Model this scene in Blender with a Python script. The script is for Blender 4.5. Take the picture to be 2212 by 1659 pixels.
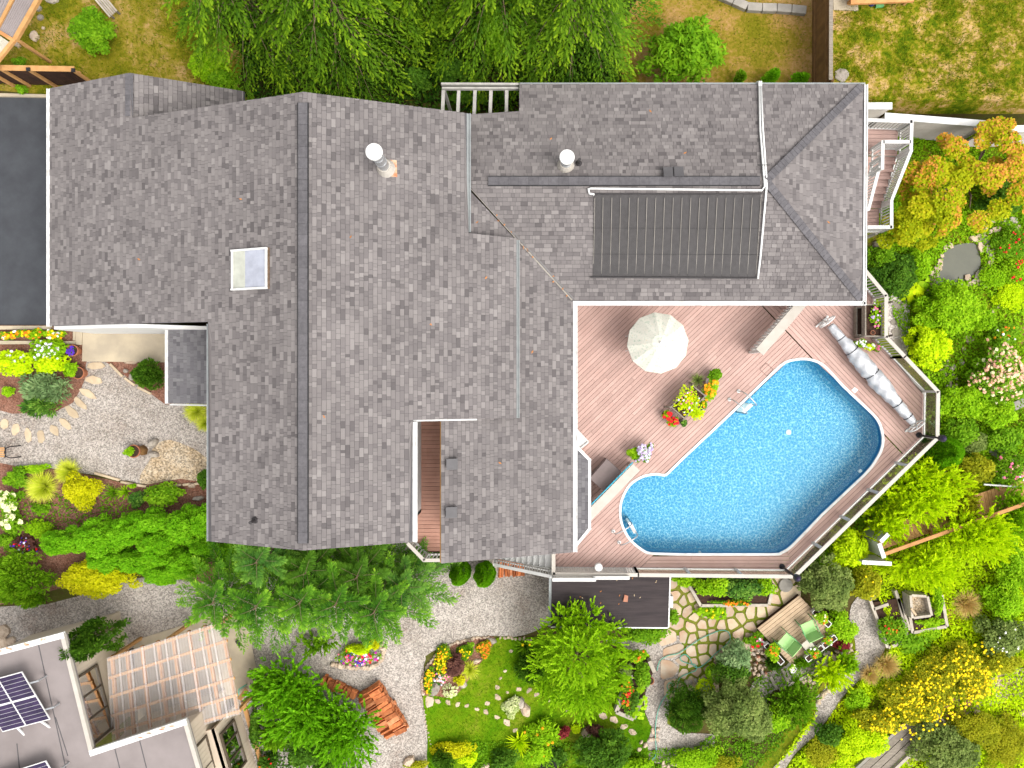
import bpy, bmesh, math, random
import numpy as np
from mathutils import Vector, Matrix

random.seed(7)
RNG = np.random.default_rng(11)
for o in list(bpy.data.objects):
    bpy.data.objects.remove(o)
SC = bpy.context.scene
COL = SC.collection
R = math.radians

# ---------------------------------------------------------------- camera
H = 32.0                       # drone height above datum
FPX = 1626.0                   # focal length in photo-view pixels (2212 wide)
NX, NY = 1152.0, 820.0         # nadir in those pixels
cam = bpy.data.cameras.new('camera')
cam.sensor_width = 36.0
cam.lens = 36.0 * FPX / 2212.0
cam.shift_x = -(NX - 1106.0) / 2212.0
cam.shift_y = (NY - 829.5) / 2212.0
cam.clip_end = 2000
camo = bpy.data.objects.new('camera', cam)
camo.location = (0, 0, H)
COL.objects.link(camo)
SC.camera = camo

# ---------------------------------------------------------------- sky, sun, exposure
SUN_EL, SUN_AZ = 56.0, 125.0   # azimuth clockwise from north
w = bpy.data.worlds.new('World')
SC.world = w
w.use_nodes = True
nt = w.node_tree
nt.nodes.clear()
sky = nt.nodes.new('ShaderNodeTexSky')
sky.sky_type = 'NISHITA'
sky.sun_disc = False
sky.sun_elevation = R(SUN_EL)
sky.sun_rotation = R(SUN_AZ)
sky.dust_density = 4.0
sky.air_density = 1.0
hs = nt.nodes.new('ShaderNodeHueSaturation')
hs.inputs['Saturation'].default_value = 0.04
bg = nt.nodes.new('ShaderNodeBackground')
bg.inputs['Strength'].default_value = 0.15
wo = nt.nodes.new('ShaderNodeOutputWorld')
nt.links.new(sky.outputs[0], hs.inputs['Color'])
nt.links.new(hs.outputs[0], bg.inputs['Color'])
nt.links.new(bg.outputs[0], wo.inputs['Surface'])
sl = bpy.data.lights.new('sun', 'SUN')
sl.energy = 0.55
sl.angle = R(40)
sl.color = (1.0, 0.88, 0.70)
so = bpy.data.objects.new('sun', sl)
a, e = R(SUN_AZ), R(SUN_EL)
sd = Vector((math.sin(a) * math.cos(e), math.cos(a) * math.cos(e), math.sin(e)))
so.rotation_euler = sd.to_track_quat('Z', 'Y').to_euler()
so.location = sd * 60
COL.objects.link(so)
vs = SC.view_settings
vs.view_transform = 'Standard'
vs.look = 'None'
vs.gamma = 1.0
vs.use_curve_mapping = False
vs.exposure = 1.4
try:
    SC.cycles.max_bounces = 6
    SC.cycles.transparent_max_bounces = 12
    SC.cycles.caustics_reflective = False
    SC.cycles.caustics_refractive = False
except Exception:
    pass

# ---------------------------------------------------------------- pixel -> place
def t(c, r, x, y):             # reading in one of the nine enlarged views
    return (c * 737.333 + x / 3.0, r * 553.0 + y / 3.0)
def T(c, r, pts):
    return [t(c, r, x, y) for x, y in pts]
def P(u, v, z):
    return Vector(((u - NX) * (H - z) / FPX, -(v - NY) * (H - z) / FPX, z))
def sst(a, b, x):
    k = min(1.0, max(0.0, (x - a) / (b - a)))
    return k * k * (3 - 2 * k)
def zg(x, y):
    west = sst(3.0, -7.5, x)
    north = sst(10.5, 11.0, y)
    wgt = 1 - (1 - west) * (1 - north)
    return 0.15 + 2.25 * wgt
def hit(u, v, zf):
    z = 1.0
    for _ in range(25):
        p = P(u, v, z)
        z = 0.5 * z + 0.5 * zf(p.x, p.y)
    return P(u, v, z)
def G(u, v, dz=0.0):
    return hit(u, v, lambda x, y: zg(x, y) + dz)
def ppm(z):
    return FPX / (H - z)

# ---------------------------------------------------------------- objects
def link(o, parent=None):
    COL.objects.link(o)
    if parent is not None:
        o.parent = parent
        m = Matrix.Identity(4)
        p = parent
        while p is not None:
            m = p.matrix_basis @ m if p.parent is None else p.matrix_parent_inverse @ p.matrix_basis @ m
            p = p.parent
        o.matrix_parent_inverse = m.inverted()
    return o
def tag(o, label=None, cat=None, group=None, kind=None):
    if label: o['label'] = label
    if cat: o['category'] = cat
    if group: o['group'] = group
    if kind: o['kind'] = kind
    return o
def empty(name, loc, label=None, cat=None, group=None, kind=None):
    o = bpy.data.objects.new(name, None)
    o.empty_display_size = 0.2
    o.location = loc
    COL.objects.link(o)
    return tag(o, label, cat, group, kind)

class MB:
    def __init__(s):
        s.v = []; s.f = []
    def quad(s, a, b, c, d):
        n = len(s.v); s.v += [tuple(a), tuple(b), tuple(c), tuple(d)]; s.f.append((n, n+1, n+2, n+3)); return s
    def poly(s, pts):
        n = len(s.v); s.v += [tuple(p) for p in pts]; s.f.append(tuple(range(n, n+len(pts)))); return s
    def prism(s, pts, h=None, z0=None):
        """solid from top outline pts (3d); either thickness h or flat bottom z0"""
        n = len(s.v); k = len(pts)
        ar = sum(pts[i][0]*pts[(i+1) % k][1] - pts[(i+1) % k][0]*pts[i][1] for i in range(k))
        if ar < 0: pts = list(reversed(pts))
        s.v += [tuple(p) for p in pts]
        s.v += [(p[0], p[1], (p[2]-h) if h is not None else z0) for p in pts]
        s.f.append(tuple(range(n, n+k)))
        s.f.append(tuple(range(n+2*k-1, n+k-1, -1)))
        for i in range(k):
            j = (i+1) % k
            s.f.append((n+i, n+k+i, n+k+j, n+j))
        return s
    def beam(s, p, q, wd, ht, up=(0, 0, 1), ext=0.0):
        p = Vector(p); q = Vector(q); d = (q-p)
        if d.length < 1e-6: return s
        d.normalize(); p = p - d*ext; q = q + d*ext
        up = Vector(up)
        sx = d.cross(up)
        if sx.length < 1e-4: sx = d.cross(Vector((1, 0, 0)))
        sx.normalize(); uz = sx.cross(d).normalized()
        n = len(s.v)
        for c in (p, q):
            for a, b in ((-1, -1), (1, -1), (1, 1), (-1, 1)):
                s.v.append(tuple(c + sx*(a*wd/2) + uz*(b*ht/2)))
        for i in range(4):
            j = (i+1) % 4
            s.f.append((n+i, n+4+i, n+4+j, n+j))
        s.f.append((n+0, n+1, n+2, n+3)); s.f.append((n+7, n+6, n+5, n+4))
        return s
    def box(s, c, size, rz=0.0):
        c = Vector(c); d = Vector((math.cos(rz), math.sin(rz), 0))
        return s.beam(c - d*size[0]/2, c + d*size[0]/2, size[1], size[2])
    def cyl(s, p, q, r0, r1=None, n=10, caps=True):
        if r1 is None: r1 = r0
        p = Vector(p); q = Vector(q); d = (q-p).normalized()
        a = d.cross(Vector((0, 0, 1)))
        if a.length < 1e-3: a = Vector((1, 0, 0))
        a.normalize(); b = d.cross(a)
        k = len(s.v)
        for c, r in ((p, r0), (q, r1)):
            for i in range(n):
                an = 2*math.pi*i/n
                s.v.append(tuple(c + (a*math.cos(an) + b*math.sin(an))*r))
        for i in range(n):
            j = (i+1) % n
            s.f.append((k+i, k+j, k+n+j, k+n+i))
        if caps:
            s.f.append(tuple(range(k+n-1, k-1, -1))); s.f.append(tuple(range(k+n, k+2*n)))
        return s
    def tube(s, pts, rad, n=6):
        pts = [Vector(p) for p in pts]
        k = len(s.v); m = len(pts)
        if not hasattr(rad, '__len__'): rad = [rad]*m
        for i, p in enumerate(pts):
            d = (pts[min(i+1, m-1)] - pts[max(i-1, 0)])
            if d.length < 1e-6: d = Vector((0, 0, 1))
            d.normalize()
            a = d.cross(Vector((0, 0, 1)))
            if a.length < 1e-2: a = d.cross(Vector((0, 1, 0)))
            a.normalize(); b = d.cross(a)
            for q in range(n):
                an = 2*math.pi*q/n
                s.v.append(tuple(p + (a*math.cos(an) + b*math.sin(an))*rad[i]))
        for i in range(m-1):
            for q in range(n):
                r_ = (q+1) % n
                s.f.append((k+i*n+q, k+i*n+r_, k+(i+1)*n+r_, k+(i+1)*n+q))
        s.f.append(tuple(range(k+n-1, k-1, -1))); s.f.append(tuple(range(k+(m-1)*n, k+m*n)))
        return s
    def lathe(s, c, prof, n=14):
        c = Vector(c); k = len(s.v); m = len(prof)
        for r, z in prof:
            for i in range(n):
                an = 2*math.pi*i/n
                s.v.append((c.x + r*math.cos(an), c.y + r*math.sin(an), c.z + z))
        for i in range(m-1):
            for q in range(n):
                r_ = (q+1) % n
                s.f.append((k+i*n+q, k+i*n+r_, k+(i+1)*n+r_, k+(i+1)*n+q))
        s.f.append(tuple(range(k+n-1, k-1, -1))); s.f.append(tuple(range(k+(m-1)*n, k+m*n)))
        return s
    def build(s, name, mat, parent=None, smooth=False, bevel=0.0):
        me = bpy.data.meshes.new(name)
        me.from_pydata(s.v, [], s.f)
        me.materials.append(MAT[mat] if isinstance(mat, str) else mat)
        if smooth:
            me.polygons.foreach_set('use_smooth', [True]*len(me.polygons))
        me.update()
        o = bpy.data.objects.new(name, me)
        if bevel:
            b = o.modifiers.new('bevel', 'BEVEL'); b.width = bevel; b.segments = 2; b.limit_method = 'ANGLE'
        return link(o, parent)

def np_mesh(name, verts, nper, mat, var=None, parent=None, smooth=False):
    """many separate polygons of nper corners each; var = value per polygon"""
    verts = np.asarray(verts, dtype=np.float32)
    nv = len(verts); nf = nv // nper
    me = bpy.data.meshes.new(name)
    me.vertices.add(nv); me.vertices.foreach_set('co', verts.ravel())
    me.loops.add(nv); me.loops.foreach_set('vertex_index', np.arange(nv, dtype=np.int32))
    me.polygons.add(nf)
    me.polygons.foreach_set('loop_start', np.arange(0, nv, nper, dtype=np.int32))
    me.polygons.foreach_set('loop_total', np.full(nf, nper, dtype=np.int32))
    if var is not None:
        at = me.attributes.new('var', 'FLOAT', 'POINT')
        at.data.foreach_set('value', np.repeat(np.asarray(var, dtype=np.float32), nper))
    me.materials.append(MAT[mat] if isinstance(mat, str) else mat)
    me.update(calc_edges=True)
    o = bpy.data.objects.new(name, me)
    return link(o, parent)

# ---------------------------------------------------------------- materials
MAT = {}
ALB = .79                      # photograph is exposed bright: keep surface colours on the low side
def newmat(name):
    m = bpy.data.materials.new(name); m.use_nodes = True
    MAT[name] = m
    n = m.node_tree.nodes
    return m, n, m.node_tree.links, n['Principled BSDF']
def noise(n, l, scale, detail=3.0, rough=0.6, vec=None, stretch=None):
    tx = n.new('ShaderNodeTexNoise'); tx.inputs['Scale'].default_value = scale
    tx.inputs['Detail'].default_value = detail; tx.inputs['Roughness'].default_value = rough
    if vec is None:
        g = n.new('ShaderNodeNewGeometry'); vec = g.outputs['Position']
    if stretch:
        mp = n.new('ShaderNodeMapping'); mp.inputs['Scale'].default_value = stretch[:3]
        mp.inputs['Rotation'].default_value = (0, 0, stretch[3] if len(stretch) > 3 else 0)
        l.new(vec, mp.inputs['Vector']); vec = mp.outputs[0]
    l.new(vec, tx.inputs['Vector'])
    return tx
def ramp(n, l, src, stops):
    r = n.new('ShaderNodeValToRGB')
    el = r.color_ramp.elements
    while len(el) > len(stops): el.remove(el[-1])
    while len(el) < len(stops): el.new(0.5)
    for e_, (p, c) in zip(el, stops):
        e_.position = p; e_.color = (c[0], c[1], c[2], 1)
    l.new(src, r.inputs['Fac'])
    return r
def addbump(n, l, bs, src, strength, dist=0.02):
    b = n.new('ShaderNodeBump'); b.inputs['Strength'].default_value = strength
    b.inputs['Distance'].default_value = dist
    l.new(src, b.inputs['Height']); l.new(b.outputs[0], bs.inputs['Normal'])
def M(name, c1, c2=None, scale=3.0, rough=0.7, bump=0.0, bscale=30.0, spec=0.3, metal=0.0, rnd=0.0, detail=4.0, stretch=None, lo=0.35, hi=0.65):
    m, n, l, bs = newmat(name)
    bs.inputs['Roughness'].default_value = rough
    bs.inputs['Specular IOR Level'].default_value = spec
    bs.inputs['Metallic'].default_value = metal
    c2 = c2 or tuple(x*0.8 for x in c1)
    c1 = tuple(x*ALB for x in c1); c2 = tuple(x*ALB for x in c2)
    tx = noise(n, l, scale, detail, stretch=stretch)
    rp = ramp(n, l, tx.outputs['Fac'], [(lo, c2), (hi, c1)])
    out = rp.outputs[0]
    if rnd:
        oi = n.new('ShaderNodeObjectInfo')
        mr = n.new('ShaderNodeMapRange')
        mr.inputs['To Min'].default_value = 1-rnd; mr.inputs['To Max'].default_value = 1+rnd
        l.new(oi.outputs['Random'], mr.inputs['Value'])
        mx = n.new('ShaderNodeVectorMath'); mx.operation = 'SCALE'
        l.new(out, mx.inputs[0]); l.new(mr.outputs[0], mx.inputs['Scale'])
        out = mx.outputs[0]
    l.new(out, bs.inputs['Base Color'])
    if bump:
        tb = noise(n, l, bscale, 4.0)
        addbump(n, l, bs, tb.outputs['Fac'], bump)
    return m
def MV(name, stops, rough=0.6, spec=0.3, trans=0.0, grain=0.0, gscale=60):
    """colour from the per-piece value stored on the mesh"""
    m, n, l, bs = newmat(name)
    bs.inputs['Roughness'].default_value = rough
    bs.inputs['Specular IOR Level'].default_value = spec
    at = n.new('ShaderNodeAttribute'); at.attribute_name = 'var'
    k = len(stops)
    if not trans: stops = [tuple(x*ALB for x in c) for c in stops]
    rp = ramp(n, l, at.outputs['Fac'], [(i/(k-1), c) for i, c in enumerate(stops)])
    out = rp.outputs[0]
    if grain:
        tx = noise(n, l, gscale, 3.0)
        mr = n.new('ShaderNodeMapRange'); mr.inputs['To Min'].default_value = 1-grain; mr.inputs['To Max'].default_value = 1+grain
        l.new(tx.outputs['Fac'], mr.inputs['Value'])
        mx = n.new('ShaderNodeVectorMath'); mx.operation = 'SCALE'
        wt = noise(n, l, .45, 5.0, .65); wr = n.new('ShaderNodeMapRange')      # weathering, broad and faint
        wr.inputs['From Min'].default_value = .3; wr.inputs['From Max'].default_value = .7
        wr.inputs['To Min'].default_value = .88; wr.inputs['To Max'].default_value = 1.08
        l.new(wt.outputs['Fac'], wr.inputs['Value'])
        mm = n.new('ShaderNodeMath'); mm.operation = 'MULTIPLY'; l.new(mr.outputs[0], mm.inputs[0]); l.new(wr.outputs[0], mm.inputs[1])
        l.new(out, mx.inputs[0]); l.new(mm.outputs[0], mx.inputs['Scale']); out = mx.outputs[0]
    l.new(out, bs.inputs['Base Color'])
    if trans:
        tr = n.new('ShaderNodeBsdfTranslucent'); l.new(out, tr.inputs['Color'])
        mix = n.new('ShaderNodeMixShader'); mix.inputs[0].default_value = trans
        l.new(bs.outputs[0], mix.inputs[1]); l.new(tr.outputs[0], mix.inputs[2])
        l.new(mix.outputs[0], n['Material Output'].inputs['Surface'])
    return m

MV('shingle', [(.110, .099, .100), (.162, .146, .146), (.202, .183, .180), (.245, .224, .219)], rough=.92, spec=.15, grain=.22, gscale=140)
MV('shingle_dark', [(.11, .105, .113), (.145, .138, .148), (.175, .168, .176), (.21, .203, .208)], rough=.92, spec=.15, grain=.22, gscale=140)
M('ridge_cap', (.125, .118, .126), (.092, .087, .094), scale=9, rough=.95, bump=.2, bscale=150, rnd=.1)
M('roof_deck', (.10, .095, .1), rough=.95)
M('white_paint', (.66, .65, .63), (.60, .59, .57), scale=2.5, rough=.5)
M('white_trim', (.72, .72, .71), (.52, .50, .47), scale=3, rough=.45, lo=.28, hi=.5, detail=6)
M('weathered_white', (.46, .44, .41), (.34, .325, .30), scale=5, rough=.8, lo=.3, hi=.6)
M('grey_gutter', (.30, .32, .32), (.24, .255, .26), scale=3, rough=.5)
M('siding_white', (.78, .77, .76), (.72, .71, .69), scale=1.5, rough=.6)
M('siding_beige', (.66, .56, .44), (.60, .50, .39), scale=1.0, rough=.65)
M('black_line', (.02, .02, .022), rough=.6)
M('black_metal', (.03, .03, .035), rough=.4, metal=.4)
M('galvanised', (.62, .64, .66), (.48, .49, .50), scale=6, rough=.35, metal=.7)
M('pipe_white', (.84, .84, .83), (.76, .76, .75), scale=3, rough=.35)
M('rust_flash', (.48, .16, .07), (.55, .47, .33), scale=5, rough=.8)
M('deck_board', (.515, .345, .30), (.455, .295, .255), scale=1.4, rough=.75, bump=.1, bscale=60, rnd=.10, detail=7)
M('balcony_board', (.50, .27, .20), (.43, .22, .16), scale=2.5, rough=.7, rnd=.09)
M('cream_paint', (.50, .46, .41), (.45, .41, .36), scale=3, rough=.6)
M('grey_wood', (.30, .26, .21), (.19, .16, .13), scale=4, rough=.85, bump=.25, bscale=50, rnd=.15, stretch=(1, 8, 1, .6))
M('grey_wood_pale', (.50, .44, .37), (.38, .33, .27), scale=4, rough=.85, bump=.2, bscale=50, rnd=.12)
M('platform_board', (.56, .41, .27), (.46, .33, .21), scale=3, rough=.8, bump=.15, bscale=50, rnd=.12)
M('cedar_wood', (.56, .28, .10), (.44, .20, .07), scale=4, rough=.75, rnd=.12)
M('tan_wood', (.56, .31, .12), (.47, .24, .085), scale=4, rough=.75, rnd=.1)
M('fence_brown', (.20, .105, .035), (.14, .07, .022), scale=3, rough=.8, rnd=.18)
M('fence_dark', (.055, .022, .013), (.03, .012, .008), scale=3, rough=.8, rnd=.2)
M('firewood', (.62, .215, .075), (.42, .12, .04), scale=9, rough=.8, bump=.4, bscale=40, rnd=.3, stretch=(1, 1, 1))
M('firewood_pale', (.68, .30, .14), (.55, .19, .08), scale=9, rough=.8, bump=.4, bscale=40, rnd=.2)
M('asphalt', (.062, .067, .076), (.046, .049, .057), scale=1.2, rough=.9, bump=.3, bscale=200)
M('roll_roof', (.055, .043, .044), (.034, .027, .029), scale=2.2, rough=.95, bump=.3, bscale=220, stretch=(.35, 4, 1))
M('flat_roof', (.265, .23, .225), (.215, .185, .18), scale=.9, rough=.85)
M('concrete', (.52, .435, .31), (.40, .34, .255), scale=1.3, rough=.85, bump=.15, bscale=80)
M('concrete_grey', (.36, .33, .29), (.27, .25, .22), scale=2, rough=.9, bump=.2, bscale=60, rnd=.1)
M('plastic_dark', (.045, .04, .042), rough=.5)
M('solar_mat', (.058, .053, .054), (.045, .041, .042), scale=6, rough=.6)
M('vent_hood', (.10, .095, .10), rough=.6)
M('valley_metal', (.16, .15, .15), rough=.6)
M('bbq_cover', (.20, .155, .15), (.16, .125, .12), scale=3, rough=.6)
M('pot_terracotta', (.42, .16, .08), (.33, .12, .06), scale=6, rough=.8)
M('pot_dark', (.05, .035, .03), rough=.7)
M('soil', (.07, .036, .022), (.035, .018, .012), scale=14, rough=1, bump=.6, bscale=40)
M('tarp', (.60, .61, .63), (.45, .46, .49), scale=3.5, rough=.42, metal=.25, bump=.5, bscale=14)
M('chair_green', (.36, .66, .22), (.33, .60, .20), scale=4, rough=.55)
M('chair_green_dark', (.17, .50, .19), rough=.5)
M('stool_seat', (.55, .51, .42), rough=.8)
M('hose', (.12, .45, .33), rough=.4)
M('hose_blue', (.02, .42, .60), rough=.4)
M('red_plastic', (.6, .12, .05), rough=.4)
M('stone_pale', (.56, .45, .31), (.47, .36, .24), scale=3, rough=.85, bump=.25, bscale=25, rnd=.12)
M('stone_flag', (.48, .32, .21), (.52, .43, .33), scale=2.2, rough=.85, bump=.3, bscale=25, rnd=.16)
M('stone_grey', (.42, .37, .31), (.30, .26, .22), scale=5, rough=.9, bump=.5, bscale=18, rnd=.2)
M('stone_warm', (.58, .46, .35), (.44, .33, .24), scale=5, rough=.9, bump=.5, bscale=18, rnd=.2)
M('stone_red', (.48, .22, .14), (.40, .17, .11), scale=5, rough=.85, bump=.4, bscale=18, rnd=.15)
M('bark', (.16, .105, .07), (.10, .065, .04), scale=10, rough=.95, bump=.5, bscale=30)
M('twig', (.24, .18, .10), rough=.9)
M('window_frame', (.10, .075, .05), rough=.5)
M('curtain', (.55, .60, .52), (.62, .66, .58), scale=6, rough=.8)
M('skylight_light', (.52, .53, .46), rough=.4)
M('skylight_pane', (.42, .44, .52), rough=.12, spec=.6)
M('dark_void', (.015, .013, .012), rough=.9)
M('brown_leaf', (.5, .2, .06), rough=.8)
M('yellow_paint', (.6, .4, .05), rough=.6)
M('lattice', (.74, .71, .66), (.68, .65, .60), scale=8, rough=.6)
M('blue_pail', (.05, .07, .35), rough=.5)

def ground_mat(name, stops, s1=.6, s2=9, mixv=.5, bump=.5, bs_=60, fine=0.0, fscale=120, span=.34):
    m, n, l, b = newmat(name)
    b.inputs['Roughness'].default_value = .95
    b.inputs['Specular IOR Level'].default_value = .03
    a1 = noise(n, l, s1, 4, .6); a2 = noise(n, l, s2, 5, .75)
    mx = n.new('ShaderNodeMix'); mx.data_type = 'FLOAT'
    mx.inputs[0].default_value = mixv
    l.new(a1.outputs['Fac'], mx.inputs[2]); l.new(a2.outputs['Fac'], mx.inputs[3])
    k = len(stops); stops = [tuple(x*ALB for x in c) for c in stops]
    rp = ramp(n, l, mx.outputs[0], [(.5 - span/2 + span*i/(k-1), c) for i, c in enumerate(stops)])
    out = rp.outputs[0]
    if fine:
        vo = n.new('ShaderNodeTexVoronoi'); vo.inputs['Scale'].default_value = fscale
        g = n.new('ShaderNodeNewGeometry'); l.new(g.outputs['Position'], vo.inputs['Vector'])
        sp = n.new('ShaderNodeSeparateColor'); l.new(vo.outputs['Color'], sp.inputs[0])
        mr = n.new('ShaderNodeMapRange'); mr.inputs['To Min'].default_value = 1-fine; mr.inputs['To Max'].default_value = 1+fine
        l.new(sp.outputs[0], mr.inputs['Value'])
        ms = n.new('ShaderNodeVectorMath'); ms.operation = 'SCALE'
        l.new(out, ms.inputs[0]); l.new(mr.outputs[0], ms.inputs['Scale']); out = ms.outputs[0]
        addbump(n, l, b, vo.outputs['Distance'], .6, .02)
    elif bump:
        tb = noise(n, l, bs_, 4); addbump(n, l, b, tb.outputs['Fac'], bump, .05)
    l.new(out, b.inputs['Base Color'])
    return m
ground_mat('earth', [(.06, .035, .02), (.10, .07, .03), (.09, .10, .02), (.15, .11, .05)], .5, 6)
ground_mat('mulch', [(.13, .055, .035), (.20, .09, .06), (.26, .14, .10), (.15, .065, .045)], 2, 20, .6, fine=.35, fscale=28)
ground_mat('gravel', [(.25, .20, .17), (.335, .295, .26), (.385, .345, .31), (.42, .38, .34)], .6, 9, .4, fine=.45, fscale=24, span=.30)
ground_mat('river_gravel', [(.24, .17, .10), (.40, .30, .19), (.47, .39, .29), (.33, .31, .28)], 1.2, 14, .5, fine=.5, fscale=20)
ground_mat('white_gravel', [(.42, .36, .33), (.60, .54, .50), (.66, .60, .56)], 1, 14, .5, fine=.4, fscale=24)
ground_mat('dry_lawn', [(.12, .135, .008), (.22, .20, .012), (.32, .24, .04), (.46, .30, .12)], .7, 6, .4, span=.2)
ground_mat('brown_lawn', [(.17, .16, .010), (.27, .20, .025), (.38, .23, .075), (.46, .29, .12)], .5, 7, .45, span=.22)
ground_mat('patchy_lawn', [(.06, .105, .003), (.12, .16, .005), (.23, .21, .012), (.40, .28, .07), (.54, .35, .16)], .8, 4, .5, span=.2)
ground_mat('green_lawn', [(.05, .15, .002), (.085, .20, .003), (.14, .23, .006), (.24, .24, .03)], .5, 5, .35)
ground_mat('moss', [(.10, .16, .01), (.16, .20, .02), (.24, .20, .05)], 1.2, 12, .5)
ground_mat('shaded_forest_floor', [(.02, .014, .008), (.035, .024, .012), (.03, .045, .008), (.06, .04, .02)], .8, 7)  # near-black tones: shade under the conifers painted into the ground
ground_mat('under_green', [(.06, .10, .006), (.12, .17, .008), (.20, .21, .012), (.26, .19, .06)], .6, 6, span=.24)

# pond and pool water
def water(name, tint, gloss_col, fac):
    m, n, l, b = newmat(name)
    tr = n.new('ShaderNodeBsdfTransparent'); tr.inputs['Color'].default_value = (*tint, 1)
    gl = n.new('ShaderNodeBsdfGlossy'); gl.inputs['Roughness'].default_value = .03
    gl.inputs['Color'].default_value = (*gloss_col, 1)
    fr = n.new('ShaderNodeFresnel'); fr.inputs['IOR'].default_value = 1.33
    tx = noise(n, l, 2.2, 3); bm = n.new('ShaderNodeBump'); bm.inputs['Strength'].default_value = .12; bm.inputs['Distance'].default_value = .05
    l.new(tx.outputs['Fac'], bm.inputs['Height']); l.new(bm.outputs[0], gl.inputs['Normal']); l.new(bm.outputs[0], fr.inputs['Normal'])
    ad = n.new('ShaderNodeMath'); ad.operation = 'MULTIPLY'; ad.inputs[1].default_value = fac
    l.new(fr.outputs[0], ad.inputs[0])
    mx = n.new('ShaderNodeMixShader'); l.new(ad.outputs[0], mx.inputs[0])
    l.new(tr.outputs[0], mx.inputs[1]); l.new(gl.outputs[0], mx.inputs[2])
    l.new(mx.outputs[0], n['Material Output'].inputs['Surface'])
water('pool_water', (.84, .97, 1.0), (1, 1, 1), .22)
def glassy(name, tint, fac=1.5):
    water(name, tint, (1, 1, 1), fac)
glassy('rail_glass', (.74, .75, .70), .5)
def sheet(name, col, fac):
    m, n, l, b = newmat(name)
    b.inputs['Base Color'].default_value = (*col, 1); b.inputs['Roughness'].default_value = .3
    tr = n.new('ShaderNodeBsdfTransparent'); mx = n.new('ShaderNodeMixShader'); mx.inputs[0].default_value = fac
    l.new(tr.outputs[0], mx.inputs[1]); l.new(b.outputs[0], mx.inputs[2]); l.new(mx.outputs[0], n['Material Output'].inputs['Surface'])
sheet('poly_sheet', (.74, .69, .68), .27)
glassy('house_glass', (.30, .36, .34), 2.0)
M('pond_water', (.125, .125, .088), (.105, .105, .075), scale=1, rough=.06, spec=.5)
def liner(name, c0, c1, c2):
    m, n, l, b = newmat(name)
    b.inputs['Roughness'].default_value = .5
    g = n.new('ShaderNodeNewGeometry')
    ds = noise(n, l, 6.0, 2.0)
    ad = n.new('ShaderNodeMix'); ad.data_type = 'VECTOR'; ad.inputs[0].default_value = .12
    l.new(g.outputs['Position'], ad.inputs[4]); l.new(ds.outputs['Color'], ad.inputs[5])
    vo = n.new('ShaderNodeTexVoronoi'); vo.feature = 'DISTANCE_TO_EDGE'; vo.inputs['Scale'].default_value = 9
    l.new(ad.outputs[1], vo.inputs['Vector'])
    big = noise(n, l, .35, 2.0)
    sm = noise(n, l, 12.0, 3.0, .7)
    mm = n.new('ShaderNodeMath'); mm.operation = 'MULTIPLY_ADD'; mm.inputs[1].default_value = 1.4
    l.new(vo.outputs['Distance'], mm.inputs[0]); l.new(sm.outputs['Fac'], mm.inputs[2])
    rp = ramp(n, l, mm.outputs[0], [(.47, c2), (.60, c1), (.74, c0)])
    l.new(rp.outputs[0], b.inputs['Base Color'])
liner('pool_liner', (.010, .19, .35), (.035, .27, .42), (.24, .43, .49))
M('liner_band', (.012, .115, .30), (.02, .20, .42), scale=14, rough=.4)
M('liner_border', (.30, .38, .42), (.20, .42, .52), scale=22, rough=.4)
def solar_mat():
    m, n, l, b = newmat('solar_cell')
    b.inputs['Roughness'].default_value = .45; b.inputs['Specular IOR Level'].default_value = .2
    tx = noise(n, l, 3, 2); rp = ramp(n, l, tx.outputs['Fac'], [(.3, (.018, .012, .035)), (.7, (.035, .022, .06))])
    l.new(rp.outputs[0], b.inputs['Base Color'])
solar_mat()
def fabric_mat():
    m, n, l, b = newmat('umbrella_cloth')
    b.inputs['Roughness'].default_value = .9
    tx = noise(n, l, 14, 4, .7); rp = ramp(n, l, tx.outputs['Fac'], [(.34, (.26, .33, .26)), (.46, (.46, .45, .39)), (.60, (.48, .465, .41)), (.70, (.46, .40, .27))])
    l.new(rp.outputs[0], b.inputs['Base Color'])
fabric_mat()
# foliage
def leaf(name, stops, tr=.28, rough=.5, spec=.35):
    MV('leaf_' + name, stops, rough=.6, spec=.08, trans=.4)
leaf('mid', [(0.051, 0.146, 0.003), (0.112, 0.269, 0.006), (0.184, 0.37, 0.01), (0.275, 0.47, 0.02)])
leaf('bright', [(0.102, 0.235, 0.003), (0.204, 0.414, 0.005), (0.296, 0.526, 0.008), (0.408, 0.616, 0.02)])
leaf('lime', [(0.286, 0.448, 0.002), (0.459, 0.65, 0.003), (0.571, 0.75, 0.005), (0.694, 0.8, 0.01)])
leaf('yellow', [(.30, .36, .002), (.46, .48, .003), (.58, .57, .006), (.70, .66, .02)])
leaf('olive', [(.13, .17, .005), (.25, .28, .008), (.36, .37, .012), (.46, .43, .02)])
leaf('dark', [(.018, .065, .004), (.045, .12, .008), (.08, .19, .012), (.14, .27, .02)])
leaf('conifer', [(.010, .035, .003), (.035, .10, .004), (.11, .22, .006), (.30, .44, .012)])
leaf('hedge', [(0.061, 0.213, 0.003), (0.122, 0.347, 0.005), (0.184, 0.448, 0.008), (0.275, 0.549, 0.02)])
leaf('bluegreen', [(.015, .06, .010), (.05, .15, .02), (.14, .30, .035), (.30, .48, .07)])
leaf('cedar', [(.010, .045, .004), (.035, .125, .008), (.12, .29, .016), (.34, .56, .04)])
leaf('silver', [(.08, .16, .06), (.17, .28, .11), (.26, .38, .16), (.38, .49, .22)])
leaf('greyolive', [(.06, .105, .025), (.13, .19, .04), (.21, .28, .065), (.32, .38, .11)])
leaf('maple', [(.14, .20, .003), (.30, .37, .004), (.45, .46, .008), (.56, .45, .02)])
leaf('maple_red', [(.48, .30, .01), (.62, .32, .03), (.68, .31, .07), (.66, .42, .04)])
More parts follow.
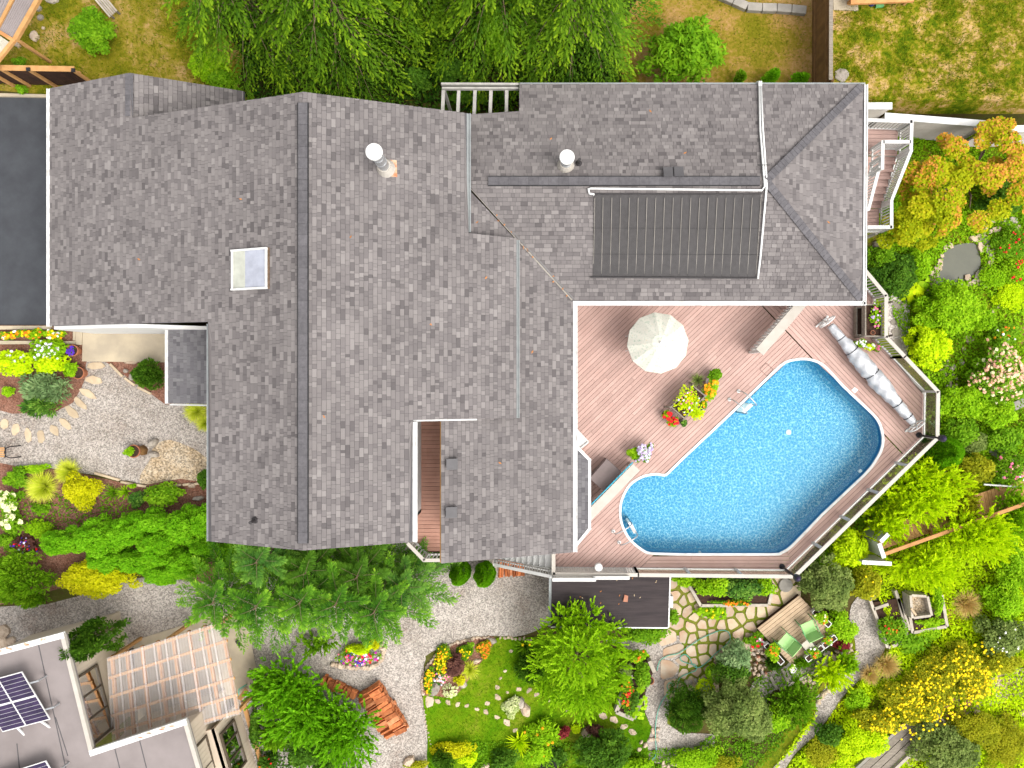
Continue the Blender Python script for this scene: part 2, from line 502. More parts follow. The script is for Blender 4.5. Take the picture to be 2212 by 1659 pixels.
leaf('purple', [(.04, .018, .016), (.10, .04, .035), (.15, .065, .05), (.20, .09, .06)])
leaf('red', [(.12, .01, .018), (.22, .025, .03), (.30, .05, .05)])
leaf('straw', [(.40, .28, .07), (.54, .39, .12), (.62, .47, .18), (.58, .33, .12)])
leaf('variegated', [(.18, .30, .03), (.40, .50, .16), (.64, .68, .36), (.74, .74, .48)])
leaf('limegrass', [(.36, .50, .008), (.54, .64, .02), (.68, .73, .07), (.76, .76, .15)])
leaf('grassblade', [(.07, .13, .003), (.15, .21, .005), (.26, .28, .01), (.42, .33, .07)], tr=.2)
leaf('lawnblade', [(.05, .16, .002), (.09, .22, .003), (.14, .27, .005), (.22, .30, .015)], tr=.2)
for nm, c in dict(red=(.72, .015, .02), orange=(.78, .17, .01), marigold=(.80, .34, .005), yellow=(.82, .62, .002), white=(.80, .79, .76),
                  lilac=(.52, .40, .62), pink=(.74, .18, .30), peach=(.78, .44, .30), magenta=(.55, .03, .42), violet=(.10, .03, .42),
                  palelilac=(.66, .62, .76), cream=(.76, .76, .42)).items():
    k = [tuple(x*f for x in c) for f in (.62, .85, 1.0, 1.12)]
    MV('flower_' + nm, k, rough=.7, spec=.2, trans=.15)
# ================================================================ ground
GRID = 0.5
def terrain():
    far = np.array([60., 100., 200., 400., 900.])
    xs = np.concatenate([-far[::-1], np.arange(-44, 44.01, GRID), far]); ys = np.concatenate([-far[::-1], np.arange(-38, 40.01, GRID), far])
    v = [(x, y, zg(x, y)) for y in ys for x in xs]
    nx = len(xs); f = []
    for j in range(len(ys)-1):
        for i in range(nx-1):
            a = j*nx+i; f.append((a, a+1, a+nx+1, a+nx))
    me = bpy.data.meshes.new('ground'); me.from_pydata(v, [], f)
    me.materials.append(MAT['earth']); me.update()
    return tag(link(bpy.data.objects.new('ground', me)), kind='structure')
terrain()
def cr(pts, n=4, closed=True):
    """smooth curve through points"""
    out = []; k = len(pts)
    rng = range(k) if closed else range(k-1)
    for i in rng:
        if closed:
            p0, p1, p2, p3 = pts[(i-1) % k], pts[i], pts[(i+1) % k], pts[(i+2) % k]
        else:
            p0, p1, p2, p3 = pts[max(i-1, 0)], pts[i], pts[i+1], pts[min(i+2, k-1)]
        for j in range(n):
            s = j/n
            out.append(tuple(.5*((2*p1[d]) + (-p0[d]+p2[d])*s + (2*p0[d]-5*p1[d]+4*p2[d]-p3[d])*s*s + (-p0[d]+3*p1[d]-3*p2[d]+p3[d])*s**3) for d in range(len(p1))))
    if not closed: out.append(tuple(pts[-1]))
    return out
def patch(name, uv, mat, dz, smooth=0, kind='structure', rag=0.0, **kw):
    if smooth: uv = cr(uv, smooth)
    pts = [G(u, v, dz) for u, v in uv]
    if rag:
        pts = [Vector((p.x + random.uniform(-rag, rag), p.y + random.uniform(-rag, rag), p.z)) for p in pts]
    bm = bmesh.new()
    bm.faces.new([bm.verts.new((p.x, p.y, 0)) for p in pts])
    bmesh.ops.triangulate(bm, faces=bm.faces[:])
    x0, x1 = min(p.x for p in pts), max(p.x for p in pts)
    y0, y1 = min(p.y for p in pts), max(p.y for p in pts)
    for axis, lo, hi in ((0, x0, x1), (1, y0, y1)):
        g = math.ceil(lo/GRID)*GRID
        while g < hi:
            co = [0, 0, 0]; no = [0, 0, 0]; co[axis] = g; no[axis] = 1
            bmesh.ops.bisect_plane(bm, geom=bm.verts[:]+bm.edges[:]+bm.faces[:], plane_co=co, plane_no=no)
            g += GRID
    for v in bm.verts:
        v.co.z = zg(v.co.x, v.co.y) + dz
    bmesh.ops.recalc_face_normals(bm, faces=bm.faces[:])
    for f in bm.faces:
        if f.normal.z < 0: f.normal_flip()
    me = bpy.data.meshes.new(name); bm.to_mesh(me); bm.free()
    me.materials.append(MAT[mat])
    o = link(bpy.data.objects.new(name, me))
    return tag(o, kind=kind, **kw)

NORTH_LAWN = [(-60, -40), (1130, -40), (1130, 200), (560, 240), (100, 205), (-60, 190)]
MID_LAWN = [(1130, -40), (1752, -40), (1752, 260), (1130, 240)]
EAST_LAWN = [(1796, -40), (2300, -40), (2300, 246), (2090, 246), (1880, 246), (1780, 240)]
patch('lawn', NORTH_LAWN, 'dry_lawn', .02)
patch('shaded_forest_floor', [(500, -40), (1320, -40), (1340, 60), (1330, 240), (1130, 240), (560, 240), (530, 120)], 'shaded_forest_floor', .034, smooth=2, rag=.1)  # dark sheet that paints tree shade between the trunks
patch('lawn', MID_LAWN, 'brown_lawn', .024)
patch('lawn', EAST_LAWN, 'patchy_lawn', .02)
patch('driveway', [(-60, 207), (150, 207), (150, 702), (-60, 702)], 'asphalt', .03)
patch('gravel_yard', [(-60, 850), (60, 840), (160, 790), (200, 770), (470, 770), (470, 1060), (380, 1050), (300, 1045), (225, 1030), (150, 1015), (60, 1010), (-60, 1020)], 'gravel', .02, rag=.05, smooth=3)
patch('mulch_bed', T(0, 1, [(700, 670), (1110, 670), (1110, 960), (960, 880), (830, 790), (740, 720)]), 'mulch', .03, smooth=3)
patch('mulch_bed', [(-60, 700), (180, 700), (185, 790), (175, 840), (120, 890), (-60, 870)], 'mulch', .026, smooth=2)
patch('river_gravel_bed', T(0, 1, [(1010, 1230), (1110, 1190), (1300, 1280), (1345, 1330), (1345, 1470), (1180, 1480), (980, 1480), (900, 1450), (960, 1340)]), 'river_gravel', .028, smooth=3, rag=.04)
patch('mulch_bed', [(-60, 1020), (60, 1012), (150, 1018), (225, 1034), (310, 1048), (460, 1045), (470, 1260), (300, 1230), (60, 1290), (-60, 1290)], 'mulch', .032, smooth=2)
GRAVEL_PATH = T(0, 2, [(-180, 640), (300, 600), (900, 430), (1350, 420), (1900, 330), (2600, 200), (3620, 200), (3620, 640), (3400, 800),
               (3130, 810), (2800, 900), (2750, 1000), (2738, 1200), (2770, 1400), (2830, 1660), (2880, 1900), (1900, 1900), (1650, 1660), (1560, 1350), (1500, 1000), (1380, 730), (800, 900), (380, 860), (-180, 950)])
patch('gravel_path', GRAVEL_PATH, 'gravel', .02, rag=.04, smooth=3)
SLAWN = T(1, 2, [(560, 1660), (600, 1740), (1000, 1740), (1900, 1740), (1985, 1480), (2010, 1400), (1972, 1310), (1950, 1240), (1940, 1100), (1800, 900), (1500, 800), (1180, 812), (1030, 806), (950, 850), (700, 870), (560, 1030), (525, 1180), (560, 1400)])
patch('lawn', SLAWN, 'green_lawn', .05, smooth=3, rag=.03)
patch('mulch_bed', T(1, 2, [(530, 1180), (525, 1080), (560, 1000), (640, 910), (740, 850), (960, 805), (990, 850), (900, 980), (800, 1120), (720, 1200), (600, 1190)]), 'mulch', .07, smooth=3)
patch('gravel_path', T(1, 2, [(1700, 830), (2212, 800), (2180, 1100), (2130, 1250), (2110, 1370), (2200, 1430), (2420, 1440), (2420, 1520), (2250, 1560), (2150, 1640), (1980, 1620), (1910, 1520), (1990, 1480), (2010, 1400), (1970, 1300), (1960, 1230), (1990, 1080), (2000, 930), (1850, 890)]), 'gravel', .03)
EPATH = T(2, 2, [(1080, 640), (1160, 530), (1250, 540), (1320, 760), (1310, 900), (1170, 1060), (1010, 1230), (900, 1400), (740, 1560), (620, 1720), (560, 1700), (700, 1540), (850, 1330), (870, 1200), (1000, 1060), (1120, 900), (1100, 780)])
patch('gravel_path', EPATH, 'gravel', .03, rag=.04, smooth=3)
patch('gravel_path', T(2, 2, [(480, 1080), (620, 1010), (760, 990), (930, 900), (960, 940), (830, 1030), (680, 1130), (560, 1180), (520, 1280), (440, 1190)]), 'gravel', .034, rag=.04, smooth=3)
patch('moss_ground', [(1425, 1235), (1700, 1235), (1712, 1330), (1640, 1400), (1560, 1440), (1520, 1480), (1470, 1560), (1425, 1560), (1400, 1440)], 'moss', .028, smooth=2)
patch('gravel_path', T(2, 1, [(1330, 250), (1450, 260), (1470, 400), (1450, 640), (1340, 540)]), 'white_gravel', .03, rag=.03, smooth=2)
patch('undergrowth_ground', [(1862, 300), (2300, 262), (2300, 1720), (1600, 1720), (1640, 1640), (1740, 1530), (1830, 1400), (1880, 1290), (1760, 1230), (1880, 1050)], 'under_green', .016, smooth=0)
patch('dirt_path', T(2, 2, [(1640, 1270), (1760, 1220), (1900, 1120), (2260, 1000), (2260, 1180), (1900, 1280), (1700, 1420), (1500, 1640), (1420, 1640), (1600, 1400)]), 'river_gravel', .03, smooth=3)
patch('dry_grass_patch', T(2, 2, [(1700, 500), (1900, 490), (1960, 560), (1930, 680), (1850, 760), (1740, 740)]), 'brown_lawn', .03, smooth=3)

# concrete slabs, kerbs
def slab(name, uv, z, h, mat, parent=None, label=None, cat=None, kind=None, bevel=0.0):
    o = MB().prism([P(u, v, z) for u, v in uv], h=h).build(name, mat, parent, bevel=bevel)
    return tag(o, label, cat, kind=kind)
GZ = 2.4
slab('pavement', T(0, 1, [(535, 470), (1110, 470), (1110, 690), (530, 683)]), GZ+.10, .3, 'concrete', kind='structure', bevel=.015)
slab('step', T(0, 1, [(490, 475), (532, 475), (530, 575), (490, 575)]), GZ+.12, .3, 'concrete', kind='structure')
slab('kerb', T(0, 0, [(-60, 602), (330, 612), (330, 630), (-60, 622)]), GZ+.14, .3, 'concrete', kind='structure')
slab('kerb', T(0, 1, [(-60, 452), (330, 452), (330, 474), (-60, 477)]), GZ+.14, .3, 'concrete', kind='structure')
slab('kerb', T(0, 1, [(-60, 548), (488, 552), (488, 570), (-60, 572)]), GZ+.14, .3, 'concrete', kind='structure')
slab('kerb', T(0, 1, [(472, 478), (489, 478), (489, 547), (472, 547)]), GZ+.14, .3, 'concrete', kind='structure')
slab('pavement', T(0, 2, [(1380, 800), (1650, 790), (1730, 995), (1530, 1085), (1440, 1090)]), GZ-.14, .3, 'concrete', kind='structure', bevel=.015)
slab('pavement', T(2, 0, [(975, -60), (1135, -60), (1138, 68), (978, 62)]), GZ+.08, .3, 'concrete', kind='structure')

# ================================================================ main house
ZR, SL = 9.0, .38              # main ridge height and pitch
XRG, XW = -7.03, -17.27        # ridge line, west eave
def zmain(x, y): return ZR - SL*abs(x - XRG)
SW_ = .36
ZE = 5.5
def zlow(x, y): return ZE + SW_*(1.40 - x)
YWR = 6.62
def zws(x, y): return ZE + SW_*(y - 2.77)
def zwn(x, y): return ZE + SW_*(10.40 - y)
def zwe(x, y): return ZE + SW_*(11.60 - x)
def zgar(x, y): return zmain(-13.69, 0) - .5*(x + 13.69)
def zporch(x, y): return 5.0 + .16*(x + 13.1)
def zbay(x, y): return 5.15 - .35*(x - 1.4)

house = empty('house', (-2, 3, .2), 'large L-shaped house with grey shingle roofs and white trim beside the pool', 'house')

def crossings(poly, s):
    ts = []
    k = len(poly)
    for i in range(k):
        (s0, t0), (s1, t1) = poly[i], poly[(i+1) % k]
        if (s0 <= s) != (s1 <= s):
            ts.append(t0 + (t1-t0)*(s-s0)/(s1-s0))
    return sorted(ts)
def strips(polys, pitch, phase=0.0):
    """polys: loops in (s,t); yields s0,s1,(a0,a1),(b0,b1)"""
    smin = min(p[0] for q in polys for p in q); smax = max(p[0] for q in polys for p in q)
    s = math.floor((smin-phase)/pitch)*pitch + phase
    while s < smax:
        lo, hi = max(s, smin), min(s+pitch, smax)
        if hi-lo > pitch*.08:
            A = sorted(sum((crossings(q, lo+.004) for q in polys), []))
            B = sorted(sum((crossings(q, hi-.004) for q in polys), []))
            if len(A) != len(B):
                A = B = sorted(sum((crossings(q, (lo+hi)/2) for q in polys), []))
            for i in range(0, len(A)-1, 2):
                yield lo, hi, (A[i], A[i+1]), (B[i], B[i+1])
        s += pitch

ALL_TABS = []
def roof_slope(poly, d, zf, mat='shingle', thick=.14, label=None):
    """poly in plan; d = downhill direction in plan"""
    d = Vector((d[0], d[1])).normalized(); e_ = Vector((-d.y, d.x))
    o = MB().prism([(x, y, zf(x, y)) for x, y in poly], h=thick).build('roof_slope', 'roof_deck', house)
    if label: o['label'] = label
    st = [(x*d.x + y*d.y, x*e_.x + y*e_.y) for x, y in poly]
    tabs = []
    wv = 0.0
    for s0, s1, (a0, a1), (b0, b1) in strips([st], .133):
        lo, hi = min(a0, b0), max(a1, b1)
        x = lo - random.uniform(0, .3)
        thick_tab = random.random() < .5
        while x < hi:
            wd = random.choice((.10, .13, .16, .20, .25, .31))*random.uniform(.85, 1.15)
            t0, t1 = x, x+wd; x += wd; thick_tab = not thick_tab
            g = .004
            q0, q1 = min(max(t0+g, a0), a1), min(max(t1-g, a0), a1)
            r0, r1 = min(max(t0+g, b0), b1), min(max(t1-g, b0), b1)
            if q1-q0 < .01 and r1-r0 < .01: continue
            hgt = .026 if thick_tab else .015; s1_ = s1 - .006
            val = min(1, max(0, random.gauss(.55 if thick_tab else .43, .22)))
            vs_ = []
            for s_, tt, dz in ((s0, q0, .004), (s0, q1, .004), (s1_, r1, hgt), (s1_, r0, hgt), (s1_, r1, -.002), (s1_, r0, -.002), (s0, q0, -.002), (s0, q1, -.002)):
                px, py = s_*d.x + tt*e_.x, s_*d.y + tt*e_.y
                vs_.append((px, py, zf(px, py) + dz + .003))
            zc = vs_[0][2]
            area = ((q1-q0)+(r1-r0))*.5*(s1-s0)/(H-zc)**2
            tabs.append((area, vs_, val))
    ALL_TABS.append((o, tabs, mat))
    return o
QF = ((0, 3, 2, 1), (3, 5, 4, 2), (0, 6, 5, 3), (1, 2, 4, 7))
def finish_tabs():
    rank = sorted((-tb[0], i, j) for i, (o, tabs, m) in enumerate(ALL_TABS) for j, tb in enumerate(tabs))
    pick = set((i, j) for _, i, j in rank[:300])
    for i, (o, tabs, m) in enumerate(ALL_TABS):
        rest = []; var = []
        for j, (ar, vs_, val) in enumerate(tabs):
            qs = [vs_[k] for f in QF for k in f]
            if (i, j) in pick:
                np_mesh('shingle', qs, 4, m, [val]*4, o)
            else:
                rest += qs; var += [val]*4
        if rest:
            tag(np_mesh('shingles', rest, 4, m, var, o), kind='stuff')

West = [(XW, 10.40), (-13.69, 10.40), (-13.69, 8.86), (XRG, 8.79), (XRG, -5.22), (-10.5, -5.22), (-10.5, 1.87), (XW, 1.93)]
East = [(XRG, 8.79), (-2.2, 8.79), (-2.2, 4.84), (-.57, 4.78), (-.57, -1.30), (-3.88, -1.30), (-3.88, -5.22), (XRG, -5.22)]
roof_slope(West, (-1, 0), zmain, label='broad west slope of the main roof with a skylight')
roof_slope(East, (1, 0), zmain, label='east slope of the main roof with a metal chimney')
roof_slope([(-13.69, 10.40), (-10.45, 10.40), (-10.45, 8.9), (-13.69, 8.9)], (1, 0), zgar)
roof_slope([(1.40, 2.77), (1.40, -6.08), (-3.05, -6.08), (-3.05, -1.0), (-2.35, -1.0), (-2.35, 6.56)], (1, 0), zlow)
roof_slope([(1.40, 2.77), (11.56, 2.77), (7.76, YWR), (-2.30, YWR)], (0, -1), zws)
roof_slope([(-2.30, YWR), (7.76, YWR), (11.62, 10.40), (-.49, 10.40), (-.49, 9.2), (-2.30, 9.2)], (0, 1), zwn)
roof_slope([(7.76, YWR), (11.56, 2.80), (11.62, 10.38)], (1, 0), zwe)
roof_slope([(-13.1, 1.86), (-10.56, 1.86), (-10.56, -.9), (-13.1, -.84)], (-1, 0), zporch, mat='shingle_dark', label='darker shingle roof over the front entrance')
bayp = [(1.5, -2.35), (2.02, -2.88), (2.02, -5.35), (1.5, -5.95)]
roof_slope(bayp, (1, 0), zbay, mat='shingle_dark', thick=.08)
# chimney-back dormer strip north of the main gable
roof_slope([(-9.7, 9.3), (-6.0, 9.3), (-6.0, 8.85), (-9.7, 8.85)], (0, 1), lambda x, y: 5.6 - .3*(y-9.3), mat='shingle_dark', thick=.08)
finish_tabs()

# ridge vents and hip caps
def ridge_vent(p, q, wdt, hh):
    p = Vector(p); q = Vector(q)
    rv = MB().beam(p + Vector((0, 0, hh/2)), q + Vector((0, 0, hh/2)), wdt, hh).build('ridge_vent', 'black_line', house)
    L = (q-p).length; n = max(1, int(L/.33)); d = (q-p)/n
    for i in range(n):
        a_ = p + d*i + Vector((0, 0, hh + .008)); b_ = p + d*(i+.985) + Vector((0, 0, hh + .014))
        MB().beam(a_, b_, wdt*.82, .012).build('ridge_cap', 'ridge_cap', rv)
ridge_vent((XRG, 8.45, ZR), (XRG, -5.0, ZR), .34, .035)
ridge_vent((-1.5, YWR, zws(0, YWR)), (7.55, YWR, zws(0, YWR)), .33, .035)
def hip_caps(p, q, wdt):
    p = Vector(p); q = Vector(q); L = (q-p).length; n = int(L/.17); d = (q-p)/n
    nrm = Vector((0, 0, 1))
    for i in range(n):
        MB().beam(p + d*i + nrm*.022, p + d*(i+1.12) + nrm*.034, wdt, .012).build('hip_cap', 'ridge_cap', house)
zap = zws(0, YWR)
hip_caps((11.55, 10.32, ZE+.02), (7.8, YWR+.05, zap), .27)
hip_caps((11.50, 2.84, ZE+.02), (7.8, YWR-.05, zap), .27)
hip_caps((-13.69, 10.38, zmain(-13.69, 0)), (-13.69, 8.95, zmain(-13.69, 0)), .27)
# valley flashing
va, vb = Vector((1.36, 2.80, zlow(1.36, 0)+.03)), Vector((-2.1, 6.42, zlow(-2.1, 0)+.03))
MB().beam(va, vb, .05, .02).build('valley_flashing', 'concrete_grey', house)
off = Vector((.045, .045, .02))
MB().beam(va+off, vb+off, .05, .03).build('valley_flashing', 'valley_metal', house)
for i in range(16):
    k = random.random()
    c = va.lerp(vb, k) + Vector((random.uniform(-.05, .05), random.uniform(-.05, .05), .035))
    a_ = random.uniform(0, 6)
    MB().quad(c, c + Vector((.06*math.cos(a_), .06*math.sin(a_), .01)), c + Vector((.05*math.cos(a_)-.03, .05*math.sin(a_)+.03, .02)), c + Vector((-.03, .03, 0))).build('fallen_leaf', 'brown_leaf', house)

for u, v, zf_ in ((757, 512, zmain), (1405, 240, zwn), (1190, 300, zwn), (700, 900, zmain), (930, 700, zmain), (520, 430, zmain), (1050, 600, zmain), (300, 560, zmain), (1080, 1000, zlow), (1150, 760, zlow), (1790, 480, zwe), (1120, 470, zlow), (1030, 480, zlow), (1480, 330, zwn)):
    c = hit(u, v, lambda x, y: zf_(x, y)+.03); a_ = random.uniform(0, 6)
    d1 = Vector((math.cos(a_), math.sin(a_), 0))*.07; d2 = Vector((-d1.y, d1.x, .02))*.4
    MB().quad(c - d1, c + d2, c + d1, c - d2).build('fallen_leaf', 'brown_leaf', house)
# gutters and fascias: open trough profile swept along the eave
def gutter(p, q, out, mat='white_trim', w_=.13, h_=.11):
    p = Vector(p); q = Vector(q); o_ = Vector((out[0], out[1], 0)).normalized()
    prof = [(0, -h_), (w_, -h_), (w_, .012), (w_-.03, .012), (w_-.03, -.03), (.03, -.03), (.03, .012), (0, .012)]
    m = MB(); k = len(prof)
    for c in (p, q):
        for x, z in prof: m.v.append(tuple(c + o_*x + Vector((0, 0, z))))
    for i in range(k):
        j = (i+1) % k
        m.f.append((i, j, k+j, k+i))
    m.f.append(tuple(range(k-1, -1, -1))); m.f.append(tuple(range(k, 2*k)))
    return m.build('gutter', mat, house)
ze = zmain(XW, 0)
gutter((XW-.004, 10.40, ze-.01), (XW-.004, 1.90, ze-.01), (-1, 0), w_=.12)
gutter((-2.196, 8.79, zmain(-2.2, 0)-.01), (-2.196, 4.88, zmain(-2.2, 0)-.01), (1, 0), 'grey_gutter')
gutter((-.566, 4.72, zmain(-.57, 0)-.01), (-.566, -1.30, zmain(-.57, 0)-.01), (1, 0), 'grey_gutter', w_=.10)
gutter((-3.876, -1.36, zmain(-3.88, 0)-.01), (-3.876, -5.22, zmain(-3.88, 0)-.01), (1, 0), w_=.14)
gutter((1.404, 2.62, ZE-.01), (1.404, -6.08, ZE-.01), (1, 0), w_=.15)
gutter((1.40, 2.766, ZE-.01), (11.70, 2.766, ZE-.01), (0, -1), w_=.15)
gutter((11.60, 2.62, ZE-.01), (11.66, 10.40, ZE-.01), (1, 0), w_=.13)
gutter((-.49, 10.404, ZE-.03), (11.7, 10.404, ZE-.03), (0, 1), 'grey_gutter', w_=.06)
gutter((-13.104, 1.86, 4.99), (-13.104, -.86, 4.99), (-1, 0), w_=.11)
gutter((-10.504, 1.80, zmain(-10.5, 0)-.01), (-10.504, -5.22, zmain(-10.5, 0)-.01), (-1, 0), 'grey_gutter', w_=.05)
# bay roof edge
bp = [Vector((x, y, zbay(x, y)+.01)) for x, y in bayp]
m = MB()
for a_, b_ in zip(bp[:-1], bp[1:]):
    m.beam(a_, b_, .10, .10, ext=.04)
m.build('fascia', 'white_trim', house)
# rake boards
def rake(pts, zf, mat='white_trim', wdt=.05, hh=.16):
    for (x0, y0), (x1, y1) in zip(pts[:-1], pts[1:]):
        MB().beam((x0, y0, zf(x0, y0)-.14-hh/2), (x1, y1, zf(x1, y1)-.14-hh/2), wdt, hh).build('fascia', mat, house)
rake([(-10.5, -5.17), (XRG, -5.17), (-3.88, -5.17)], zmain)
rake([(-3.9, -1.33), (-1.9, -1.33)], zmain, 'white_trim', .05, .14)
rake([(XW, 10.35), (-13.69, 10.35)], zmain)
rake([(-13.69, 8.74), (XRG, 8.74), (-2.2, 8.74)], zmain)
rake([(-3.05, -6.03), (1.4, -6.03)], zlow)
rake([(-13.1, -.90), (-10.56, -.94)], zporch, hh=.12)
rake([(-3.08, -1.4), (-3.08, -6.08)], zlow, 'tan_wood', .05, .12)

# walls
def wall(pts, ztop, zbot, mat='siding_white', drop=.16):
    m = MB()
    for (x0, y0), (x1, y1) in zip(pts[:-1], pts[1:]):
        L = math.hypot(x1-x0, y1-y0); n = max(1, int(L/.4))
        for i in range(n):
            a_, b_ = i/n, (i+1)/n
            xa, ya, xb, yb = x0+(x1-x0)*a_, y0+(y1-y0)*a_, x0+(x1-x0)*b_, y0+(y1-y0)*b_
            m.quad((xa, ya, zbot), (xb, yb, zbot), (xb, yb, ztop(xb, yb)-drop), (xa, ya, ztop(xa, ya)-drop))
    o = m.build('wall', mat, house)
    sm = o.modifiers.new('thickness', 'SOLIDIFY'); sm.thickness = .12; sm.offset = -1
    return o
wall([(-10.52, 1.89), (-17.2, 1.92), (-17.0, 1.95), (-17.0, 10.1), (-13.69, 10.1), (-10.6, 10.1), (-10.6, 8.5)], lambda x, y: min(zmain(x, y), zgar(x, y)), 2.2, drop=.145)
wall([(-10.25, 1.7), (-10.25, -4.95), (XRG, -4.95), (-4.2, -4.95), (-4.2, -1.05)], zmain, 1.2)
wall([(-4.2, -1.05), (-2.6, -1.05)], zmain, 3.0)
wall([(-10.6, 8.5), (XRG, 8.5), (-2.5, 8.5)], zmain, 2.2)
wall([(-2.75, -1.3), (-2.75, -5.8), (1.1, -5.8), (1.1, 3.1)], zlow, .1)
wall([(1.1, 3.1), (11.2, 3.1)], zws, .1)
wall([(11.2, 3.1), (11.2, 10.0)], zwe, .1)
wall([(11.2, 10.0), (-.2, 10.0), (-.2, 8.9), (-2.4, 8.9)], zwn, .1)
wall([(1.12, -2.4), (1.85, -3.0), (1.85, -5.25), (1.12, -5.9)], zbay, 2.98)
wall([(-2.4, 6.4), (-2.4, 4.4), (-.9, 4.4), (-.9, -1.0), (-2.6, -1.0)], zmain, 6.0)
wall([(-12.95, 1.7), (-12.95, 1.55)], zporch, 2.4)
MB().beam((-12.9, -.7, 2.4), (-12.9, -.7, 4.85), .12, .12).build('post', 'white_paint', house)
# garage wall lamp
MB().lathe(P(*t(0, 1, 490, 462), 3.4), [(.03, -.16), (.085, -.12), (.10, .06), (.05, .12), (.02, .16)], 10).build('wall_lamp', 'black_metal', house)
# skylight
sk = []
def onm(u, v, dz=0): return hit(u, v, lambda x, y: zmain(x, y)+dz)
sc_ = [onm(*t(0, 0, 1505, 1625), .12), onm(*t(0, 0, 1725, 1612), .12), onm(*t(0, 1, 1727, 205), .12), onm(*t(0, 1, 1507, 212), .12)]
xa, xb = sc_[0].x, sc_[1].x; ya, yb = sc_[0].y, sc_[2].y
skf = MB()
zt = lambda x: zmain(x, 0) + .14
fr = .06
for (x0, y0, x1, y1) in ((xa, ya, xb, ya), (xa, yb, xb, yb)):
    skf.beam((x0, y0, zt(x0)-.06), (x1, y1, zt(x1)-.06), .06, .16, ext=.03)
for x_ in (xa, xb):
    skf.beam((x_, ya-.033, zt(x_)-.06), (x_, yb+.033, zt(x_)-.06), .06, .158)
skl = skf.build('skylight', 'white_trim', house, bevel=.008)
xm = xa + (xb-xa)*.38
MB().quad((xa+.03, yb, zt(xa)-.03), (xm, yb, zt(xm)-.03), (xm, ya, zt(xm)-.03), (xa+.03, ya, zt(xa)-.03)).build('shaft_lining', 'skylight_light', skl)
MB().quad((xm, yb, zt(xm)-.03), (xb-.03, yb, zt(xb)-.03), (xb-.03, ya, zt(xb)-.03), (xm, ya, zt(xm)-.03)).build('pane', 'skylight_pane', skl)
MB().beam((xb+.06, ya+.03, zt(xb)-.1), (xb+.06, yb-.03, zt(xb)-.1), .06, .08).build('flashing', 'bark', skl)
# chimneys
def chimney(u, v, zf, hgt, rr, rust):
    b = hit(u, v, zf)
    ch = MB().cyl(b + Vector((0, 0, .25)), b + Vector((0, 0, hgt-.2)), rr*.82, n=18).build('chimney_pipe', 'galvanised', house, smooth=False)
    for k in (.45, .7):
        MB().cyl(b + Vector((0, 0, hgt*k)), b + Vector((0, 0, hgt*k+.025)), rr*.86, n=18).build('band', 'galvanised', ch)
    MB().lathe(b, [(rr*1.45, .0), (rr*1.25, .14), (rr*1.0, .30), (rr*1.0, .34)], 16).build('flashing_cone', 'cream_paint', ch)
    if rust:
        MB().beam(b + Vector((.12, -.25, -.02)), b + Vector((.10, .28, -.02)), .48, .03, up=(SL, 0, 1)).build('flashing_plate', 'rust_flash', ch)
    MB().lathe(b, [(rr*.7, hgt-.24), (rr*1.05, hgt-.18), (rr*1.1, hgt-.06)], 18).build('collar', 'yellow_paint' if False else 'galvanised', ch)
    MB().lathe(b, [(rr*1.12, hgt-.07), (rr*1.22, hgt-.03), (rr*1.18, hgt+.03), (rr*.4, hgt+.07), (.01, hgt+.08)], 20).build('cap', 'white_trim', ch)
    return ch
chimney(*t(1, 0, 288, 1092), zmain, 1.75, .21, True)
chimney(*t(1, 0, 1454, 1075), zwn, 1.0, .205, False)
def vent_stack(u, v, zf, hgt=.5):
    b = hit(u, v, zf)
    o = MB().cyl(b - Vector((0, 0, .05)), b + Vector((0, 0, hgt)), .05, n=10).build('vent_stack', 'plastic_dark', house)
    MB().lathe(b, [(.12, 0), (.11, .03), (.06, .10)], 12).build('collar', 'plastic_dark', o)
vent_stack(*t(1, 0, 1538, 1060), zwn)
vent_stack(*t(0, 2, 1655, 52), zmain, .45)
def box_vent(u, v, zf, d):
    b = hit(u, v, zf); d = Vector((d[0], d[1], 0)); e_ = Vector((-d.y, d.x, 0))
    g = -SW_
    pts = []
    base = [b - d*.16 - e_*.16, b + d*.16 - e_*.16, b + d*.16 + e_*.16, b - d*.16 + e_*.16]
    m = MB()
    lo = [Vector((p.x, p.y, zf(p.x, p.y))) for p in base]
    hi = [Vector((p.x, p.y, zf(p.x, p.y)+.20)) for p in base]
    m.v = [tuple(p) for p in lo+hi]
    m.f = [(4, 5, 6, 7), (0, 1, 5, 4), (1, 2, 6, 5), (2, 3, 7, 6), (3, 0, 4, 7)]
    o = m.build('roof_vent', 'plastic_dark', house)
    MB().prism([p + Vector((0, 0, .016)) + (p - sum(hi, Vector())/4)*.12 for p in hi], h=.02).build('hood', 'vent_hood', o)
box_vent(*t(1, 1, 722, 1345), zlow, (1, 0))
box_vent(*t(1, 1, 718, 1655), zlow, (1, 0))
box_vent(*t(1, 0, 2115, 1125), zwn, (0, 1))
box_vent(*t(1, 0, 2176, 1122), zwn, (0, 1))

